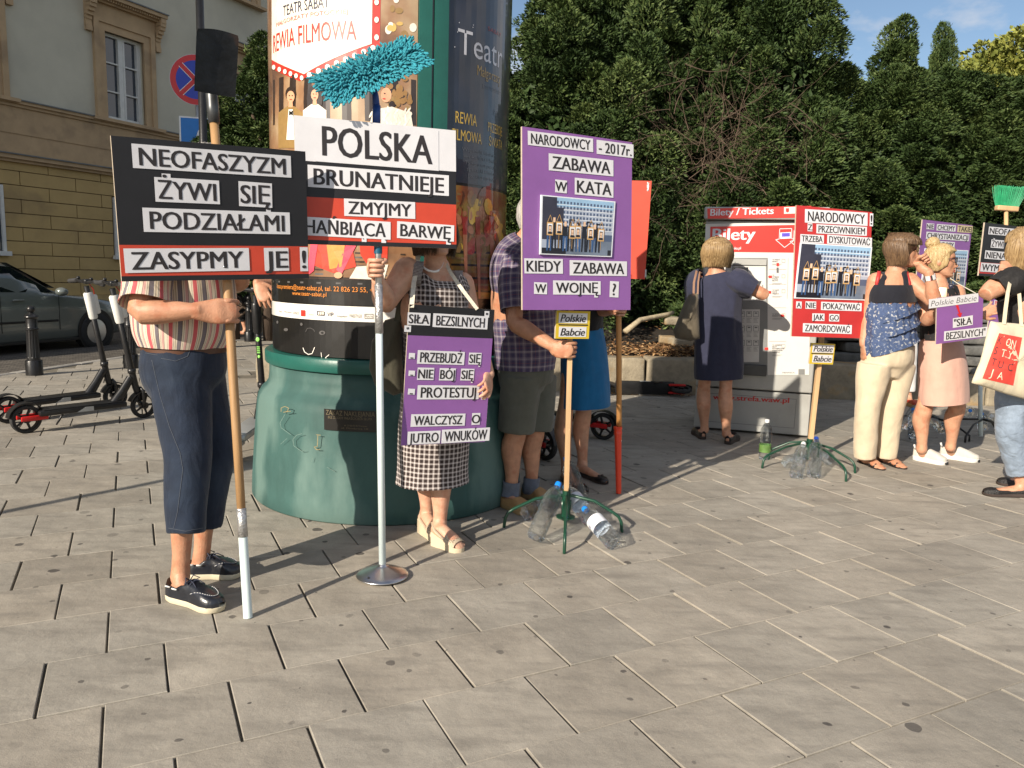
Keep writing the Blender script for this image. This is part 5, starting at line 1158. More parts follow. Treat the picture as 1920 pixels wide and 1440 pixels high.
def mbox(b, x0, x1, y0, y1, o0, o1, m=0, bev=.006): b.bbox(mb_.W((x0 + x1) / 2, (y0 + y1) / 2, (o0 + o1) / 2), (x1 - x0, y1 - y0, o1 - o0), bev, mb_.M, m)
yh = mb_.pt(1314, 412).y; yb = mb_.pt(1420, 706).y; yp = mb_.pt(1405, 731).y
b = MB(); mbox(b, 0, WM, .02, yp - .006, -DM, 0); b.build('plinth', m_mgrey, tmc)
b = MB(); x0, x1, y0, y1 = .12, WM - .11, .075, yp - .05
for (a, c, d, e) in ((x0, x1, y0, y0 + .005), (x0, x1, y1 - .005, y1), (x0, x0 + .005, y0, y1), (x1 - .005, x1, y0, y1)): mbox(b, a, c, d, e, -.002, .0015, bev=.0005)
b.build('plinth_panel_joint', m_mmid, tmc)
b = MB(); mbox(b, -.004, WM + .004, yp + .006, yh - .004, -DM, .012, bev=.012); b.build('cabinet', m_mgrey, tmc)
b = MB(); mbox(b, -.02, WM + .02, yh, HM, -DM - .02, .075, bev=.014); b.build('header', m_mgrey, tmc)
def mq(b, pts, o, m=0): mb_.O = M0 + mb_.N * o; mb_.rect(b, pts, m, 0); mb_.O = M0.copy()
def mtext(b, s, xl, yl, xr, yr, cap_px, o, m=0, bold=.03):
    mb_.O = M0 + mb_.N * o; a, c = mb_.pt(xl, yl), mb_.pt(xr, yr); h = (mb_.pt(xl, yl - cap_px) - a).length; ax = (c - a); X = mb_.X * ax.x / ax.length + mb_.Y * ax.y / ax.length
    add_text(b, s, mb_.W(a.x, a.y), X, mb_.Y, 0, ax.length, 0, h, mb_.N, m, bold, lift=.0); mb_.O = M0.copy()
hd = MB(); mq(hd, [(1326, 391), (1521, 386), (1520, 408), (1327, 410)], .078); ho = hd.build('header_panel', m_mred, tmc)
b = MB(); mtext(b, 'Bilety / Tickets', 1332, 404.5, 1450, 401, 12.5, .0795, 0, .03); b.build('lettering', m_paper, ho)
b = MB(); mq(b, [(1470, 388.5), (1500, 387.5), (1500, 400), (1470, 401)], .0795); mq(b, [(1473.5, 390.5), (1479.5, 390.3), (1479.5, 396.5), (1476.5, 398.5), (1473.5, 396.7)], .0805, 1); b.build('crest_panel', [m_mwhite, m_mred], ho)
fp_ = MB(); mq(fp_, [(1323, 420), (1521, 415.5), (1517, 703), (1316, 703)], .016); po = fp_.build('front_panel', m_mwhite, tmc)
rp_ = MB(); mq(rp_, [(1332, 425), (1519, 421), (1517, 474), (1331, 472)], .018); ro = rp_.build('red_panel', m_mred, tmc)
b = MB(); mtext(b, 'Bilety', 1336, 450.5, 1415, 449, 22, .0195, 0, .035); mtext(b, 'www.kartamiejska.pl', 1334, 469, 1389, 467.5, 5, .0195, 0, .03)
def mline(b, pts, w, o, m=0):
    for p, q_ in zip(pts, pts[1:]):
        d = Vector((q_[0] - p[0], q_[1] - p[1])).normalized(); nn = Vector((-d.y, d.x)) * w; e = d * w
        mq(b, [(p[0] + nn.x - e.x, p[1] + nn.y - e.y), (q_[0] + nn.x + e.x, q_[1] + nn.y + e.y), (q_[0] - nn.x + e.x, q_[1] - nn.y + e.y), (p[0] - nn.x - e.x, p[1] - nn.y - e.y)], o, m)
ar = [(1462, 429), (1484.5, 428.5), (1484.5, 447.5), (1491, 449), (1471, 464), (1454.5, 449.5), (1461, 448), (1462, 429)]
mline(b, ar, .55, .0195); mline(b, [(x + 27, y + 3) for x, y in ar], .55, .0195)
mq(b, [(1463, 436), (1483, 435), (1483, 447), (1463, 448)], .0205); b.build('lettering', m_paper, ro)
b = MB(); mq(b, [(1466, 437), (1481, 436.5), (1481, 443.5), (1466, 444)], .0212); b.build('ticket_picture', flat('ticket_violet', (88, 70, 190), .4, var=.3, vscale=60), ro)
# recessed control bay
b = MB(); mq(b, [(1373, 483.5), (1439.5, 483.5), (1439, 704), (1369, 703)], .0185); bay = b.build('control_bay', m_mmid, tmc)
b = MB(); mbox(b, *[v for v in (mb_.pt(1373, 497).x, mb_.pt(1437, 497).x)], mb_.pt(1400, 497).y, mb_.pt(1400, 486).y, .0185, .03, 0, .002); b.build('bay_hood', m_mgrey, bay)
b = MB(); mq(b, [(1374, 499), (1436, 499), (1436, 563), (1374, 563)], .0195); b.build('screen_surround', m_mwhite, bay)
b = MB(); mq(b, [(1375, 501), (1403, 501), (1403, 560), (1375, 560)], .0208); b.build('screen', m_screen, bay)
b = MB(); mq(b, [(1415, 527), (1428, 527), (1424, 536), (1417, 536)], .022); mq(b, [(1429.5, 534), (1430.8, 534), (1430.8, 560), (1429.5, 560)], .022); b.build('card_slot', m_mdark, bay)
b = MB(); mq(b, [(1384, 580), (1425, 580), (1423, 679), (1382, 679)], .0195); b.build('keypad_panel', m_mwhite, bay)
b = MB()
for j in range(3):
    for i in range(3):
        x, y = 1387 + i * 13, 584 + j * 27; mline(b, [(x, y), (x + 9, y), (x + 9, y + 10), (x, y + 10), (x, y)], .35, .021); mq(b, [(x + 2, y + 2), (x + 7, y + 2), (x + 7, y + 4), (x + 2, y + 4)], .021)
        for k in range(4): mline(b, [(x, y + 13 + k * 2.4), (x + 9 - (k * 7) % 4, y + 13 + k * 2.4)], .25, .021)
b.build('keypad_print', m_mtext, bay)
b = MB(); x0, x1 = mb_.pt(1383, 690).x, mb_.pt(1430, 690).x; mbox(b, x0 - .02, x1 + .03, mb_.pt(1400, 702).y, mb_.pt(1400, 682).y, .018, .06, 0, .006); b.build('ticket_tray', m_mdark, bay)
# instructions
b = MB(); rows = [(488, ('TU WRZUĆ', 'MONETY')), (517, ('TU', 'WYBIERZ', 'RODZAJ', 'BILETU')), (545, ('TU WŁÓŻ', 'KARTĘ', 'MIEJSKĄ')), (590, ('TU WŁÓŻ', 'BANKNOTY')), (648, ('TU ODBIERZ', 'BILET', 'POTWIERDZENIE', 'DOŁADOWANIA', 'I RESZTĘ'))]
for y, ws in rows:
    for k, s_ in enumerate(ws): mtext(b, s_, 1448, y + k * 3.4, 1448 + 1.75 * len(s_), y + k * 3.4, 2.2, .0185, 0, .03)
    for k in range(2): mline(b, [(1448, y + len(ws) * 3.5 + k * 1.6), (1466 - k * 3, y + len(ws) * 3.5 + k * 1.6)], .2, .0185)
    mline(b, [(1466, y - 2), (1472, y - 2), (1472, y + 4), (1466, y + 4), (1466, y - 2)], .2, .0185)
for y in (505, 533, 577, 640): mline(b, [(1442, y), (1474, y)], .18, .0185)
mq(b, [(1456, 501.5), (1460, 501.5), (1460, 511.5), (1456, 511.5)], .0188); mline(b, [(1478, 484), (1476, 560)], .2, .0185); b.build('instructions', m_mtext, po)
b = MB()
for (x, y, dx) in ((1445, 519, -1), (1443.5, 548, -1), (1466, 592, 1), (1438, 654, -1)): mq(b, [(x - 2.5, y - 2.4), (x + 2.5, y - 2.4), (x + 2.5, y + 2.4), (x - 2.5, y + 2.4)], .0188); mq(b, [(x + dx * 2.4, y - 3.2), (x + dx * 2.4, y + 3.2), (x + dx * 5, y)], .0189)
mq(b, [(1456, 493), (1460.5, 493), (1460.5, 497), (1456, 497)], .0188); mq(b, [(1454.5, 496.8), (1462, 496.8), (1458.2, 500)], .0189); b.build('arrow_marks', m_mred, po)
b = MB(); mq(b, [(1497, 692), (1509, 692), (1509, 702.5), (1497, 702.5)], .018); mtext(b, 'MENNICA', 1467, 700, 1490, 700, 2.6, .018, 0, .03); b.build('maker_mark', m_mmid, po)
b = MB(); mtext(b, 'www.strefa.waw.pl', 1337, 748.5, 1479, 755.5, 9.5, .002, 0, .05); b.build('lettering', flat('web_red', (190, 44, 40), .5), tmc)
# ================================================================== SCOOTERS
m_sblack = mat('scooter_black', (.013, .013, .014), .35, var=.3, vscale=20, bump=.05, bscale=60); m_swhite = mat('scooter_white', (.68, .68, .65), .4, var=.05); m_sred = mat('scooter_red', (.50, .012, .012), .35, var=.1); m_tyre = mat('tyre', (.022, .022, .022), .75, var=.25, vscale=30, bump=.4, bscale=120); m_grip = mat('grip_rubber', (.03, .03, .032), .7, var=.1); m_refl = mat('grey_reflector', (.42, .43, .42), .35, var=.2); m_slime = mat('scooter_green', (.03, .32, .03), .4, var=.1); m_ssilver = mat('scooter_silver', (.55, .56, .55), .35, metal=.5, var=.1)
def make_scooter(body, stemcover, fender, label, side=None, knob=False):
    r = thing('electric_scooter', label, 'scooter', group='rental scooters')
    def wheel(x, rad=.108):
        b = MB(); MY_ = Matrix.Rotation(R(90), 3, 'X')
        b.lathe([(rad - .022, -.018), (rad - .006, -.024), (rad, -.012), (rad + .001, 0), (rad, .012), (rad - .006, .024), (rad - .022, .018)], (x, 0, rad), 36, 0, MY_, cap=False); w_ = b.build('wheel', m_tyre, r, smooth=True)
        b = MB(); b.lathe([(rad - .020, -.014), (rad - .030, -.016), (rad - .030, .016), (rad - .020, .014)], (x, 0, rad), 36, 0, MY_, cap=False); b.lathe([(.030, -.026), (.028, -.03), (.004, -.03)], (x, 0, rad), 20, 0, MY_); b.lathe([(.004, .03), (.028, .03), (.030, .026), (.030, -.026)], (x, 0, rad), 20, 0, MY_)
        for k in range(5):
            a = 2 * math.pi * k / 5; d = Vector((math.cos(a), 0, math.sin(a))); b.tube([Vector((x, 0, rad)) + d * .025, Vector((x, 0, rad)) + d * (rad - .026)], [(.011, .013), (.008, .011)], 6)
        b.build('rim', m_sblack, w_, autosmooth=40)
    wheel(0); wheel(.90)
    b = MB(); b.bbox((.40, 0, .148), (.66, .15, .045), .014); b.bbox((.40, 0, .173), (.60, .135, .006), .002); b.build('deck', side or body, r, autosmooth=40)
    for s_ in (-1, 1):
        b = MB(); b.prism([(.335, .130), (.46, .130), (.46, .165), (.40, .165)], .002, Matrix(((1, 0, 0, 0), (0, 0, -1, s_ * .0755 + (.001 if s_ > 0 else .001)), (0, 1, 0, 0), (0, 0, 0, 1)))); b.build('reflector_panel', m_refl, r)
        b = MB(); b.bbox((.045, s_ * .045, .118), (.19, .022, .040), .010); b.build('rear_arm', fender, r, autosmooth=40)
    b = MB(); rg = []
    for k in range(13):
        a = R(28 + 142 * k / 12); rg.append([Vector((math.cos(a) * (.124 + o), y, .108 + math.sin(a) * (.124 + o))) for y, o in ((-.032, 0), (.032, 0), (.032, .006), (-.032, .006))])
    b.rings(rg); b.build('rear_fender', body, r, autosmooth=40)
    b = MB(); b.tube([(.66, 0, .15), (.73, 0, .25), (.795, 0, .355)], [(.030, .045), (.028, .036), (.030, .032)], 10, hint=(0, 1, 0)); b.build('neck', body, r, autosmooth=50)
    T = Vector((.665, 0, 1.09)); Bt = Vector((.835, 0, .27))
    b = MB(); b.tube([Vector((.872, 0, .155)), Bt, Bt.lerp(T, .35), T], [.026, .027, .023, .021], 16, hint=(0, 1, 0)); b.lathe([(.0, 0)] * 0 or [(.031, -.02), (.033, 0), (.031, .02)], Bt.lerp(T, .17), 16); b.build('stem', body, r, smooth=True)
    b = MB(); b.tube([Bt.lerp(T, .66), Bt.lerp(T, .68), Bt.lerp(T, .92), Bt.lerp(T, .935)], [(.029, .030), (.034, .036), (.034, .040), (.029, .030)], 14, hint=(0, 1, 0)); b.bbox(Bt.lerp(T, .80) + Vector((.045, 0, .01)), (.045, .05, .17), .015, Matrix.Rotation(-math.atan2(T.x - Bt.x, T.z - Bt.z) * -1, 3, 'Y')); b.build('battery_cover', stemcover, r, autosmooth=40)
    for s_ in (-1, 1):
        b = MB(); b.tube([(.885, s_ * .040, .10), (.880, s_ * .036, .24), (.862, s_ * .015, .27)], [.013, .013, .012], 8); b.build('fork', body, r, smooth=True)
    b = MB(); rg = []
    for k in range(11):
        a = R(30 + 130 * k / 10); rg.append([Vector((.90 + math.cos(a) * (.122 + o), y, .108 + math.sin(a) * (.122 + o))) for y, o in ((-.036, 0), (.036, 0), (.036, .006), (-.036, .006))])
    b.rings(rg); b.build('front_fender', body, r, autosmooth=40)
    b = MB(); b.tube([T + Vector((-.0, -.23, .03)), T + Vector((-.005, -.12, .045)), T + Vector((0, 0, .03)), T + Vector((-.005, .12, .045)), T + Vector((-.0, .23, .03))], .0145, 12); b.bbox(T + Vector((.01, 0, .04)), (.07, .06, .04), .012); b.build('handlebar', body, r, smooth=True)
    for s_ in (-1, 1):
        b = MB(); b.tube([T + Vector((-.0, s_ * .13, .043)), T + Vector((0, s_ * .245, .029))], .0185, 14, round_=True); b.build('grip', m_grip, r, smooth=True)
        b = MB(); b.tube([T + Vector((.005, s_ * .10, .045)), T + Vector((.045, s_ * .13, .03)), T + Vector((.05, s_ * .19, .02))], [.008, .007, .006], 8); b.sphere(T + Vector((-.012, s_ * .095, .065)), (.016, .016, .014), 10, 8); b.build('brake_lever', m_sblack, r, smooth=True)
    b = MB(); b.tube([T + Vector((.03, .02, .03)), T + Vector((.075, .02, -.03)), Bt.lerp(T, .72) + Vector((.05, .02, 0))], .004, 6); b.build('cable', m_sred, r, smooth=True)
    b = MB(); b.tube([(.30, .06, .13), (.27, .09, .05), (.25, .10, .012)], [.009, .008, .007], 8); b.build('kickstand', body, r, smooth=True)
    return r
def put(r, rear, front=None, az=None, lean=0):
    if front is not None: d = Vector(front) - Vector(rear); a = math.atan2(d.y, d.x)
    else: a = math.pi / 2 - R(az)
    r.rotation_mode = 'QUATERNION'; r.rotation_quaternion = Quaternion((0, 0, 1), a) @ Quaternion((1, 0, 0), R(lean)); r.location = rear
sc1 = make_scooter(m_sblack, m_swhite, m_sred, 'nearer of the two black scooters with white stem covers at the left'); put(sc1, gr(50, 812), gr(270, 783), lean=2)
sc2 = copy_tree(sc1); sc2['label'] = 'black scooter with white stem cover whose rear wheel meets the left picture edge'; put(sc2, gr(16, 793), gr(236, 762) , lean=2)
sc3 = copy_tree(sc1); sc3['label'] = 'black scooter in the shade behind the blue skirt, its red rear arm showing'; put(sc3, gr(1130, 824), az=-62)
sc4 = copy_tree(sc1); sc4['label'] = 'black scooter in the shade behind the grey shorts, nearer than the other in the shade'; put(sc4, gr(1022, 862), az=-38)
sc5 = copy_tree(sc1); sc5['label'] = 'black scooter fallen on its side against the sandstone edge'; put(sc5, at(1283, 718, 8.30) + Vector((0, 0, 0)), az=-93); sc5.location.z = .075; sc5.rotation_quaternion = sc5.rotation_quaternion @ Quaternion((1, 0, 0), R(84))
sc6 = make_scooter(m_sblack, m_sblack, m_ssilver, 'black and green scooter beside the column with a hand on its handlebar', side=m_ssilver); put(sc6, gr(434, 868), az=-3.8)
for o in sc6.children:
    if o.name.startswith('rear_fender') or o.name.startswith('cable'):
        o.data = o.data.copy(); o.data.materials[0] = m_slime
b = MB(); T = Vector((.665, 0, 1.09)); Bt = Vector((.835, 0, .27)); m_lime = flat('lime_mark', (150, 226, 110), .5)
for t, rr in ((.60, .017), (.44, .012)): b.sphere(Bt.lerp(T, t) + Vector((-.024, 0, 0)), (.004, rr * .8, rr), 14, 8)
for k in range(4): b.box(Bt.lerp(T, .53 - k * .018) + Vector((-.0255, 0, 0)), (.003, .022, .006))
o = b.build('printed_mark', m_lime); o.parent = sc6
# ================================================================== CAR
def make_car():
    r = thing('parked_car', 'grey green estate car with dark windows in the shade in front of the ochre house', 'car')
    m_body = mat('car_paint', (.17, .19, .178), .25, metal=.3, var=.04, coat=1.0); m_cglass = mat('car_glass', (.006, .009, .012), .04, var=0, spec=.8); m_trim = mat('car_trim', (.012, .012, .012), .5, var=0)
    Wd = .87
    # body shell: cross sections along the length (x), half width and heights
    secs = []
    def sec(x, zb, zbelt, zt, wb, ws, wt):
        """closed outline from sill up over the roof"""
        pts = [(-wb * .92, zb), (-wb, zb + .06), (-wb, zb + .22), (-ws, zbelt - .22), (-ws * .985, zbelt - .04), (-ws * .955, zbelt)]
        if zt > zbelt + .02: pts += [(-(ws * .955 * .6 + wt * .4), zbelt + (zt - zbelt) * .45), (-wt * 1.02, zt - .07), (-wt * .86, zt - .015), (-wt * .45, zt)]
        else: pts += [(-ws * .93, zbelt + .005), (-ws * .85, zt - .01), (-ws * .7, zt - .004), (-ws * .4, zt)]
        full = pts + [(-x_, z_) for x_, z_ in pts[::-1]]
        return [Vector((x, y, z)) for y, z in full]
    data = [(0, .42, .78, .80, .70, .72, .6), (.03, .34, .86, .90, .78, .80, .66), (.10, .28, .94, 1.05, .82, .83, .60), (.35, .24, .97, 1.28, .85, .86, .60), (.70, .20, .97, 1.40, .86, .87, .60), (1.2, .20, .965, 1.435, .87, .88, .62), (1.9, .20, .95, 1.44, .87, .88, .63), (2.35, .20, .94, 1.42, .87, .88, .62), (2.7, .20, .93, 1.28, .87, .88, .64), (3.05, .20, .92, 1.05, .87, .88, .68), (3.2, .20, .915, .95, .87, .88, .7), (3.6, .22, .88, .91, .86, .87, .7), (4.1, .24, .80, .83, .84, .85, .7), (4.4, .26, .70, .74, .78, .79, .65), (4.55, .34, .60, .63, .66, .68, .6)]
    b = MB(); b.rings([sec(*d) for d in data]); o = b.build('body', m_body, r, smooth=True); 
    b = MB()
    for s_ in (-1, 1):
        for poly in ([(.42, 1.01), (1.12, 1.0), (1.12, 1.36), (.75, 1.34), (.55, 1.25)], [(1.20, 1.0), (1.98, .985), (1.98, 1.375), (1.20, 1.37)], [(2.08, .985), (3.0, .965), (2.62, 1.26), (2.38, 1.355), (2.08, 1.372)]):
            f = []
            for x, z in poly:
                zb_, zt_ = np.interp(x, [d[0] for d in data], [d[2] for d in data]), np.interp(x, [d[0] for d in data], [d[3] for d in data]); ws_, wt_ = np.interp(x, [d[0] for d in data], [d[5] for d in data]), np.interp(x, [d[0] for d in data], [d[6] for d in data])
                k = (z - zb_) / max(zt_ - zb_, .01); w0, w1, w2 = ws_ * .955, ws_ * .573 + wt_ * .4, wt_ * 1.02; kt = (zt_ - .07 - zb_) / max(zt_ - zb_, .01)
                y = w0 + (w1 - w0) * k / .45 if k < .45 else w1 + (w2 - w1) * min(1, (k - .45) / max(kt - .45, .01))
                f.append(Vector((x, s_ * (y + .006), z)))
            b.face(f if s_ < 0 else f[::-1])
    b.face([Vector((2.42, -.56, 1.415)), Vector((3.10, -.72, 1.03)), Vector((3.10, .72, 1.03)), Vector((2.42, .56, 1.415))]); b.build('window', m_cglass, r)
    for x in (.92, 3.72):
        for s_ in (-1, 1):
            MY_ = Matrix.Rotation(R(90), 3, 'X'); b = MB(); b.lathe([(.36, -.02), (.36, .02)], (x, s_ * .862, .33), 32, 0, MY_); b.build('wheel_arch', m_trim, r)
            b = MB(); b.lathe([(.20, -.09), (.30, -.10), (.315, -.07), (.315, .07), (.30, .10), (.20, .09)], (x, s_ * .80, .315), 32, 0, MY_, cap=False); w_ = b.build('wheel', m_tyre, r, smooth=True)
            b = MB(); b.lathe([(.02, .10), (.2, .085), (.21, .0), (.21, -.085), (.02, -.10)], (x, s_ * .80, .315), 32, 0, MY_); b.build('rim', m_alu, w_, autosmooth=40)
    for s_ in (-1, 1):
        b = MB(); b.sphere((2.98, s_ * .99, .985), (.09, .10, .07), 14, 10); b.bbox((2.99, s_ * .90, .955), (.06, .10, .03), .01); b.build('wing_mirror', m_body, r, smooth=True)
        for x in (1.30, 2.22):
            b = MB(); b.bbox((x + .09, s_ * .890, .86), (.19, .03, .03), .012); b.build('door_handle', m_body, r, smooth=True)
        b = MB(); b.bbox((2.0, s_ * .872, .53), (2.0, .022, .035), .008); b.bbox((2.3, s_ * .868, .22), (2.2, .02, .05), .008); b.build('side_trim', m_trim, r)
        b = MB()
        for x in (1.16, 2.03, 3.02): b.box((x, s_ * .879, .66), (.006, .006, .55))
        b.build('door_gap', m_trim, r)
    for s_ in (-1, 1):
        b = MB(); b.sphere((4.38, s_ * .62, .66), (.14, .14, .07), 14, 8); b.build('headlight', mat('lamp_clear', (.5, .52, .55), .1, var=0), r, smooth=True)
    return r
car = make_car(); car.rotation_euler.z = math.pi / 2 - R(17.5)
_p = at(112, 549, 12.1); _d = Vector((math.sin(R(17.5)), math.cos(R(17.5)), 0)); _n = Vector((_d.y, -_d.x, 0))
car.location = Vector((_p.x, _p.y, 0)) - _d * 2.98 - _n * .95; car.location.z = -.17
# ================================================================== PEOPLE: builders
def lerp(a, b, t): return a + (b - a) * t
def catmull(pts, rad, m):
    """resample a path of points and (rx, ry) radii smoothly to m rings (chord-length Hermite)"""
    P = [np.array(tuple(p) + tuple(r if isinstance(r, (tuple, list)) else (r, r))) for p, r in zip(pts, rad)]
    n = len(P); L_ = [0.]
    for i in range(1, n): L_.append(L_[-1] + max(1e-5, float(np.linalg.norm(P[i][:3] - P[i - 1][:3]))))
    T = []
    for i in range(n):
        if i == 0: T.append((P[1] - P[0]) / (L_[1] - L_[0]))
        elif i == n - 1: T.append((P[-1] - P[-2]) / (L_[-1] - L_[-2]))
        else:
            h0, h1 = L_[i] - L_[i - 1], L_[i + 1] - L_[i]; d0, d1 = (P[i] - P[i - 1]) / h0, (P[i + 1] - P[i]) / h1; T.append((d0 * h1 + d1 * h0) / (h0 + h1))
    out = []
    for k in range(m):
        u = L_[-1] * k / (m - 1); i = min(max(int(np.searchsorted(L_, u, 'right')) - 1, 0), n - 2); h = L_[i + 1] - L_[i]; f = (u - L_[i]) / h
        out.append((2 * f ** 3 - 3 * f * f + 1) * P[i] + (f ** 3 - 2 * f * f + f) * h * T[i] + (-2 * f ** 3 + 3 * f * f) * P[i + 1] + (f ** 3 - f * f) * h * T[i + 1])
    return [Vector(q[:3]) for q in out], [(max(.002, q[3]), max(.002, q[4])) for q in out]
def limb(b, pts, rad, hint=None, n=18, m=18, round_=True):
    p, r = catmull(pts, rad, m); b.tube(p, r, n, 0, hint, True, round_)
def unit(v): return Vector(v).normalized()
def arm(b, sh, el, wr, k=1.0, hint=None):
    sh, el, wr = Vector(sh), Vector(el), Vector(wr)
    limb(b, [sh, lerp(sh, el, .35), lerp(sh, el, .75), el, lerp(el, wr, .22), lerp(el, wr, .6), wr], [.056 * k, .050 * k, .043 * k, .041 * k, .044 * k, .036 * k, (.029 * k, .024 * k)], hint)
def fx(b):
    if b.x is None: b.x = MB()
    return b.x
def leg(b, hip, kn, an, k=1.0, back=None, th=.74):
    hip, kn, an = Vector(hip), Vector(kn), Vector(an); bk = Vector(back) if back is not None else Vector((0, 0, 0))
    limb(b, [hip, lerp(hip, kn, .4), lerp(hip, kn, .85), kn, lerp(kn, an, .28) + bk * .018 * k, lerp(kn, an, .6) + bk * .006, lerp(kn, an, .88), an], [.088 * k * th, .080 * k * th, .060 * k * (.45 + .55 * th), .056 * k, .058 * k, .043 * k, .034 * k, .037 * k], None)
def foot(b, an, heel, toe, k=1.0, arch=.0):
    an, heel, toe = Vector(an), Vector(heel), Vector(toe); d = (toe - heel); L_ = d.length; d.normalize(); up = Vector((0, 0, 1)); side = d.cross(up).normalized()
    limb(b, [heel + d * .015 + up * .035, heel + d * L_ * .22 + up * .042, heel + d * L_ * .5 + up * .036, heel + d * L_ * .76 + up * .024, toe - d * .022 + up * .016], [(.030 * k, .032 * k), (.034 * k, .038 * k), (.036 * k, .030 * k), (.042 * k, .021 * k), (.032 * k, .012 * k)], side)
    limb(b, [an + up * .03, lerp(an, heel + d * L_ * .25 + up * .04, .6), heel + d * L_ * .3 + up * .035], [.036 * k, .038 * k, .036 * k], None, m=8)
    for j in range(5):                                        # toes
        s_ = (j - 2) * .0155 * k; c = toe - d * (.022 + abs(j - (.6)) * .006) + side * s_ + up * .011
        limb(fx(b), [c - d * .02, c, c + d * .012], [.0085 * k, .0088 * k, .007 * k], None, 8, 5)
def grip_hand(b, wrist, c, axis, rp=.016, s=1, k=1.0, twist=0.0):
    """fist closed round a pole: axis points to the thumb side, s=+1 closes counter-clockwise about it"""
    wrist, c = Vector(wrist), Vector(c); a = unit(axis); w = wrist - c; w = unit(w - a * w.dot(a)); v = a.cross(w) * s
    D = lambda ang: w * math.cos(R(ang)) + v * math.sin(R(ang)); off = a * twist
    rf = .0088 * k; R0 = rp + rf
    # palm: a thick plate from the wrist to the knuckles
    pm_ = [wrist, c + D(14) * (R0 + .034 * k), c + D(34) * (R0 + .022 * k), c + D(60) * (R0 + .013 * k)]
    limb(b, pm_, [(.030 * k, .023 * k), (.040 * k, .020 * k), (.043 * k, .0165 * k), (.041 * k, .0125 * k)], a, 18, 12)
    for i in range(4):
        o = a * ((1.5 - i) * .0208 * k); g = (1.0, 1.06, 1.0, .86)[i]; q = (.0092, .0095, .0090, .0080)[i] * k; st = 56 + (3 - i) * 2
        P = [c + o + D(st - 22) * (R0 + .012 * k)] + [c + o + D(st + t * g) * (R0 + e) for t, e in ((10, .0135 * k), (52, .007 * k), (92, .0065 * k), (134, .002), (180, .001), (214, .0))]
        limb(fx(b), P, [q, q * 1.12, q * .98, q * 1.04, q * .92, q * .9, q * .72], None, 10, 18)
    o = a * (.030 * k); P = [lerp(wrist, c, .18) + a * .016 * k + D(-30) * .006, c + o * .9 + D(-8) * (R0 + .022 * k), c + o * 1.1 + D(-50) * (R0 + .010 * k), c + o * .98 + D(-95) * (R0 + .008), c + o * .8 + D(-132) * (R0 + .007)]
    limb(b, P, [.016 * k, .0145 * k, .0118 * k, .0108 * k, .0078 * k], None, 12, 14); limb(fx(b), P[1:], [.0143 * k, .0117 * k, .0107 * k, .0077 * k], None, 12, 14)
def open_hand(b, wrist, d, nrm, curl=25, spread=6, k=1.0, thumb=1):
    """palm and five fingers from the wrist along d; nrm is the back of the hand; thumb=+1 leaves towards d x nrm"""
    wrist, d = Vector(wrist), unit(d); n = Vector(nrm); n = unit(n - d * n.dot(d)); sd = d.cross(n) * thumb
    limb(b, [wrist, wrist + d * .035 * k, wrist + d * .07 * k, wrist + d * .092 * k], [(.027 * k, .021 * k), (.036 * k, .018 * k), (.040 * k, .0145 * k), (.038 * k, .011 * k)], sd, 16, 10)
    for i in range(4):
        s_ = (1.5 - i) * .0198 * k; L_ = (.072, .080, .074, .058)[i] * k; q = (.0092, .0094, .009, .008)[i] * k; p = wrist + d * (.085 - abs(i - 1) * .004) * k + sd * s_; a = R((1.5 - i) * spread); dd = d * math.cos(a) + sd * math.sin(a); P = [p]; ang = R(curl * .35)
        for t in (.42, .32, .26):
            P.append(P[-1] + (dd * math.cos(ang) - n * math.sin(ang)) * L_ * t); ang += R(curl)
        limb(fx(b), P, [q, q * .98, q * .9, q * .7], None, 10, 12)
    p = wrist + d * .022 * k + sd * .024 * k; t1 = unit(d * .62 + sd * .75 - n * .25); t2 = unit(d * .9 + sd * .35 - n * .3); limb(b, [p, p + t1 * .036 * k, p + t1 * .036 * k + t2 * .03 * k, p + t1 * .036 * k + t2 * .052 * k], [.015 * k, .0125 * k, .011 * k, .0075 * k], None, 10, 10)
HEADP = [(-.116, .012, .070, -.045), (-.112, .026, .080, -.030), (-.10, .043, .088, .0), (-.078, .056, .087, .038), (-.05, .064, .085, .062), (-.02, .070, .087, .080), (.01, .0735, .086, .093), (.04, .0755, .090, .099), (.07, .0735, .084, .096), (.095, .060, .064, .080), (.112, .036, .034, .052), (.119, .010, .008, .016)]
def head_frame(fwd, up):
    u = unit(up); f = Vector(fwd); f = unit(f - u * f.dot(u)); return Matrix((f.cross(u), f, u)).transposed()   # local x right, y forward, z up
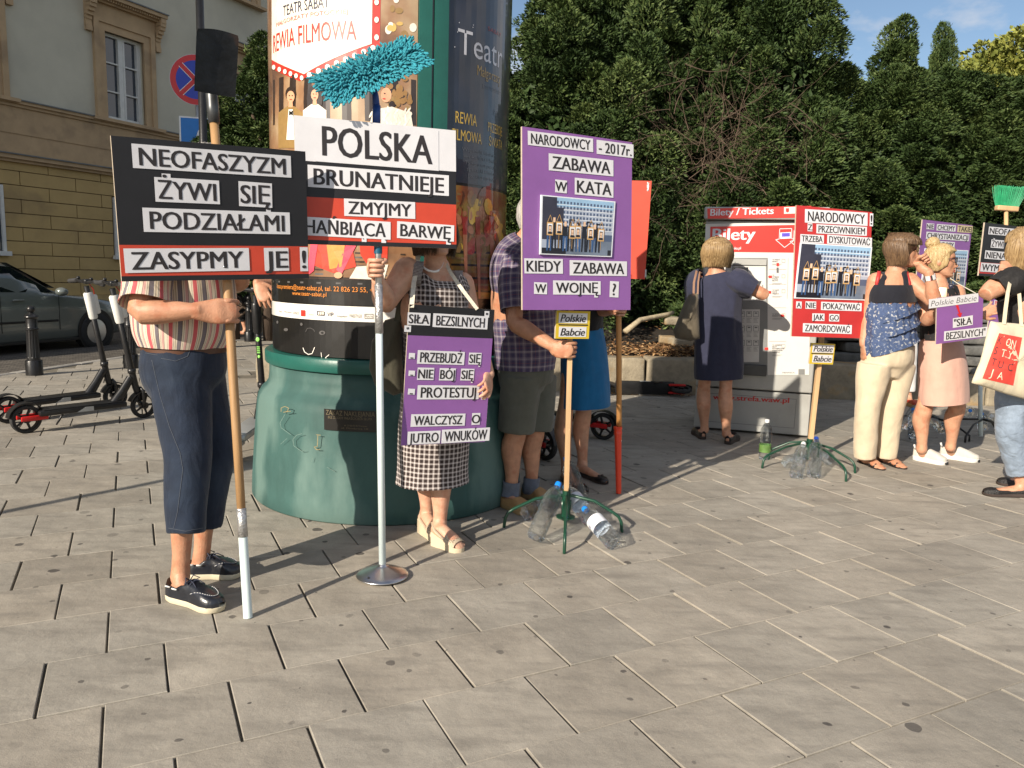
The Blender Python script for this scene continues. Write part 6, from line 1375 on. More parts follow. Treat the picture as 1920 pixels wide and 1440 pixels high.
def head(b, c, fwd, up=(0, 0, 1), k=1.0, ears=True, old=True):
    M = head_frame(fwd, up); zs = [h[0] for h in HEADP]; c = Vector(c); rings = []; nz, na = 46, 56
    def g(x, m, s): return math.exp(-((x - m) / s) ** 2)
    for i in range(nz):
        z = zs[0] + (zs[-1] - zs[0]) * (.5 - .5 * math.cos(math.pi * i / (nz - 1))); w_, f_, b_ = (float(np.interp(z, zs, [h[j] for h in HEADP])) for j in (1, 2, 3)); rg = []
        for j in range(na):
            a = 2 * math.pi * j / na; ca, sa = math.cos(a), math.sin(a); x = w_ * ca * (1 - .10 * max(sa, 0) ** 2 * (1 if z < .02 else .4)); y = (f_ + b_) / 2 * sa + (f_ - b_) / 2
            if sa > 0:
                fr = sa ** 2
                y += .027 * g(x, 0, .0125) * (g(z, -.036, .014) + .62 * g(z, -.014, .018) + .28 * g(z, .008, .014)) + .007 * (g(x, .013, .009) + g(x, -.013, .009)) * g(z, -.040, .010)
                y -= .012 * (g(x, .033, .017) + g(x, -.033, .017)) * g(z, .010, .013) * fr
                y += .005 * g(z, .032, .010) * g(abs(x), .028, .03) * fr + .005 * (g(x, .040, .02) + g(x, -.040, .02)) * g(z, -.022, .018)
                y += (.0075 * g(z, -.063, .006) + .0075 * g(z, -.076, .006) - .004 * g(z, -.0695, .0028)) * g(x, 0, .022) - .005 * g(z, -.088, .007) * g(x, 0, .03) + .006 * g(z, -.104, .010) * g(x, 0, .022)
                if old: y -= .003 * (g(abs(x), .032, .006) * g(z, -.058, .014))
            rg.append(c + M @ Vector((x * k, y * k, z * k)))
        rings.append(rg)
    b.rings(rings)
    if ears:
        for s_ in (-1, 1):
            b.sphere(c + M @ (Vector((s_ * .0765, -.012, -.008)) * k), (.012 * k, .019 * k, .031 * k), 12, 10, 0, M @ Matrix.Rotation(R(s_ * 12), 3, 'Z'))
    return M
def skinmat(name, col):
    m = mat(name, col, .48, var=.20, vscale=14, bump=.18, bscale=160, sss=.06, spec=.4, dirt=((col[0] * .88, col[1] * .64, col[2] * .56), 19, .52, .6)); return m
m_skin_tan = skinmat('skin_tanned', (.50, .255, .155)); m_skin_pale = skinmat('skin_pale', (.60, .345, .235)); m_skin_mid = skinmat('skin_mid', (.54, .285, .18))
def finish_body(b, parent, skin, vox=.0055, sm=2, name='body'):
    o = b.build(name, skin, None, smooth=True); remesh(o, vox, sm, .5)
    if b.x is not None:                                      # fingers and toes keep their creases
        e = b.x.build('digits', skin, None, smooth=True); bm = bmesh.new(); bm.from_mesh(o.data); bm.from_mesh(e.data); bm.to_mesh(o.data); bm.free(); me = e.data; bpy.data.objects.remove(e); bpy.data.meshes.remove(me)
        o.data.polygons.foreach_set('use_smooth', [True] * len(o.data.polygons))
    setpar(o, parent); return o
def torso(b, pel, waist, chest, neck, side, wd=(.155, .135, .165), dp=(.115, .105, .12)):
    limb(b, [pel - Vector((0, 0, .01)), lerp(pel, waist, .3), waist, chest, lerp(chest, neck, .62), neck], [(wd[0] * .35, dp[0] * .4), (wd[0] * .85, dp[0] * .85), (wd[1], dp[1]), (wd[2], dp[2]), (wd[2] * .72, dp[2] * .66), (.065, .062)], side, 24, 20)
def necktube(b, neck, headc, k=1.0):
    limb(b, [neck - Vector((0, 0, .03)), lerp(neck, headc, .35), lerp(neck, headc, .8)], [.062 * k, .053 * k, .052 * k], None, 18, 8)
def drop(o, p, up=.0016):
    M = o.matrix_world; Mi = M.inverted(); q = Vector(p); q.z = .4; ok, loc, n_, _ = o.ray_cast(Mi @ q, Mi.to_3x3() @ Vector((0, 0, -1))); r = (M @ loc) if ok else Vector(p); r.z += up; return r
def surf_hit(o, px, py):
    d = ray(px, py).normalized(); M = o.matrix_world; Mi = M.inverted(); ok, loc, n_, _ = o.ray_cast(Mi @ CC, (Mi.to_3x3() @ d))
    return (M @ loc + (M.to_3x3() @ n_) * .0012) if ok else None
def surf_strap(body, name, mat_, parent, pxs, wd, tail=None):
    """flat strap laid on the body along a path seen in the photo, ending over the shoulder"""
    bpy.context.view_layer.update(); pts = []; path = [Vector(pxs[i]).lerp(Vector(pxs[i + 1]), k / 5) for i in range(len(pxs) - 1) for k in range(5)] + [Vector(pxs[-1])]
    for v in path:
        q = surf_hit(body, v[0], v[1])
        if q is not None and (not pts or (q - pts[-1]).length < .06): pts.append(q + (CC - q).normalized() * .004)
    if len(pts) < 3: return None
    d = (CC - pts[-1]).normalized(); d.z = 0; pts += [pts[-1] - d * .03 + UPV * .014, pts[-1] - d * .09 + UPV * .0, pts[-1] - d * .13 - UPV * .05]
    cen = pts[len(pts) // 2] - d * .06 - UPV * .05; P_, _ = catmull(pts, [.01] * len(pts), 22); b = MB(); ribbon(b, P_, wd, ('c', cen)); return b.build(name, mat_, parent, smooth=True)
UPV = Vector((0, 0, 1))
def bodice(base, sd, f, rx, ry, strap_h, front_h, back_h, taper=.42, pos=.62):
    b = MB(); rg = []
    for i in range(16):
        t = i / 15; rr_ = []
        for j in range(80):
            a = 2 * math.pi * j / 80; ca, sa = math.cos(a), math.sin(a); strap = math.exp(-((abs(ca) - pos) / .17) ** 2) * (1 if abs(ca) < .84 else 0)
            hgt = .018 if abs(ca) > .84 else (strap_h * strap + (front_h if sa < 0 else back_h) * (1 - strap)); inn = 1 - taper * t * min(1, hgt / strap_h)
            rr_.append(base + sd * (ca * rx * (1 - .10 * t * strap)) + f * (-sa * ry * inn) + UPV * (hgt * t))
        rg.append(rr_)
    b.rings(rg, 0, False, uvs=[.9 + strap_h * i / 15 for i in range(16)]); return b
# cloth -------------------------------------------------------------
def clothtube(b, pts, rad, hint, n=56, m=34, fold=.004, seed=0, along=1.0, around=4.0, m_=0, cap=False, keep_ends=True, thick=True):
    """hollow garment tube with folds; hint is the direction of rx"""
    P, Rr = catmull(pts, rad, m); k = len(P); rings = []; Ls = [0.]
    for i in range(k):
        d = (P[min(i + 1, k - 1)] - P[max(i - 1, 0)]).normalized(); a, c, _ = frame(d, hint); rg = []
        if i: Ls.append(Ls[-1] + (P[i] - P[i - 1]).length)
        for j in range(n):
            t = 2 * math.pi * j / n; rx, ry = Rr[i]
            q = Vector((math.cos(t) * around, math.sin(t) * around, Ls[-1] * along * 10)) * .5 + Vector((seed * 3.7, seed, 0)); f = 1 + (fold / max(rx, ry)) * (mnoise.noise(q) * 1.6 + .6 * mnoise.noise(q * 2.3))
            rg.append(P[i] + a * (math.cos(t) * rx * f) + c * (math.sin(t) * ry * f))
        rings.append(rg)
    b.rings(rings, m_, cap, uvs=Ls)
    if thick:                                                    # turned-in hems
        for e, i0, i1 in ((0, 0, 1), (k - 1, k - 1, k - 2)):
            base_ = rings[e]; cen = sum(base_, Vector()) / n; d = (P[i1] - P[i0]).normalized()
            r1 = [cen + (p - cen) * .955 for p in base_]; r2 = [p + d * .03 for p in r1]
            b.rings([base_, r1, r2] if e else [r2, r1, base_], m_, False, uvs=[Ls[e], Ls[e] + .002, Ls[e] + .01])
    return rings
def fabric(name, col, rough=.85, var=.10, fold=.5, fscale=14, weave=600, stretch=(1, 1, .5), **k):
    m = mat(name, col, rough, var=var, vscale=18, bump=.0, stretch=None, **k); n = m.node_tree.nodes; l = m.node_tree.links.new; bs = n['Principled BSDF']; add_folds(m, fold, fscale, weave, stretch)
    bs.inputs['Sheen Weight'].default_value = .15; bs.inputs['Specular IOR Level'].default_value = .25
    return m
def add_folds(m, fold=.5, fscale=14, weave=600, stretch=(1, 1, .5)):
    n = m.node_tree.nodes; l = m.node_tree.links.new; bs = n['Principled BSDF']; t = n.new('ShaderNodeTexCoord'); mp_ = n.new('ShaderNodeMapping'); mp_.inputs['Scale'].default_value = stretch; l(t.outputs['Object'], mp_.inputs[0])
    z = n.new('ShaderNodeTexNoise'); z.inputs['Scale'].default_value = fscale; z.inputs['Detail'].default_value = 3; z.inputs['Distortion'].default_value = .8; l(mp_.outputs[0], z.inputs['Vector'])
    w_ = n.new('ShaderNodeTexNoise'); w_.inputs['Scale'].default_value = weave; l(t.outputs['Object'], w_.inputs['Vector'])
    b1 = n.new('ShaderNodeBump'); b1.inputs['Strength'].default_value = .25; b1.inputs['Distance'].default_value = .002; l(w_.outputs[0], b1.inputs['Height'])
    b2 = n.new('ShaderNodeBump'); b2.inputs['Strength'].default_value = fold; b2.inputs['Distance'].default_value = .02; l(z.outputs[0], b2.inputs['Height']); l(b1.outputs[0], b2.inputs['Normal']); l(b2.outputs[0], bs.inputs['Normal'])
def patterned(name, stops_u=None, nu=1, stops_v=None, nv=1, mode='MIX', rough=.85, warp=.01, fold=.5, fscale=12):
    """stripes (along u) and, when given, cross stripes (along v, metres) from colour stops [(pos, (r,g,b))]"""
    m = bpy.data.materials.new(name); m.use_nodes = True; n = m.node_tree.nodes; l = m.node_tree.links.new; bs = n['Principled BSDF']; bs.inputs['Roughness'].default_value = rough; bs.inputs['Sheen Weight'].default_value = .15; bs.inputs['Specular IOR Level'].default_value = .25
    uv = n.new('ShaderNodeUVMap'); sp = n.new('ShaderNodeSeparateXYZ'); l(uv.outputs[0], sp.inputs[0])
    t = n.new('ShaderNodeTexCoord'); z = n.new('ShaderNodeTexNoise'); z.inputs['Scale'].default_value = 9; l(t.outputs['Object'], z.inputs['Vector'])
    outs = []
    for st, rep, ax in ((stops_u, nu, 0), (stops_v, nv, 1)):
        if st is None: continue
        a = n.new('ShaderNodeMath'); a.operation = 'MULTIPLY'; a.inputs[1].default_value = rep; l(sp.outputs[ax], a.inputs[0])
        w_ = n.new('ShaderNodeMath'); w_.operation = 'MULTIPLY_ADD'; w_.inputs[1].default_value = warp * rep; l(z.outputs[0], w_.inputs[0]); l(a.outputs[0], w_.inputs[2])
        f = n.new('ShaderNodeMath'); f.operation = 'FRACT'; l(w_.outputs[0], f.inputs[0]); r = n.new('ShaderNodeValToRGB'); r.color_ramp.interpolation = 'CONSTANT'; e = r.color_ramp.elements
        e[0].position = st[0][0]; e[0].color = (*st[0][1], 1); e[1].position = st[1][0]; e[1].color = (*st[1][1], 1)
        for pos, c in st[2:]: q = e.new(pos); q.color = (*c, 1)
        l(f.outputs[0], r.inputs[0]); outs.append(r.outputs[0])
    if len(outs) == 2:
        x = n.new('ShaderNodeMixRGB'); x.blend_type = mode; x.inputs[0].default_value = .5 if mode == 'MIX' else 1; l(outs[0], x.inputs[1]); l(outs[1], x.inputs[2]); out = x.outputs[0]
    else: out = outs[0]
    l(out, bs.inputs['Base Color']); add_folds(m, fold, fscale); return m
def wrinkle(o, amp=.004, sc=14, seed=0, stretch=(1, 1, .6)):
    me = o.data; N = len(me.vertices); co = np.empty(N * 3); me.vertices.foreach_get('co', co); co = co.reshape(-1, 3); no = np.empty(N * 3); me.vertices.foreach_get('normal', no); no = no.reshape(-1, 3)
    st = Vector(stretch); off = Vector((seed * 7.1, seed * 3.3, 0))
    h = np.array([mnoise.noise(Vector((p[0] * st.x, p[1] * st.y, p[2] * st.z)) * sc + off) + .5 * mnoise.noise(Vector((p[0] * st.x, p[1] * st.y, p[2] * st.z)) * sc * 2.1 + off) for p in co])
    co += no * (h * amp)[:, None]; me.vertices.foreach_set('co', co.ravel()); me.update(); return o
def trousers(parent, name, m, pel, waist_r, hipL, kneeL, hemL, hipR, kneeR, hemR, rad, side, top, vox=.0075, seed=0, amp=.004, sc=13):
    """rad: (hip, thigh, knee, hem) radii"""
    b = MB(); limb(b, [Vector(top), lerp(Vector(top), Vector(pel), .5), Vector(pel), Vector(pel) - Vector((0, 0, .07)), (Vector(hipL) + Vector(hipR)) / 2 - Vector((0, 0, .11))], [waist_r, (waist_r[0] * 1.03, waist_r[1] * 1.04), (waist_r[0] * 1.05, waist_r[1] * 1.05), (waist_r[0] * .95, waist_r[1] * .9), (waist_r[0] * .55, waist_r[1] * .62)], side, 32, 14, round_=False)
    for h, k, e in ((hipL, kneeL, hemL), (hipR, kneeR, hemR)):
        h, k, e = Vector(h), Vector(k), Vector(e); limb(b, [h, lerp(h, k, .35), lerp(h, k, .75), k, lerp(k, e, .35), lerp(k, e, .75), e], [rad[0], rad[1], lerp(rad[1], rad[2], .7), rad[2], lerp(rad[2], rad[3], .35), lerp(rad[2], rad[3], .8), rad[3]], None, 28, 30, round_=False)
    o = b.build(name, m, None, smooth=True); remesh(o, vox, 6, .5); wrinkle(o, amp, sc, seed); setpar(o, parent); return o
def shoe(parent, name, heel, toe, m, sole_m, h=.062, wd=.048, sole_h=.022, open_t=.52, wedge=0., toe_h=.034, vamp_h=.066):
    """sole plus an upper with a trough where the foot goes in; open_t = how far forward the opening reaches"""
    heel, toe = Vector(heel), Vector(toe); heel.z = toe.z = 0; d = toe - heel; L_ = d.length; d.normalize(); up = Vector((0, 0, 1)); sd = d.cross(up)
    T_ = [0, .03, .14, .30, .48, .62, .76, .87, .95, 1.0]; W_ = [.30, .56, .74, .73, .72, .86, 1.0, .93, .68, .26]
    wid = lambda t: float(np.interp(t, T_, W_)) * wd
    lift = lambda t: wedge * max(0, 1 - t) ** 1.3
    seq = [k / 28 for k in range(29)]
    def ring(z, gx, wl=0): return [heel + d * (L_ * (.5 + (t - .5) * gx)) + sd * (s_ * wid(t) * gx) + up * (z + wl * lift(t)) for s_, q in ((-1, seq), (1, seq[::-1])) for t in q]
    b = MB(); b.rings([ring(.001, .965), ring(.005, 1.0), ring(sole_h * .92, 1.015, 1), ring(sole_h, .99, 1)]); so = b.build('sole', sole_m, None, autosmooth=45)
    b = MB(); rg = []; na = 26
    for k in range(41):
        t = .004 + .992 * k / 40; w_ = wid(t) * .985; z0 = sole_h * .9 + lift(t)
        dome = float(np.interp(t, [0, .25, open_t, .72, .88, .97, 1.0], [h, h * .92, vamp_h, lerp(vamp_h, toe_h, .6), toe_h, toe_h * .8, toe_h * .35])) if open_t < .7 else float(np.interp(t, [0, .25, .5, .78, .9, .97, 1.0], [h, h * .8, h * .72, toe_h * 1.15, toe_h, toe_h * .8, toe_h * .35]))
        op = 1 / (1 + math.exp((t - open_t) * 42)) * (1 if t > .05 else max(0, (t - .012) / .038))
        r_ = []
        for j in range(na + 1):
            a = math.pi * j / na; x = math.cos(a); sx = math.copysign(abs(x) ** .72, x); zz = max(0, math.sin(a)) ** .72
            dip = op * max(0, 1 - (abs(sx) / .80) ** 5); r_.append(heel + d * (L_ * t) + sd * (sx * w_) + up * (z0 + dome * zz * (1 - dip) + dip * .006))
        rg.append(r_)
    b.rings(rg, 0, False, closed=False); o = b.build(name, m, parent, smooth=True); setpar(so, o); return o
def hairmat(name, c0, c1):
    m = bpy.data.materials.new(name); m.use_nodes = True; n = m.node_tree.nodes; l = m.node_tree.links.new; bs = n['Principled BSDF']; t = n.new('ShaderNodeTexCoord'); mp_ = n.new('ShaderNodeMapping'); mp_.inputs['Scale'].default_value = (60, 60, 5); l(t.outputs['Object'], mp_.inputs[0])
    z = n.new('ShaderNodeTexNoise'); z.inputs['Scale'].default_value = 2.2; z.inputs['Detail'].default_value = 5; l(mp_.outputs[0], z.inputs['Vector']); r = n.new('ShaderNodeValToRGB'); r.color_ramp.elements[0].position = .3; r.color_ramp.elements[1].position = .7; r.color_ramp.elements[0].color = (*c0, 1); r.color_ramp.elements[1].color = (*c1, 1)
    l(z.outputs[0], r.inputs[0]); l(r.outputs[0], bs.inputs['Base Color']); bs.inputs['Roughness'].default_value = .42; bs.inputs['Specular IOR Level'].default_value = .4
    bp = n.new('ShaderNodeBump'); bp.inputs['Strength'].default_value = .7; bp.inputs['Distance'].default_value = .006; l(z.outputs[0], bp.inputs['Height']); l(bp.outputs[0], bs.inputs['Normal']); return m
def hair(parent, c, M, m, length=.13, k=1.0, back=1.0, fringe=.045, strands=900, seed=0, flare=.015, name='hair', front=38, vol=.022, crown=.0, tight=False, knot=None):
    """scalp shell plus many fine locks: hanging to `length` below the ear line, or drawn back to a knot"""
    rnd = random.Random(seed); c = Vector(c); b = MB(); zs = [h[0] for h in HEADP]; sf = math.sin(R(90 - front))
    def surf(a, z, o):
        w_, f_, b_ = (float(np.interp(z, zs, [h[j] for h in HEADP])) for j in (1, 2, 3)); ca, sa = math.cos(a), math.sin(a); return Vector(((w_ + o) * ca, ((f_ + b_) / 2 + o) * sa + (f_ - b_) / 2, z))
    rg = []; na = 48; low = -.03 - length * .75 if not tight else -.075
    for q in range(12):
        t = q / 11; r_ = []
        for j in range(na):
            a = 2 * math.pi * j / na; sa = math.sin(a); free = max(0, min(1, (sa - sf + .16) / .16)); zb = lerp(low, fringe, free) if not tight else lerp(-.075 + .06 * max(0, sa + .3), fringe, free); z = lerp(.121, zb, t ** 1.1)
            p = surf(a, max(z, -.05), vol * (.78 if z < .1 else .5)); p.z = min(z, .118) + .004
            if z < -.05: s_ = 1 - 1.1 * (-.05 - z); p.x *= s_; p.y *= s_
            r_.append(c + M @ (p * k))
        rg.append(r_)
    b.rings(rg[::-1], 0, True)
    n_ = 9
    for i in range(strands):
        a = rnd.uniform(0, 2 * math.pi); sa = math.sin(a); isf = sa > sf; pts = []
        if knot is not None:
            z0 = lerp(-.06, fringe, max(0, min(1, (sa + .4) / 1.0))) + rnd.uniform(0, .03); p0 = surf(a, z0, vol * .6)
            for q in range(n_ + 1):
                t = q / n_; p = p0.lerp(knot, t); out = Vector((p.x, p.y + .005, p.z * .9)); r0 = surf(math.atan2(out.y, out.x), max(-.08, min(.112, p.z)), vol * rnd.uniform(.6, 1.1)); h_ = math.hypot(p.x, p.y); rr = math.hypot(r0.x, r0.y)
                if h_ < rr and p.z < .1 and t < .9: f = rr / max(h_, .03); f = min(f, 1.9); p = Vector((p.x * f, p.y * f, p.z))
                elif t < .9: p.z = max(p.z, .121 - 6 * h_ * h_ + .006)
                pts.append(p)
        else:
            zend = fringe - rnd.uniform(-.006, .02) if isf else (-.03 - length * (rnd.uniform(.80, 1.02) if rnd.random() < .85 else rnd.uniform(.5, 1.1)))
            p0 = Vector((rnd.gauss(0, .014), -.015 + rnd.gauss(0, .025), .121 + crown)); o = vol * rnd.uniform(.7, 1.15); da = rnd.gauss(0, .05)
            for q in range(n_ + 1):
                t = q / n_; z = lerp(.119, zend, t ** 1.12); s_ = surf(a + da * t, max(z, -.045), o + (flare * math.sin(min(1, max(0, (.03 - z) / .11)) * math.pi * .8) if z < .03 else 0)); s_.z = z
                if z < -.045: f = 1 - (1.5 if not isf else 0) * (-.045 - z); s_.x *= f; s_.y = s_.y * f
                pts.append(lerp(p0, s_, min(1, t * 2.8)) if t < .36 else s_)
        wd = rnd.uniform(.0010, .0032); pts = [c + M @ (p * k) for p in pts]; L_ = []
        for q, p in enumerate(pts):
            d = (pts[min(q + 1, n_)] - pts[max(q - 1, 0)])
            if d.length < 1e-6: d = Vector((0, 0, -1))
            d.normalize(); out = (p - c); out = out - d * out.dot(d); out = unit(out) if out.length > 1e-6 else d.orthogonal().normalized(); s2 = d.cross(out); ww = wd * (1 - .85 * (q / n_) ** 4); L_.append([p - s2 * ww, p + out * .0022, p + s2 * ww])
        b.rings(L_, 0, False, closed=False)
    return b.build(name, m, parent, smooth=True)
def glasses(parent, c, M, m_fr, m_ln, k=1.0):
    c = Vector(c); b = MB(); P = lambda x, y, z: c + M @ (Vector((x, y, z)) * k)
    for s_ in (-1, 1):
        ring = []
        for j in range(20):
            a = 2 * math.pi * j / 20; ring.append((s_ * .034 + .028 * math.cos(a), .010 + .021 * math.sin(a) * (1 if math.sin(a) < 0 else .85)))
        pts = [P(x, .103 - (abs(x) ** 2) * 4.5, z) for x, z in ring]; b.tube(pts + [pts[0]], .0026 * k, 6)
        b.tube([P(s_ * .061, .085, .018), P(s_ * .074, .05, .016), P(s_ * .080, -.01, .012)], .0024 * k, 6)
    b.tube([P(-.008, .104, .016), P(0, .106, .018), P(.008, .104, .016)], .0026 * k, 6); o = b.build('sunglasses', m_fr, parent, smooth=True)
    b = MB()
    for s_ in (-1, 1):
        b.face([P(x, .1035 - (abs(x) ** 2) * 4.5, z) for x, z in [(s_ * .034 + .027 * math.cos(2 * math.pi * j / 20), .010 + .020 * math.sin(2 * math.pi * j / 20)) for j in range(20)]][::s_])
    b.build('lens', m_ln, o); return o
def lips(parent, c, M, m, k=1.0):
    b = MB(); c = Vector(c); P = lambda x, y, z: c + M @ (Vector((x, y, z)) * k)
    for z, w_, hh in ((-.0635, .023, .0045), (-.0755, .021, .0050)):
        n = 9; rg = []
        for i in range(n):
            x = w_ * (2 * i / (n - 1) - 1); t = math.sqrt(max(0, 1 - (x / w_) ** 2)); y = .0895 + .006 * math.exp(-(x / .022) ** 2) - .05 * abs(x) ; rg.append([P(x, y + .0035 * t * math.cos(a), z + (hh * t + .0006) * math.sin(a)) for a in [2 * math.pi * j / 8 for j in range(8)]])
        b.rings(rg)
    return b.build('lips', m, parent, smooth=True)
def bag(parent_label, name, cat, pts_front, thick, m, label, n=10):
    """soft bag: an outline of world points, puffed to `thick` on both sides"""
    r = thing(name, label, cat, sum((Vector(p) for p in pts_front), Vector()) / len(pts_front))
    c = r.location.copy(); P = [Vector(p) for p in pts_front]; nn = (P[1] - P[0]).cross(P[-1] - P[0]).normalized()
    if nn.dot(CC - c) < 0: nn = -nn
    out = []
    for i in range(len(P)):
        for k in range(5): out.append(P[i].lerp(P[(i + 1) % len(P)], k / 5))
    b = MB(); rg = []
    for f, h in ((.03, 1), (.35, .98), (.65, .86), (.85, .62), (.96, .3), (1.0, 0), (.96, -.3), (.85, -.62), (.65, -.86), (.35, -.98), (.03, -1)):
        rg.append([c + (p - c) * f + nn * (thick * h * (1 + .25 * mnoise.noise(p * 9 + Vector((h, 0, 0))))) for p in out])
    b.rings(rg); o = b.build('pouch', m, r, smooth=True); return r, nn
# ================================================================== PEOPLE
UPV = Vector((0, 0, 1))
# ---------- man gripping the shovel
def man_shovel():
    r = thing('person', 'man in a striped shirt and cropped jeans gripping the shovel, head hidden behind the placard', 'person', gr(350, 1110)); f = unit((.93, -.36, 0)); sd = unit((-.36, -.93, 0))
    hR, tR = gr(322, 1122), gr(412, 1146); hL, tL = gr(356, 1082), gr(448, 1080)
    aR, aL = at(338, 1082, hR.y + .02), at(377, 1052, hL.y + .02); kR, kL = at(352, 850, 2.88), at(398, 850, 3.08); pR, pL = at(338, 705, 2.97), at(366, 700, 3.08)
    pel, wai, che, nk, hd_ = at(345, 690, 3.02), at(345, 640, 3.03), at(338, 500, 3.04), at(360, 408, 3.05), at(384, 330, 3.05)
    shR, elR, wrR = at(284, 470, 2.88), at(265, 585, 2.76), at(370, 583, 2.775); shL, elL, wrL = at(380, 465, 3.22), at(446, 530, 3.16), at(440, 490, 3.05)
    b = MB(); torso(b, pel, wai, che, nk, sd, (.15, .15, .17), (.14, .15, .15)); necktube(b, nk, hd_); Mh = head(b, hd_, unit((.9, -.45, -.05)))
    arm(b, shR, elR, wrR, 1.06); arm(b, shL, elL, wrL, 1.1); leg(b, pR, kR, aR, 1.0, -f, .6); leg(b, pL, kL, aL, 1.0, -f, .6); foot(b, aR, hR, tR, .84); foot(b, aL, hL, tL, .84)
    pc = at(427, 585, 2.848); grip_hand(b, wrR, pc, (pt1 - base_sh), .0165, 1, 1.12); grip_hand(b, wrL, at(428, 455, 3.0), (pt1 - base_sh), .010, -1, 1.08)
    finish_body(b, r, m_skin_tan, .004)
    hair(r, hd_, Mh, hairmat('grey_hair', (.22, .21, .20), (.50, .48, .46)), length=.02, strands=500, fringe=.075, vol=.014, seed=3)
    cr_, rd_, dk_, bl_ = (.66, .58, .46), (.55, .11, .125), (.085, .055, .06), (.17, .15, .17)
    stripes = [(0, cr_), (.05, dk_), (.062, cr_), (.12, rd_), (.29, cr_), (.33, dk_), (.345, cr_), (.39, (.5, .42, .3)), (.43, dk_), (.445, cr_), (.50, bl_), (.66, dk_), (.68, cr_), (.74, dk_), (.752, cr_), (.80, (.56, .33, .30)), (.90, dk_), (.915, cr_)]
    ms = patterned('striped_shirt', stripes, 14, warp=.004, fold=.55, fscale=9); msl = patterned('striped_sleeve', stripes, 6, warp=.006, fold=.5, fscale=10)
    b = MB(); clothtube(b, [at(347, 647, 3.03), at(347, 630, 3.03), at(346, 590, 3.03), at(343, 520, 3.04), at(340, 460, 3.05), at(352, 420, 3.05), at(360, 408, 3.05)], [(.178, .155), (.190, .176), (.195, .197), (.195, .194), (.19, .165), (.14, .10), (.085, .078)], sd, 96, 40, .005, 1, 1, 3.0); sh_ = b.build('shirt', ms, r, smooth=True)
    b = MB(); se = at(274, 554, 2.80); clothtube(b, [at(305, 456, 2.95), lerp(shR, se, .45), se, se + unit(se - shR) * .035], [.082, .088, .086, .092], f, 48, 22, .006, 5); b.build('sleeve', msl, sh_, smooth=True); b = MB(); clothtube(b, [lerp(shL, nk, .1), lerp(shL, elL, .5), lerp(shL, elL, .8)], [.085, .085, .085], f, 40, 14, .006, 6); b.build('sleeve', msl, sh_, smooth=True)
    # breast collar and shirt tail
    mj = fabric('dark_denim', (.011, .019, .038), .8, var=.22, fold=.35, fscale=16, weave=900, dirt=((.028, .045, .075), 3.2, .52, .55))
    hemR, hemL = at(349, 1000, 2.80), at(384, 985, 3.06)
    tr = trousers(r, 'cropped_jeans', mj, pel, (.158, .150), pL, kL, hemL, pR, kR, hemR, (.112, .106, .090, .071), sd, at(347, 643, 3.03), seed=2, amp=.0045, sc=11)
    mst = mat('denim_seam', (.075, .085, .105), .8, var=.1)
    b = MB()
    def onj(px, py): return surf_hit(tr, px, py)
    def seamline(pts):
        q = [onj(*p) for p in pts]; q = [v for v in q if v is not None]
        if len(q) > 1: b.tube(q, .0009, 4)
    dense = lambda pts, n=10: [tuple(v) for v in [Vector(pts[i]).lerp(Vector(pts[i + 1]), k / n) for i in range(len(pts) - 1) for k in range(n)] + [Vector(pts[-1])]]
    seamline(dense([(285, 675), (300, 740), (318, 800), (338, 850), (343, 880), (333, 960), (326, 990)])); seamline(dense([(302, 672), (330, 677), (352, 668), (357, 655)])); seamline(dense([(273, 662), (296, 666)])); seamline(dense([(316, 990), (348, 996), (380, 990)])); b.build('seam', mst, tr)
    b = MB(); clothtube(b, [at(347, 656, 3.03), at(347, 646, 3.03)], [(.163, .156), (.163, .156)], sd, 60, 5, .0); b.build('belt', mat('brown_leather', (.085, .035, .018), .45, var=.3), r, smooth=True)
    mls = mat('navy_leather', (.012, .014, .020), .30, var=.3, vscale=25, bump=.25, bscale=35, coat=.3); msole = mat('cream_rubber', (.58, .52, .38), .6, var=.08); mlace = mat('white_lace', (.62, .62, .60), .8, var=.1)
    for (h_, t_) in ((hR, tR), (hL, tL)):
        d = unit(t_ - h_); h2, t2 = h_ - d * .012, t_ + d * .012; s_ = shoe(r, 'boat_shoe', h2, t2, mls, msole, .062, .049, .024, .36, 0, .040, .082); sdd = d.cross(UPV)
        b = MB(); L_ = (t2 - h2).length; bpy.context.view_layer.update()
        rr = [drop(s_, h2 + d * L_ * (.55 + .36 * math.sin(k / 24 * math.pi) ** .8) + sdd * (.036 * math.cos(k / 24 * math.pi))) for k in range(25)]; b.tube(rr, .0024, 5)
        for k in range(3):
            p = h2 + d * L_ * (.40 + .05 * k); b.tube([drop(s_, p + sdd * (.024 * j / 4), .002) for j in range(-4, 5)], .0026, 6)
        for s2 in (-1, 1):
            p = drop(s_, h2 + d * L_ * .41); b.tube([p, p + sdd * s2 * .018 + UPV * .016, p + sdd * s2 * .036 + d * .014 + UPV * .002, p + sdd * s2 * .012 + d * .012], .0026, 6)
            b.tube([p, p + sdd * s2 * .014 + d * .03 + UPV * .004, drop(s_, p + sdd * s2 * .022 + d * .055)], .0022, 6)
        b.build('lacing', mlace if False else mat('navy_lace', (.03, .035, .06), .8, var=.1), s_, smooth=True)
        b = MB()
        for k in range(0, 24, 1): b.tube([rr[k] + UPV * .002, rr[k].lerp(rr[k + 1], .55) + UPV * .002], .0013, 4)
        for s2 in (-1, 1):
            for k in range(2): q0 = h2 + d * L_ * (.08 + .15 * k) + sdd * s2 * (.037 + .006 * k) + UPV * .067; b.tube([q0, q0 + d * L_ * .09], .0034, 6)
        b.build('white_stitching', mlace, s_, smooth=True)
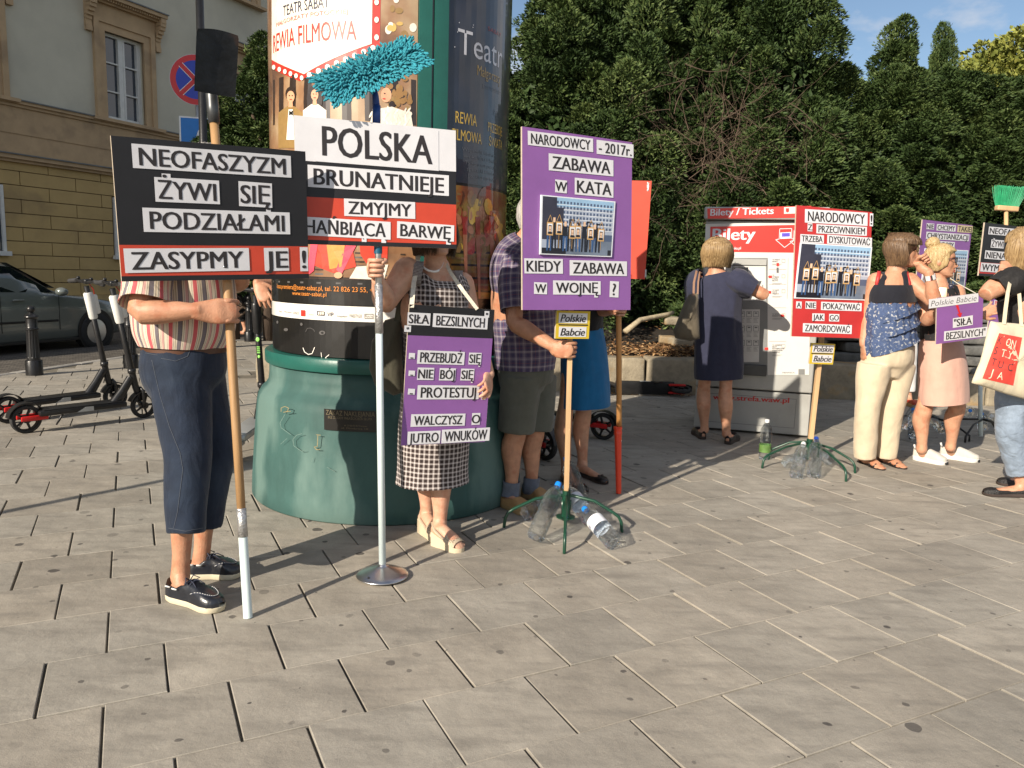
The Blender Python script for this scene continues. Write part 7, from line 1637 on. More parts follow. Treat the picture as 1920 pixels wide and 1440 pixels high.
    b = MB(); wc = at(443, 513, 2.93); b.lathe([(.001, .004), (.017, .004), (.018, 0), (.017, -.004)], wc, 24, 0, Matrix((Vector((1, 0, 0)), Vector((0, 0, 1)), Vector((0, -1, 0)))).transposed()); b.build('wristwatch', mat('watch_face', (.55, .62, .68), .15, metal=.3, var=0), r, smooth=True)
base_sh = gr(465, 1158)
bpy.context.view_layer.update()
man_shovel()
# ---------- woman in the checked dress
def woman_dress():
    r = thing('person', 'woman in a brown checked sleeveless dress and beige wedge sandals holding the mop pole', 'person', gr(815, 1010)); f = unit((.55, -.83, 0)); sd = unit((-.83, -.55, 0))
    hA, hB = gr(791, 996), gr(814, 1020); tA, tB = hA + f * .225, gr(866, 1036)
    aA, aB = at(800, 965, 3.72), at(824, 985, 3.57); kA, kB = at(803, 870, 3.66), at(832, 875, 3.57); pA, pB = at(802, 745, 3.66), at(838, 750, 3.60)
    pel, wai, che, nk, hd_ = at(820, 745, 3.60), at(818, 640, 3.58), at(815, 560, 3.56), at(818, 503, 3.57), at(812, 432, 3.53)
    shR, elR, wrR = at(763, 508, 3.45), at(722, 568, 3.36), at(709, 527, 3.235); shL, elL, wrL = at(866, 533, 3.64), at(893, 640, 3.64), at(915, 702, 3.50)
    b = MB(); torso(b, pel, wai, che, nk, sd, (.16, .145, .165), (.125, .115, .125)); necktube(b, nk, hd_, .95); Mh = head(b, hd_, unit((.75, -.66, -.1)), k=.97)
    arm(b, shR, elR, wrR, 1.13); arm(b, shL, elL, wrL, 1.05); leg(b, pA, kA, aA, .98, -f); leg(b, pB, kB, aB, .98, -f)
    for an, h_, t_ in ((aA, hA, tA), (aB, hB, tB)): foot(b, an, h_ + UPV * .045, t_ + UPV * .012, .92)
    grip_hand(b, wrR, at(708.5, 503, 3.185), UPV, .0135, 1, .98)
    open_hand(b, wrL, at(913, 738, 3.37) - wrL, (.7, -.5, .1), 30, 4, .93, -1)
    body_ = finish_body(b, r, m_skin_pale, .004)
    hair(r, hd_, Mh, hairmat('brown_hair', (.045, .028, .016), (.13, .08, .045)), length=.085, strands=1200, fringe=.05, seed=5)
    w0, k0, p0 = (.72, .68, .66), (.030, .020, .018), (.36, .30, .285)
    def ck(n_): return [(0, k0), (.30, p0), (.40, w0), (.475, p0), (.525, w0), (.60, p0), (.70, k0)]
    mc_ = patterned('brown_check', ck(0), 46, ck(0), 44, 'MIX', warp=.0016, fold=.35, fscale=9)
    # sharpen the check: dark where both bands are dark
    b = MB(); hem = at(812, 897, 3.60); clothtube(b, [at(818, 540, 3.56), at(817, 575, 3.56), at(818, 640, 3.58), at(819, 700, 3.59), at(818, 760, 3.60), at(815, 830, 3.60), hem, hem - UPV * .015], [(.165, .122), (.168, .130), (.158, .124), (.164, .130), (.176, .140), (.178, .145), (.182, .150), (.184, .152)], sd, 110, 60, .006, 11, .4, 5.5); dr = b.build('checked_dress', mc_, r, smooth=True)
    bodice(at(818, 541, 3.56), sd, f, .166, .124, .072, .036, .02).build('bodice', mc_, dr, smooth=True)
    surf_strap(body_, 'shoulder_strap', mc_, dr, [(776, 534), (777, 515), (781, 497)], .062); surf_strap(body_, 'shoulder_strap', mc_, dr, [(856, 534), (857, 518), (854, 503)], .058)
    mw = mat('beige_suede', (.52, .42, .30), .75, var=.12, vscale=40, bump=.3, bscale=200); ms_ = mat('beige_wedge', (.60, .50, .35), .6, var=.08)
    for h_, t_ in ((hA, tA), (hB, tB)):
        h_, t_ = Vector((h_.x, h_.y, 0)), Vector((t_.x, t_.y, 0)); d = unit(t_ - h_); s2 = d.cross(UPV); L_ = (t_ - h_).length; prof = [(-.01, .018), (.03, .030), (.25, .033), (.5, .032), (.72, .042), (.9, .036), (1.02, .014)]
        out = lambda z0: [h_ + d * L_ * t + s2 * (s_ * w_) + UPV * (z0 * (.052 * max(0, 1 - t) ** 1.1 + .020) + .001) for s_, q in ((-1, prof), (1, prof[::-1])) for t, w_ in q]
        b = MB(); b.rings([out(0), out(.5), out(1.0)]); sh_ = b.build('wedge_sandal', ms_, r, autosmooth=50)
        b = MB(); P_ = []
        for k in range(13):                                     # vamp over the toes
            t = .56 + .34 * k / 12; P_.append([h_ + d * L_ * t + s2 * (.046 * math.cos(a) * (1 if t < .85 else .9)) + UPV * (.024 + .052 * (1 - t) + math.sin(a) * (.040 - .018 * (t - .56) / .34)) for a in [math.pi * q / 12 for q in range(13)]])
        b.rings(P_, 0, False, closed=False)
        hp_ = h_ + UPV * .075; b.tube([h_ + d * L_ * .58 + s2 * .040 + UPV * .055, h_ + d * L_ * .25 + s2 * .042 + UPV * .085, hp_ - d * .016 + UPV * .028, h_ + d * L_ * .25 - s2 * .042 + UPV * .085, h_ + d * L_ * .58 - s2 * .040 + UPV * .055], [(.004, .010)] * 5, 8, hint=UPV); b.build('upper', mw, sh_, smooth=True)
        b = MB(); rnd = random.Random(2)
        for k in range(60):
            t, a = rnd.uniform(.6, .84), R(rnd.uniform(25, 155)); b.sphere(h_ + d * L_ * t + s2 * (.0462 * math.cos(a)) + UPV * (.024 + .052 * (1 - t) + math.sin(a) * (.0402 - .018 * (t - .56) / .34)), .0017, 6, 4)
        b.build('punched_hole', mat('hole_dark', (.10, .07, .045), .9, var=0), sh_)
    b = MB(); ne = [at(783, 490, 3.50), at(793, 501, 3.44), at(806, 508, 3.425), at(818, 509, 3.43), at(826, 503, 3.46), at(832, 492, 3.52)]; P_, _ = catmull(ne, [.002] * 6, 40); b.tube(P_, .0012, 4)
    for p in P_[8:26]: b.sphere(p, .0052, 8, 6)
    b.build('bead_necklace', mat('white_bead', (.75, .75, .74), .25, var=.05), r, smooth=True)
woman_dress()
m_olive = fabric('olive_canvas', (.062, .058, .040), .8, var=.15, fold=.5, fscale=9)
bg_, nn_ = bag('', 'shoulder_bag', 'bag', [at(752, 592, 3.50), at(757, 735, 3.50), at(738, 742, 3.50), at(703, 722, 3.50), at(692, 690, 3.50), at(697, 640, 3.50), at(722, 600, 3.50)], .055, m_olive, 'large olive canvas shoulder bag hanging behind the white mop pole')
b = MB(); ribbon(b, [at(745, 605, 3.48), at(752, 560, 3.47), at(762, 505, 3.49), at(768, 488, 3.54)], .03, (0, -1, .2)); b.build('strap', m_olive, bg_)
# ---------- man in the plaid shirt
def man_plaid():
    r = thing('person', 'man in a purple plaid shirt, grey shorts and tan sandals holding the wooden stake', 'person', gr(975, 945)); f = unit((.90, -.42, 0)); sd = unit((-.42, -.90, 0))
    hR, tR, hL, tL = gr(946, 948), gr(990, 966), gr(984, 930), gr(1026, 944); aR, aL = at(958, 920, 4.2), at(996, 912, 4.34); kR, kL = at(968, 808, 4.2), at(1003, 806, 4.34); pR, pL = at(978, 705, 4.2), at(1008, 702, 4.36)
    pel, wai, che, nk, hd_ = at(986, 700, 4.27), at(984, 655, 4.27), at(976, 525, 4.27), at(985, 452, 4.27), at(1006, 408, 4.25)
    shR, elR, wrR = at(962, 500, 4.09), at(966, 606, 3.99), at(1036, 648, 3.89); shL, elL, wrL = at(1008, 497, 4.45), at(1014, 600, 4.50), at(1018, 690, 4.44)
    b = MB(); torso(b, pel, wai, che, nk, sd, (.155, .15, .175), (.135, .14, .14)); necktube(b, nk, hd_); Mh = head(b, hd_, unit((.88, -.45, -.1)))
    arm(b, shR, elR, wrR, 1.08); arm(b, shL, elL, wrL, 1.05); leg(b, pR, kR, aR, 1.05, -f); leg(b, pL, kL, aL, 1.05, -f); foot(b, aR, hR, tR, .84); foot(b, aL, hL, tL, .84)
    grip_hand(b, wrR, at(1066.5, 655, 3.892), UPV, .018, 1, 1.05, 0); open_hand(b, wrL, (.1, -.1, -1), (.2, .9, 0), 25, 4, 1, 1)
    finish_body(b, r, m_skin_tan, .0042)
    hair(r, hd_, Mh, MATS.get('grey_hair') or bpy.data.materials['grey_hair'], length=.03, strands=400, fringe=.075, vol=.013, seed=8)
    a0, b0, c0, d0 = (.055, .045, .10), (.15, .12, .17), (.36, .33, .35), (.16, .045, .06)
    st = [(0, a0), (.22, b0), (.30, c0), (.36, b0), (.42, a0), (.56, d0), (.60, a0), (.74, b0), (.84, c0), (.88, b0)]
    mp_ = patterned('purple_plaid', st, 13, st, 12, 'MIX', warp=.004, fold=.6, fscale=10); mp3 = patterned('purple_plaid_sleeve', st, 6, st, 12, 'MIX', warp=.004, fold=.6, fscale=10)
    b = MB(); clothtube(b, [at(985, 690, 4.27), at(985, 670, 4.27), at(983, 610, 4.27), at(980, 550, 4.27), at(974, 490, 4.27), at(980, 462, 4.27), at(988, 448, 4.26)], [(.178, .165), (.18, .172), (.185, .176), (.19, .166), (.20, .14), (.13, .105), (.075, .068)], sd, 90, 36, .007, 21, 1, 3); sh_ = b.build('plaid_shirt', mp_, r, smooth=True)
    b = MB(); e1 = lerp(shR, elR, .78); clothtube(b, [lerp(shR, nk, .18), lerp(shR, elR, .3), lerp(shR, elR, .6), e1], [.080, .084, .080, .078], f, 44, 20, .006, 22); b.build('sleeve', mp3, sh_, smooth=True); b = MB(); clothtube(b, [lerp(shL, nk, .18), lerp(shL, elL, .5), lerp(shL, elL, .78)], [.08, .08, .078], f, 40, 14, .006, 23); b.build('sleeve', mp3, sh_, smooth=True)
    mg = fabric('grey_cotton', (.105, .108, .088), .85, var=.10, fold=.5, fscale=9)
    trousers(r, 'shorts', mg, pel, (.162, .150), pL, kL, lerp(pL, kL, .86), pR, kR, lerp(pR, kR, .82), (.115, .112, .103, .102), sd, at(984, 668, 4.27), seed=5, amp=.005, sc=9)
    mk = fabric('blue_grey_sock', (.14, .16, .20), .9, var=.15, fold=.3, fscale=30)
    for an, kn, h_ in ((aR, kR, hR), (aL, kL, hL)):
        b = MB(); d = (Vector(kn) - Vector(an)); clothtube(b, [h_ + UPV * .05 + f * .03, an, an + d * .16], [.050, .046, .047], f, 30, 12, .003, 31); b.build('sock', mk, r, smooth=True)
    mt = mat('tan_leather', (.36, .22, .095), .65, var=.15, vscale=30)
    for h_, t_ in ((hR, tR), (hL, tL)): shoe(r, 'sandal_shoe', h_ - f * .01, t_ + f * .015, mt, mat('tan_sole', (.30, .20, .09), .7, var=.1), .052, .053, .024, .46)
man_plaid()
# ---------- woman in the blue skirt
def woman_skirt():
    r = thing('person', 'woman in a bright blue skirt and black flat shoes half hidden behind the purple placard', 'person', gr(1090, 900)); f = unit((.72, -.69, 0)); sd = unit((-.69, -.72, 0))
    hA, tA, hB, tB = gr(1056, 900), gr(1097, 926), gr(1082, 888), gr(1136, 908); aA, aB = at(1062, 882, 4.86), at(1092, 872, 4.96); kA, kB = at(1058, 782, 4.85), at(1093, 780, 4.95); pA, pB = at(1075, 668, 4.83), at(1105, 668, 4.95)
    pel, wai, che, nk, hd_ = at(1094, 655, 4.9), at(1090, 605, 4.9), at(1092, 510, 4.9), at(1098, 437, 4.9), at(1102, 372, 4.88); shR, elR, wrR = at(1048, 470, 4.75), at(1040, 560, 4.7), at(1080, 560, 4.58); shL, elL, wrL = at(1138, 470, 5.03), at(1128, 580, 4.85), at(1146, 582, 4.65)
    b = MB(); torso(b, pel, wai, che, nk, sd); necktube(b, nk, hd_, .92); Mh = head(b, hd_, unit((.6, -.8, 0)), k=.96); arm(b, shR, elR, wrR); arm(b, shL, elL, wrL); leg(b, pA, kA, aA, .98, -f); leg(b, pB, kB, aB, .98, -f); foot(b, aA, hA, tA, .78); foot(b, aB, hB, tB, .78)
    grip_hand(b, wrL, at(1160, 581, 4.56), UPV, .0165, -1, .95); open_hand(b, wrR, (1, -.2, 0), (0, 0, 1), 40, 4, .9, 1); finish_body(b, r, m_skin_mid, .0055)
    hair(r, hd_, Mh, bpy.data.materials['brown_hair'], length=.05, strands=300, seed=15)
    b = MB(); clothtube(b, [at(1091, 600, 4.9), at(1092, 618, 4.9), at(1094, 660, 4.9), at(1097, 710, 4.9), at(1098, 757, 4.9), at(1098, 761, 4.9)], [(.138, .11), (.143, .116), (.165, .135), (.172, .145), (.176, .15), (.176, .15)], sd, 90, 40, .006, 41, .4, 4); b.build('blue_skirt', fabric('blue_denim', (.008, .125, .30), .8, var=.10, fold=.4, fscale=8), r, smooth=True)
    b = MB(); clothtube(b, [at(1091, 618, 4.9), at(1091, 590, 4.9), at(1092, 520, 4.9), at(1095, 465, 4.9), at(1098, 442, 4.9)], [(.150, .120), (.150, .122), (.165, .13), (.16, .11), (.085, .075)], sd, 60, 24, .005, 42); clothtube(b, [lerp(shL, nk, .1), lerp(shL, elL, .4)], [.075, .07], f, 30, 10, .004, 43); clothtube(b, [lerp(shR, nk, .1), lerp(shR, elR, .4)], [.075, .07], f, 30, 10, .004, 44); b.build('black_top', fabric('black_jersey', (.012, .012, .014), .85, fold=.4), r, smooth=True)
    mb2 = mat('black_patent', (.012, .010, .010), .3, var=.2, vscale=60, bump=.3, bscale=150)
    for h_, t_ in ((hA, tA), (hB, tB)):
        d = unit(t_ - h_); s_ = shoe(r, 'flat_shoe', h_ - d * .012, t_ + d * .01, mb2, mat('dark_sole', (.05, .035, .03), .7, var=.1), .030, .042, .012, .74, 0, .030); b = MB(); p = t_ - d * .055 + UPV * .045; q = d.cross(UPV)
        for s2 in (-1, 1): b.sphere(p + q * s2 * .012, (.013, .007, .006), 10, 6, 0, Matrix((q, d, UPV)).transposed())
        b.build('bow', mat('bow_brown', (.05, .028, .022), .4, var=.1), s_, smooth=True)
woman_skirt()
# ---------- woman at the ticket machine
def woman_ticket():
    r = thing('person', 'woman in a navy dress with a blonde bob facing the ticket machine', 'person', gr(1345, 826)); f = unit((.26, .965, 0)); sd = unit((.965, -.26, 0))
    hL, hR = gr(1318, 824), gr(1364, 833); tL, tR = hL + unit((-.05, 1, 0)) * .235, hR + unit((.50, .8, 0)) * .235; aL, aR = at(1321, 806, hL.y + .05), at(1362, 814, hR.y + .05); kL, kR = at(1319, 738, 6.2), at(1360, 742, 6.05); pL, pR = at(1327, 650, 6.15), at(1364, 650, 6.07)
    pel, wai, che, nk, hd_ = at(1346, 640, 6.12), at(1347, 600, 6.12), at(1346, 548, 6.12), at(1343, 508, 6.12), at(1345, 474, 6.14); shL, elL, wrL = at(1308, 529, 6.2), at(1305, 590, 6.25), at(1335, 590, 6.42); shR, elR, wrR = at(1384, 529, 6.03), at(1432, 552, 5.98), at(1410, 545, 6.22)
    b = MB(); torso(b, pel, wai, che, nk, sd, (.16, .14, .165), (.12, .11, .12)); necktube(b, nk, hd_, .95); Mh = head(b, hd_, unit((.35, .93, -.1)), k=.97); arm(b, shL, elL, wrL, 1.05); arm(b, shR, elR, wrR, 1.12); leg(b, pL, kL, aL, .98, -f); leg(b, pR, kR, aR, .98, -f); foot(b, aL, hL, tL, .8); foot(b, aR, hR, tR, .8); open_hand(b, wrR, (-.3, .9, .1), (0, 0, 1), 25, 5, .9, -1); open_hand(b, wrL, (.3, .9, .0), (0, 0, 1), 30, 5, .9, 1); finish_body(b, r, m_skin_mid, .006)
    hair(r, hd_, Mh, hairmat('dark_blonde_hair', (.16, .095, .04), (.42, .29, .145)), length=.082, strands=3800, seed=18, vol=.040, flare=.014)
    mn = fabric('navy_linen', (.030, .033, .062), .9, var=.12, fold=.6, fscale=7)
    b = MB(); clothtube(b, [at(1346, 709, 6.12), at(1346, 706, 6.12), at(1346, 660, 6.12), at(1346, 610, 6.12), at(1346, 565, 6.12), at(1345, 534, 6.12), at(1344, 518, 6.12), at(1343, 512, 6.12)], [(.183, .16), (.185, .16), (.188, .155), (.178, .145), (.185, .14), (.195, .12), (.15, .095), (.085, .08)], sd, 90, 46, .010, 51, .35, 3.4); d_ = b.build('navy_dress', mn, r, smooth=True)
    b = MB(); clothtube(b, [lerp(shR, nk, .35), shR, lerp(shR, elR, .35), lerp(shR, elR, .62)], [(.085, .085), (.10, .10), (.10, .09), (.095, .075)], f, 44, 20, .008, 52); b.build('sleeve', mn, d_, smooth=True); b = MB(); clothtube(b, [lerp(shL, nk, .35), shL, lerp(shL, elL, .4), lerp(shL, elL, .6)], [.085, .10, .095, .09], f, 44, 18, .008, 53); b.build('sleeve', mn, d_, smooth=True)
    mbk = mat('black_loafer', (.010, .010, .011), .35, var=.2)
    for h_, t_ in ((hL, tL), (hR, tR)): d = unit(t_ - h_); shoe(r, 'loafer', h_ - d * .012, t_ + d * .012, mbk, mat('dark_sole', (.05, .035, .03), .7, var=.1), .048, .044, .026, .58)
woman_ticket()
m_taupe = fabric('taupe_leather', (.125, .105, .075), .6, var=.12, fold=.5, fscale=8)
bg2, nn2 = bag('', 'handbag', 'bag', [at(1309, 548, 5.98), at(1312, 635, 5.98), at(1295, 640, 5.98), at(1266, 634, 5.98), at(1262, 622, 5.98), at(1283, 568, 5.98), at(1292, 552, 5.98)], .07, m_taupe, 'taupe leather handbag hanging from the shoulder of the woman at the ticket machine')
b = MB(); ribbon(b, [at(1300, 560, 5.95), at(1301, 530, 5.97), at(1306, 508, 6.05), at(1310, 512, 6.2)], .016, (0, -1, .2)); ribbon(b, [at(1308, 552, 5.96), at(1309, 528, 5.98), at(1312, 510, 6.05), at(1316, 512, 6.2)], .012, (0, -1, .2)); b.build('strap', mat('tan_strap', (.30, .17, .11), .5, var=.1), bg2)
# ---------- woman in the ruffled blouse
def woman_blouse():
    r = thing('person', 'woman in a blue ruffled blouse and cream trousers raising a fist beside her face', 'person', gr(1650, 872)); f = unit((.45, -.89, 0)); sd = unit((-.89, -.45, 0))
    hR, tR, hL, tL = gr(1612, 866), gr(1655, 882), gr(1647, 864), gr(1696, 880); aR, aL = at(1620, 855, 5.40), at(1656, 852, 5.48); kR, kL = at(1627, 760, 5.36), at(1672, 760, 5.44); pR, pL = at(1640, 682, 5.36), at(1684, 682, 5.44)
    pel, wai, che, nk, hd_ = at(1665, 672, 5.42), at(1670, 610, 5.42), at(1675, 552, 5.42), at(1680, 508, 5.42), at(1692, 470, 5.42)
    shL, elL, wrL = at(1706, 527, 5.38), at(1752, 568, 5.24), at(1742, 512, 5.22); shR, elR, wrR = at(1643, 527, 5.43), at(1626, 596, 5.46), at(1620, 645, 5.40)
    b = MB(); torso(b, pel, wai, che, nk, sd, (.165, .15, .16), (.125, .12, .13)); necktube(b, nk, hd_, .98); fw_ = unit((.92, -.40, -.03)); Mh = head(b, hd_, fw_, k=.97); arm(b, shL, elL, wrL, 1.06); arm(b, shR, elR, wrR, 1.1); leg(b, pR, kR, aR, .85, -f, .45); leg(b, pL, kL, aL, .85, -f, .45); foot(b, aR, hR, tR, .95); foot(b, aL, hL, tL, .95)
    grip_hand(b, wrL, at(1734, 487, 5.235), unit((-.3, .2, .5)), .009, -1, .95); open_hand(b, wrR, (0, -.1, -1), (-1, 0, 0), 25, 4, .9, 1); body_ = finish_body(b, r, m_skin_tan, .004)
    hair(r, hd_, Mh, hairmat('chestnut_hair', (.055, .030, .017), (.19, .115, .06)), length=.078, strands=3800, seed=20, vol=.026, flare=.010, fringe=.058, front=80)
    glasses(r, hd_, Mh, mat('glasses_brown', (.05, .02, .015), .3, var=0), mat('lens_dark', (.02, .016, .018), .05, var=0, spec=.8), .97); lips(r, hd_, Mh, mat('lip_rose', (.40, .14, .11), .45, var=.05), .97)
    mf = mat('blue_floral', (.045, .075, .165), .8, var=.25, vscale=40, dirt=((.46, .47, .47), 62, .555, .9)); add_folds(mf, .5, 10)
    b = MB(); cN = at(1672, 545, 5.42)
    for i, (y0, y1, w0, w1) in enumerate(((548, 592, .160, .200), (580, 620, .174, .205), (610, 650, .180, .212))):
        x0 = 1673 - i * 1.5; clothtube(b, [at(x0, y0, 5.42), lerp(at(x0, y0, 5.42), at(x0, y1, 5.42), .35), at(x0, y1 - 4, 5.42), at(x0 + 1, y1, 5.42)], [(w0, w0 * .76), (w0 * 1.06, w0 * .82), (w1, w1 * .78), (w1 * 1.02, w1 * .79)], sd, 120, 18, .011, 60 + i, .25, 9)
    bo = b.build('ruffled_blouse', mf, r, smooth=True)
    mnv = fabric('navy_yoke', (.012, .013, .020), .85, fold=.3)
    b = MB(); clothtube(b, [at(1673, 566, 5.42), at(1674, 548, 5.42), at(1675, 534, 5.42)], [(.178, .145), (.176, .144), (.160, .134)], sd, 60, 12, .002, 65); yo = b.build('yoke', mnv, bo, smooth=True)
    surf_strap(body_, 'shoulder_strap', mnv, yo, [(1653, 538), (1655, 522), (1658, 510)], .048); surf_strap(body_, 'shoulder_strap', mnv, yo, [(1697, 538), (1696, 524), (1693, 512)], .044)
    mrs = mat('red_strap', (.42, .03, .03), .5, var=.1); surf_strap(body_, 'red_strap', mrs, bo, [(1644, 545), (1644, 530), (1648, 513)], .024); surf_strap(body_, 'red_strap', mrs, bo, [(1706, 545), (1705, 530), (1700, 514)], .022)
    mcr = fabric('cream_cotton', (.58, .48, .345), .85, var=.07, fold=.55, fscale=9)
    trousers(r, 'cream_trousers', mcr, pel, (.185, .150), pL, kL, at(1660, 856, 5.48), pR, kR, at(1621, 858, 5.40), (.112, .108, .088, .074), sd, at(1668, 645, 5.42), seed=9, amp=.006, sc=9)
    mst = mat('black_strap', (.015, .012, .012), .4, var=.1)
    for h_, t_ in ((hR, tR), (hL, tL)):
        d = unit(t_ - h_); q = d.cross(UPV); L_ = (t_ - h_).length; prof = [(-.03, .012), (.0, .026), (.25, .029), (.5, .030), (.74, .042), (.93, .036), (1.04, .012)]
        b = MB(); b.rings([[h_ + d * L_ * t + q * s_ * w_ + UPV * z for s_, sq in ((-1, prof), (1, prof[::-1])) for t, w_ in sq] for z in (.001, .010)]); so = b.build('strappy_sandal', mst, r)
        b = MB()
        for (t0, hgt) in ((.80, .034), (.62, .046)): b.tube([h_ + d * L_ * t0 + q * .045 + UPV * .008, h_ + d * L_ * t0 + q * .025 + UPV * hgt, h_ + d * L_ * (t0 + .02) - q * .02 + UPV * hgt, h_ + d * L_ * t0 - q * .044 + UPV * .008], [(.0045, .009)] * 4, 6)
        b.tube([h_ + d * L_ * .80 + UPV * .036, h_ + d * L_ * .5 + UPV * .058, h_ + d * L_ * .34 + UPV * .082], [(.005, .009)] * 3, 6)
        rg = [h_ + d * (L_ * .22 + .048 * math.cos(a)) + q * .040 * math.sin(a) + UPV * (.085 - .01 * math.cos(a)) for a in [2 * math.pi * k / 16 for k in range(17)]]; b.tube(rg, .0045, 6); b.tube([h_ - d * .005 + UPV * .01, h_ - d * .012 + UPV * .07], .006, 6); b.build('strap', mst, so, smooth=True)
    b = MB(); wv = unit(elL - wrL); clothtube(b, [wrL + wv * .012, wrL + wv * .045], [.036, .038], None, 24, 6, .003); b.build('bracelet', patterned('bw_cuff', [(0, (.6, .6, .6)), (.35, (.03, .03, .03)), (.6, (.45, .1, .1)), (.7, (.6, .6, .6))], 5, warp=.05), r, smooth=True)
woman_blouse()
# ---------- blonde woman with bun
def woman_pink():
    r = thing('person', 'blonde woman with a bun and sunglasses in a pale pink skirt and white trainers', 'person', gr(1770, 862)); f = unit((.6, -.8, 0)); sd = unit((-.8, -.6, 0))
    hR, tR, hL, tL = gr(1716, 862), gr(1770, 872), gr(1766, 858), gr(1830, 867); aR, aL = at(1728, 842, 5.58), at(1782, 838, 5.66); kR, kL = at(1733, 766, 5.56), at(1795, 764, 5.60); pR, pL = at(1752, 668, 5.56), at(1784, 668, 5.60)
    pel, wai, che, nk, hd_ = at(1766, 664, 5.57), at(1762, 615, 5.57), at(1760, 572, 5.57), at(1758, 530, 5.57), at(1764, 490, 5.55); shR, elR, wrR = at(1729, 545, 5.52), at(1737, 602, 5.40), at(1757, 580, 5.27); shL, elL, wrL = at(1793, 548, 5.66), at(1812, 608, 5.62), at(1836, 592, 5.50)
    b = MB(); torso(b, pel, wai, che, nk, sd, (.16, .145, .155), (.12, .115, .125)); necktube(b, nk, hd_, .95); Mh = head(b, hd_, unit((.90, -.44, -.06)), k=.97); arm(b, shR, elR, wrR, 1.05); arm(b, shL, elL, wrL, 1.05); leg(b, pR, kR, aR, 1.04, -f); leg(b, pL, kL, aL, 1.04, -f); foot(b, aR, hR, tR, .78); foot(b, aL, hL, tL, .78)
    open_hand(b, wrR, at(1766, 562, 5.25) - wrR, (.2, -.9, .2), 42, 2, .95, 1); open_hand(b, wrL, unit((.75, -.1, .45)), (.0, -.9, .3), 16, 13, .98, 1); body_ = finish_body(b, r, m_skin_mid, .004)
    hm = hairmat('blonde_hair', (.30, .19, .075), (.60, .46, .25)); ho = hair(r, hd_, Mh, hm, length=.0, strands=1500, seed=22, vol=.011, flare=0, fringe=.072, front=52, tight=True, knot=Vector((0, -.055, .118)))
    b = MB(); bc = hd_ + Mh @ Vector((0, -.062, .125)); rnd = random.Random(4)
    for k in range(40):
        a = rnd.uniform(0, 6.28); ph = rnd.uniform(0, 3.14); q = []
        ax = unit((rnd.gauss(0, 1), rnd.gauss(0, 1), rnd.gauss(0, 1))); u_ = ax.orthogonal().normalized(); v_ = ax.cross(u_); q = [bc + (u_ * math.cos(t) + v_ * math.sin(t)) * .036 + ax * .012 for t in [j * .5 for j in range(8)]]; b.tube(q, [.004, .009, .011, .012, .012, .011, .009, .004], 6)
    b.sphere(bc, (.042, .042, .036), 16, 12); b.build('bun', hm, ho, smooth=True)
    glasses(r, hd_, Mh, mat('glasses_navy', (.02, .018, .05), .3, var=0), mat('lens_amber', (.07, .025, .012), .05, var=0, spec=.8), .97); lips(r, hd_, Mh, mat('lip_red', (.55, .03, .03), .4, var=.05), .97)
    b = MB(); clothtube(b, [at(1763, 628, 5.57), at(1764, 640, 5.57), at(1767, 680, 5.57), at(1769, 720, 5.57), at(1769, 750, 5.57), at(1769, 753, 5.57)], [(.150, .122), (.162, .132), (.186, .150), (.194, .156), (.197, .158), (.197, .158)], sd, 90, 40, .005, 71, .5, 3.5); b.build('pink_skirt', fabric('pink_cotton', (.60, .36, .29), .85, var=.05, fold=.45, fscale=8), r, smooth=True)
    mbt = mat('black_floral', (.013, .012, .014), .8, var=.2, vscale=30, dirt=((.45, .22, .17), 26, .60, .9)); add_folds(mbt, .4, 10)
    b = MB(); clothtube(b, [at(1763, 634, 5.57), at(1763, 610, 5.57), at(1761, 575, 5.57), at(1760, 552, 5.57), at(1759, 541, 5.57)], [(.157, .128), (.153, .125), (.160, .132), (.158, .125), (.148, .115)], sd, 64, 22, .004, 73); tp_ = b.build('floral_top', mbt, r, smooth=True)
    ms2 = patterned('navy_white_stripe', [(0, (.02, .02, .05)), (.6, (.6, .6, .6))], 4, warp=.0)
    surf_strap(body_, 'striped_strap', ms2, tp_, [(1738, 556), (1738, 545), (1741, 535)], .05); surf_strap(body_, 'striped_strap', ms2, tp_, [(1785, 560), (1784, 548), (1779, 537)], .05)
    mw = fabric('white_knit', (.56, .53, .47), .85, var=.06, fold=.3, fscale=40); mws = mat('white_rubber', (.68, .67, .64), .5, var=.05)
    for h_, t_ in ((hR, tR), (hL, tL)):
        d = unit(t_ - h_); s_ = shoe(r, 'trainer', h_ - d * .016, t_ + d * .018, mw, mws, .068, .047, .030, .40, .006, .036, .080); q = d.cross(UPV); L_ = (t_ - h_).length
        b = MB(); b.tube([h_ - d * .008 + UPV * .085, h_ - d * .018 + UPV * .115], [(.008, .004)] * 2, 6); b.tube([h_ + d * L_ * .36 + UPV * .098, h_ + d * L_ * .33 + UPV * .122], [(.008, .004)] * 2, 6); b.build('pull_tab', mws, s_, smooth=True)
        b = MB(); b.sphere(t_ + d * .010 + UPV * .016, (.026, .016, .014), 12, 8, 0, Matrix((q, d, UPV)).transposed()); b.build('toe_guard', mat('toe_black', (.02, .02, .02), .6, var=0), s_, smooth=True)
woman_pink()
b = MB(); pc_ = at(1764, 559, 5.232); Xp = unit((.8, -.5, .05)); Zp = unit((-.10, .1, 1)); Zp = unit(Zp - Xp * Zp.dot(Xp)); Mp = Matrix((Xp, Zp.cross(Xp), Zp)).transposed(); ph = thing('phone', 'gold smartphone held up by the blonde woman in sunglasses', 'phone', pc_)
b.bbox(pc_, (.070, .009, .142), .004, Mp); b.build('case', mat('gold_case', (.62, .47, .31), .35, metal=.4, var=.04), ph, autosmooth=40); b = MB(); b.sphere(pc_ + Mp @ Vector((-.022, .0, .055)) - Mp @ Vector((0, .005, 0)), .005, 10, 6); b.build('camera_lens', mat('lens_black', (.01, .01, .012), .1, var=0), ph, smooth=True)
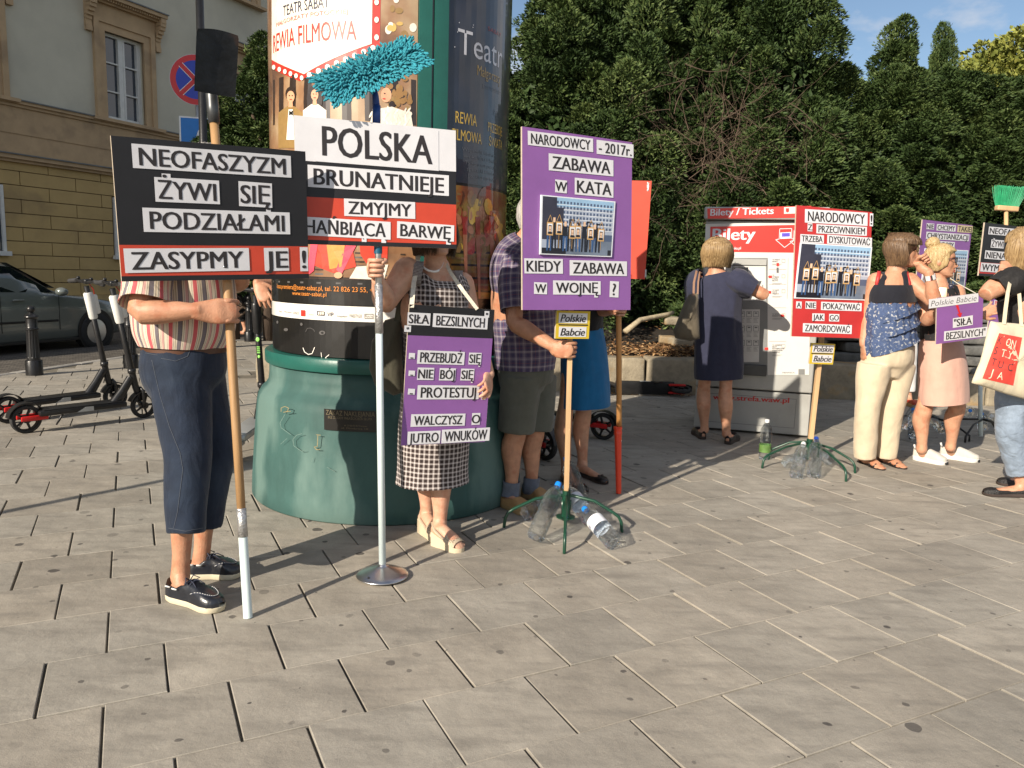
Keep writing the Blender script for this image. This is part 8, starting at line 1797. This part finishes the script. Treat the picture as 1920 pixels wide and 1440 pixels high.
# ---------- woman at the right edge
def woman_edge():
    r = thing('person', 'woman in a black lace top and light blue trousers cut off by the right edge', 'person', gr(1920, 925)); f = unit((-.93, .28, 0)); sd = unit((.28, .93, 0))
    hN, tN = gr(1931, 932), gr(1846, 928); hF, tF = gr(1955, 915), gr(1872, 908); aN, aF = at(1915, 905, 4.72), at(1943, 885, 4.92); kN, kF = at(1895, 808, 4.70), at(1925, 800, 4.9); pN, pF = at(1905, 705, 4.74), at(1930, 700, 4.88)
    pel, wai, che, nk, hd_ = at(1922, 695, 4.82), at(1922, 640, 4.82), at(1920, 555, 4.82), at(1922, 505, 4.82), at(1926, 463, 4.80); shL, elL, wrL = at(1892, 530, 4.68), at(1848, 553, 4.66), at(1880, 512, 4.74); shR, elR, wrR = at(1950, 530, 4.95), at(1955, 620, 4.95), at(1940, 680, 4.9)
    b = MB(); torso(b, pel, wai, che, nk, sd, (.16, .145, .165), (.125, .12, .125)); necktube(b, nk, hd_, .95); Mh = head(b, hd_, unit((-.75, .65, -.05)), k=.98); arm(b, shL, elL, wrL, 1.05); arm(b, shR, elR, wrR, 1.1); leg(b, pN, kN, aN, .95, -f); leg(b, pF, kF, aF, .95, -f); foot(b, aN, hN, tN, .82); foot(b, aF, hF, tF, .82); open_hand(b, wrL, at(1890, 493, 4.80) - wrL, (-.3, -.9, .2), 28, 4, .95, 1); open_hand(b, wrR, (0, 0, -1), (0, -1, 0), 30, 4, .9, 1); finish_body(b, r, m_skin_mid, .005)
    hair(r, hd_, Mh, bpy.data.materials['dark_blonde_hair'], length=.115, strands=3800, seed=27, vol=.028, flare=.012)
    ml = mat('black_lace', (.012, .011, .011), .8, var=.4, vscale=60, bump=.6, bscale=120); add_folds(ml, .5, 10)
    b = MB(); clothtube(b, [at(1921, 690, 4.82), at(1921, 660, 4.82), at(1921, 610, 4.82), at(1920, 560, 4.82), at(1921, 528, 4.82), at(1922, 512, 4.82)], [(.178, .15), (.175, .148), (.165, .138), (.172, .14), (.165, .11), (.085, .08)], sd, 70, 30, .006, 81); t_ = b.build('black_top', ml, r, smooth=True)
    b = MB(); clothtube(b, [lerp(shL, nk, .3), shL, lerp(shL, elL, .32), lerp(shL, elL, .55)], [.075, .088, .082, .078], f, 40, 18, .006, 82); b.build('sleeve', ml, t_, smooth=True); b = MB(); clothtube(b, [lerp(shR, nk, .3), shR, lerp(shR, elR, .5)], [.075, .085, .075], f, 36, 12, .006, 83); b.build('sleeve', ml, t_, smooth=True)
    mch = fabric('chambray', (.215, .27, .35), .9, var=.22, fold=.8, fscale=10, stretch=(1, 1, 1.6))
    trousers(r, 'chambray_trousers', mch, pel, (.172, .145), pF, kF, at(1943, 872, 4.92), pN, kN, at(1909, 888, 4.72), (.112, .106, .088, .066), sd, at(1921, 680, 4.82), seed=14, amp=.008, sc=13)
    mb2 = mat('black_flat', (.012, .011, .011), .4, var=.3, vscale=80, bump=.5, bscale=260)
    for h_, t2 in ((hN, tN), (hF, tF)): d = unit(t2 - h_); shoe(r, 'flat_shoe', h_ - d * .014, t2 + d * .012, mb2, mat('dark_sole', (.05, .035, .03), .7, var=.1), .042, .045, .016, .72, .012, .032)
woman_edge()
# tote bag
m_tote = fabric('cream_canvas', (.66, .58, .42), .85, var=.05, fold=.5, fscale=8)
tq = [(1858, 602), (1870, 604), (1900, 606), (1958, 612), (1975, 700), (1968, 762), (1935, 752), (1890, 740), (1822, 718), (1838, 680), (1848, 640)]
tpts = [at(x, y, 4.50 + (x - 1890) * .0012) for x, y in tq]
tb, tn = bag('', 'tote_bag', 'bag', tpts, .045, m_tote, 'cream canvas tote bag with a red printed square reading KONSTYTUCJA')
BT = Board([(1875, 622), (1917, 632), (1901, 722), (1842, 710)], yaw=math.degrees(math.atan2(-tn.x, -tn.y)), yc=4.44)
po = tb.children[0]; bpy.context.view_layer.update()
def on_tote(px, py, o=.002):
    d = ray(px, py).normalized(); ok, loc, n_, _ = po.ray_cast(po.matrix_world.inverted() @ CC, po.matrix_world.to_3x3().inverted() @ d)
    return (po.matrix_world @ loc) + (CC - po.matrix_world @ loc).normalized() * o if ok else at(px, py, 4.45)
def tquad(b, q, o, m, n=10):
    for i in range(n):
        for j in range(n): b.quad(*[on_tote(*quadpt(q, u, v), o) for u, v in ((i / n, (j + 1) / n), ((i + 1) / n, (j + 1) / n), ((i + 1) / n, j / n), (i / n, j / n))], m)
RQ = [(1873.5, 624.5), (1916.5, 633), (1900, 723), (1842, 709.5)]
b = MB(); tquad(b, RQ, .003, 0); rs = b.build('print', flat('print_red', (226, 74, 62), .75, var=.08), tb, smooth=True)
b = MB(); b2 = MB()
def tl(bb_, s, u0, v0, u1, v1):
    v_, f_, wd = textmesh(s, .02); bb_.add([on_tote(*quadpt(RQ, u0 + (u1 - u0) * x / wd, v1 - (v1 - v0) * y), .006) for x, y in v_], f_)
for s, u0, v0, mm in (('K', .06, .06, 1), ('O', .40, .07, 0), ('N', .62, .08, 0), ('S', .06, .29, 1), ('T', .34, .31, 0), ('Y', .60, .32, 0), ('T', .10, .53, 1), ('U', .36, .55, 1), ('C', .70, .56, 1), ('J', .18, .76, 0), ('A', .44, .78, 0)): tl(b2 if mm else b, s, u0, v0, u0 + min(.19, .16 * textmesh(s)[2] + .03), v0 + .16)
b.build('pale_lettering', flat('print_cream', (236, 224, 196), .75, var=.05), rs); b2.build('dark_lettering', flat('print_grey', (88, 60, 62), .75, var=.05), rs)
b = MB(); ribbon(b, [on_tote(1882, 608), at(1885, 580, 4.48), at(1889, 550, 4.50), at(1893, 531, 4.58)], .022, (0, -1, .1)); ribbon(b, [on_tote(1915, 612), at(1912, 570, 4.60), at(1909, 530, 4.66), at(1911, 515, 4.74)], .022, (0, -1, .1)); b.build('handle', m_tote, tb)
# ---------- figures of which little shows
def woman_red_shoes():
    r = thing('person', 'person in white trousers and red shoes standing behind the woman in cream trousers', 'person', gr(1705, 760)); f = unit((.8, -.6, 0)); sd = unit((-.6, -.8, 0))
    h1, t1 = gr(1699, 760), gr(1722, 766); h2, t2 = gr(1690, 754), gr(1708, 760); y = h1.y; a1, a2 = at(1703, 742, y), at(1692, 740, y + .15); k1, k2 = at(1706, 690, y), at(1692, 690, y + .15); p1, p2 = at(1702, 630, y), at(1684, 630, y + .15)
    pel, wai, che, nk, hd_ = at(1693, 628, y + .08), at(1692, 600, y + .08), at(1691, 555, y + .08), at(1688, 518, y + .08), at(1686, 490, y + .08)
    b = MB(); torso(b, pel, wai, che, nk, sd); necktube(b, nk, hd_, .95); Mh = head(b, hd_, unit((.8, -.6, 0)), k=.95); arm(b, at(1668, 532, y), at(1662, 575, y), at(1670, 610, y - .1)); arm(b, at(1712, 532, y + .2), at(1712, 580, y + .2), at(1705, 610, y + .1)); leg(b, p1, k1, a1, .9, -f); leg(b, p2, k2, a2, .9, -f); foot(b, a1, h1, t1, .9); foot(b, a2, h2, t2, .9); open_hand(b, at(1670, 610, y - .1), (.2, -.3, -.9), (-1, 0, 0), 25, 4, .9, 1); open_hand(b, at(1705, 610, y + .1), (.2, -.3, -.9), (1, 0, 0), 25, 4, .9, -1); finish_body(b, r, m_skin_mid, .007)
    hair(r, hd_, Mh, bpy.data.materials['brown_hair'], length=.05, strands=250, seed=33)
    trousers(r, 'white_trousers', fabric('white_cotton', (.66, .64, .62), .85, var=.04, fold=.5, fscale=9), pel, (.15, .12), p2, k2, at(1692, 733, y + .15), p1, k1, at(1705, 734, y), (.095, .09, .07, .058), sd, at(1692, 606, y + .08), seed=3)
    b = MB(); clothtube(b, [at(1692, 625, y + .08), at(1692, 590, y + .08), at(1691, 540, y + .08), at(1688, 522, y + .08)], [(.165, .13), (.16, .13), (.165, .12), (.08, .07)], sd, 48, 16, .005, 91); b.build('dark_blouse', fabric('dark_blouse', (.03, .03, .035), .85, fold=.4), r, smooth=True)
    mr = mat('red_leather', (.42, .045, .02), .45, var=.1)
    for h_, t_ in ((h1, t1), (h2, t2)): d = unit(t_ - h_); shoe(r, 'red_shoe', h_ - d * .012, t_ + d * .012, mr, mat('straw_sole', (.42, .25, .10), .9, var=.2), .040, .044, .03, .62, .02)
woman_red_shoes()
def hand_person():
    r = thing('person', 'person hidden behind the advertising column whose hand rests on the green scooter', 'person', Vector((-1.42, 6.2, 0))); f = unit((-.7, -.7, 0)); sd = unit((-.7, .7, 0)); y = 6.15; X = -1.35
    V = lambda dx, dy, z: Vector((X, y, 0)) + Vector((dx, dy, z)); pel, wai, che, nk, hd_ = V(0, 0, .88), V(0, 0, 1.02), V(0, 0, 1.28), V(-.01, -.02, 1.46), V(-.03, -.05, 1.60)
    shL, elL = V(-.10, -.14, 1.38), V(-.24, -.42, 1.17); wrL = at(483, 530, 5.42)
    b = MB(); torso(b, pel, wai, che, nk, sd); necktube(b, nk, hd_); Mh = head(b, hd_, f); arm(b, shL, elL, wrL, 1.15); arm(b, V(.14, .14, 1.38), V(.2, .12, 1.1), V(.16, .02, .9)); leg(b, V(.08, .0, .85), V(.07, -.02, .48), V(.06, 0, .09)); leg(b, V(-.06, .12, .85), V(-.06, .1, .48), V(-.06, .12, .09)); foot(b, V(.06, 0, .09), V(.09, .03, 0), V(-.08, -.14, 0)); foot(b, V(-.06, .12, .09), V(-.03, .15, 0), V(-.2, -.02, 0))
    open_hand(b, wrL, at(499, 566, 5.36) - wrL, (.05, -.85, .5), 18, 5, 1.25, -1); open_hand(b, V(.16, .02, .9), (0, -.1, -1), (1, 0, 0), 25, 4, 1, 1); finish_body(b, r, m_skin_tan, .006); hair(r, hd_, Mh, bpy.data.materials['brown_hair'], length=.02, strands=250, fringe=.07, vol=.014, seed=40)
    b = MB(); clothtube(b, [V(0, 0, .86), V(0, 0, 1.05), V(0, 0, 1.3), V(0, -.01, 1.42), V(-.01, -.02, 1.47)], [(.17, .14), (.17, .14), (.185, .14), (.15, .10), (.08, .07)], sd, 48, 20, .006, 95); clothtube(b, [lerp(shL, nk, .2), lerp(shL, elL, .7)], [.085, .075], None, 36, 10, .005, 96); b.build('dark_shirt', fabric('dark_blouse', (.03, .03, .035), .85, fold=.4), r, smooth=True)
    trousers(r, 'dark_trousers', fabric('dark_twill', (.035, .035, .042), .85, fold=.4), pel, (.16, .13), V(-.06, .12, .85), V(-.06, .1, .48), V(-.06, .12, .06), V(.08, 0, .85), V(.07, -.02, .48), V(.06, 0, .06), (.10, .095, .08, .07), sd, V(0, 0, 1.0), seed=4)
    for h_, t_ in ((V(.09, .03, 0), V(-.08, -.14, 0)), (V(-.03, .15, 0), V(-.2, -.02, 0))): shoe(r, 'dark_shoe', h_, t_, mat('black_loafer', (.010, .010, .011), .35), mat('dark_sole', (.05, .035, .03), .7), .05, .045, .022, .5)
hand_person()
def walker():
    r = thing('person', 'pedestrian in black clothes and sandals by the bollard, seen beneath the black placard', 'person', gr(458, 628)); y = gr(458, 628).y; f = unit((-.95, -.3, 0)); sd = unit((-.3, .95, 0)); z0 = gr(458, 628)
    V = lambda dx, dy, z: Vector((z0.x, y, 0)) + Vector((dx, dy, z)); k1, k2 = V(-.06, 0, .47), V(.06, .1, .50); a1, a2 = V(.02, 0, .09), V(.16, .1, .14); p1, p2 = V(-.06, 0, .88), V(-.04, .13, .88); pel = V(-.05, .06, .90)
    b = MB(); torso(b, pel, V(-.05, .06, 1.05), V(-.05, .06, 1.3), V(-.06, .06, 1.48), sd); necktube(b, V(-.06, .06, 1.48), V(-.08, .05, 1.62)); Mh = head(b, V(-.08, .05, 1.62), f); arm(b, V(-.05, -.12, 1.4), V(.02, -.16, 1.14), V(-.06, -.18, .92)); arm(b, V(-.05, .24, 1.4), V(-.1, .28, 1.14), V(-.2, .26, .95)); leg(b, p1, k1, a1); leg(b, p2, k2, a2); foot(b, a1, V(.05, 0, 0), V(-.19, -.04, 0)); foot(b, a2, V(.19, .1, .06), V(-.03, .08, .0)); open_hand(b, V(-.06, -.18, .92), (-.1, 0, -1), (0, -1, 0), 25, 4, 1, 1); open_hand(b, V(-.2, .26, .95), (-.1, 0, -1), (0, 1, 0), 25, 4, 1, -1); finish_body(b, r, m_skin_mid, .008); hair(r, V(-.08, .05, 1.62), Mh, bpy.data.materials['brown_hair'], length=.08, strands=250, seed=44)
    mbk = fabric('black_jersey', (.012, .012, .014), .85, fold=.4); trousers(r, 'black_trousers', mbk, pel, (.155, .125), p2, k2, lerp(k2, a2, .55), p1, k1, lerp(k1, a1, .55), (.10, .095, .078, .072), sd, V(-.05, .06, 1.03), seed=6, vox=.01)
    b = MB(); clothtube(b, [V(-.05, .06, .92), V(-.05, .06, 1.1), V(-.05, .06, 1.3), V(-.06, .06, 1.44), V(-.06, .06, 1.49)], [(.165, .135), (.16, .13), (.175, .13), (.14, .1), (.08, .07)], sd, 40, 18, .006, 97); b.build('black_top', mbk, r, smooth=True)
    for h_, t_ in ((V(.05, 0, 0), V(-.19, -.04, 0)), ):
        b = MB(); d = unit(t_ - h_); q = d.cross(UPV); b.bbox(lerp(h_, t_, .5) + UPV * .008, ((t_ - h_).length + .02, .08, .014), .006, Matrix((d, q, UPV)).transposed()); b.tube([h_ + d * .17 + q * .042 + UPV * .01, h_ + d * .17 + UPV * .05, h_ + d * .17 - q * .042 + UPV * .01], .007, 6); b.tube([h_ + q * .035 + d * .03 + UPV * .06, h_ - d * .012 + UPV * .07, h_ - q * .035 + d * .03 + UPV * .06], .006, 6); b.build('sandal', mat('black_strap', (.015, .012, .012), .4), r, smooth=True)
walker()
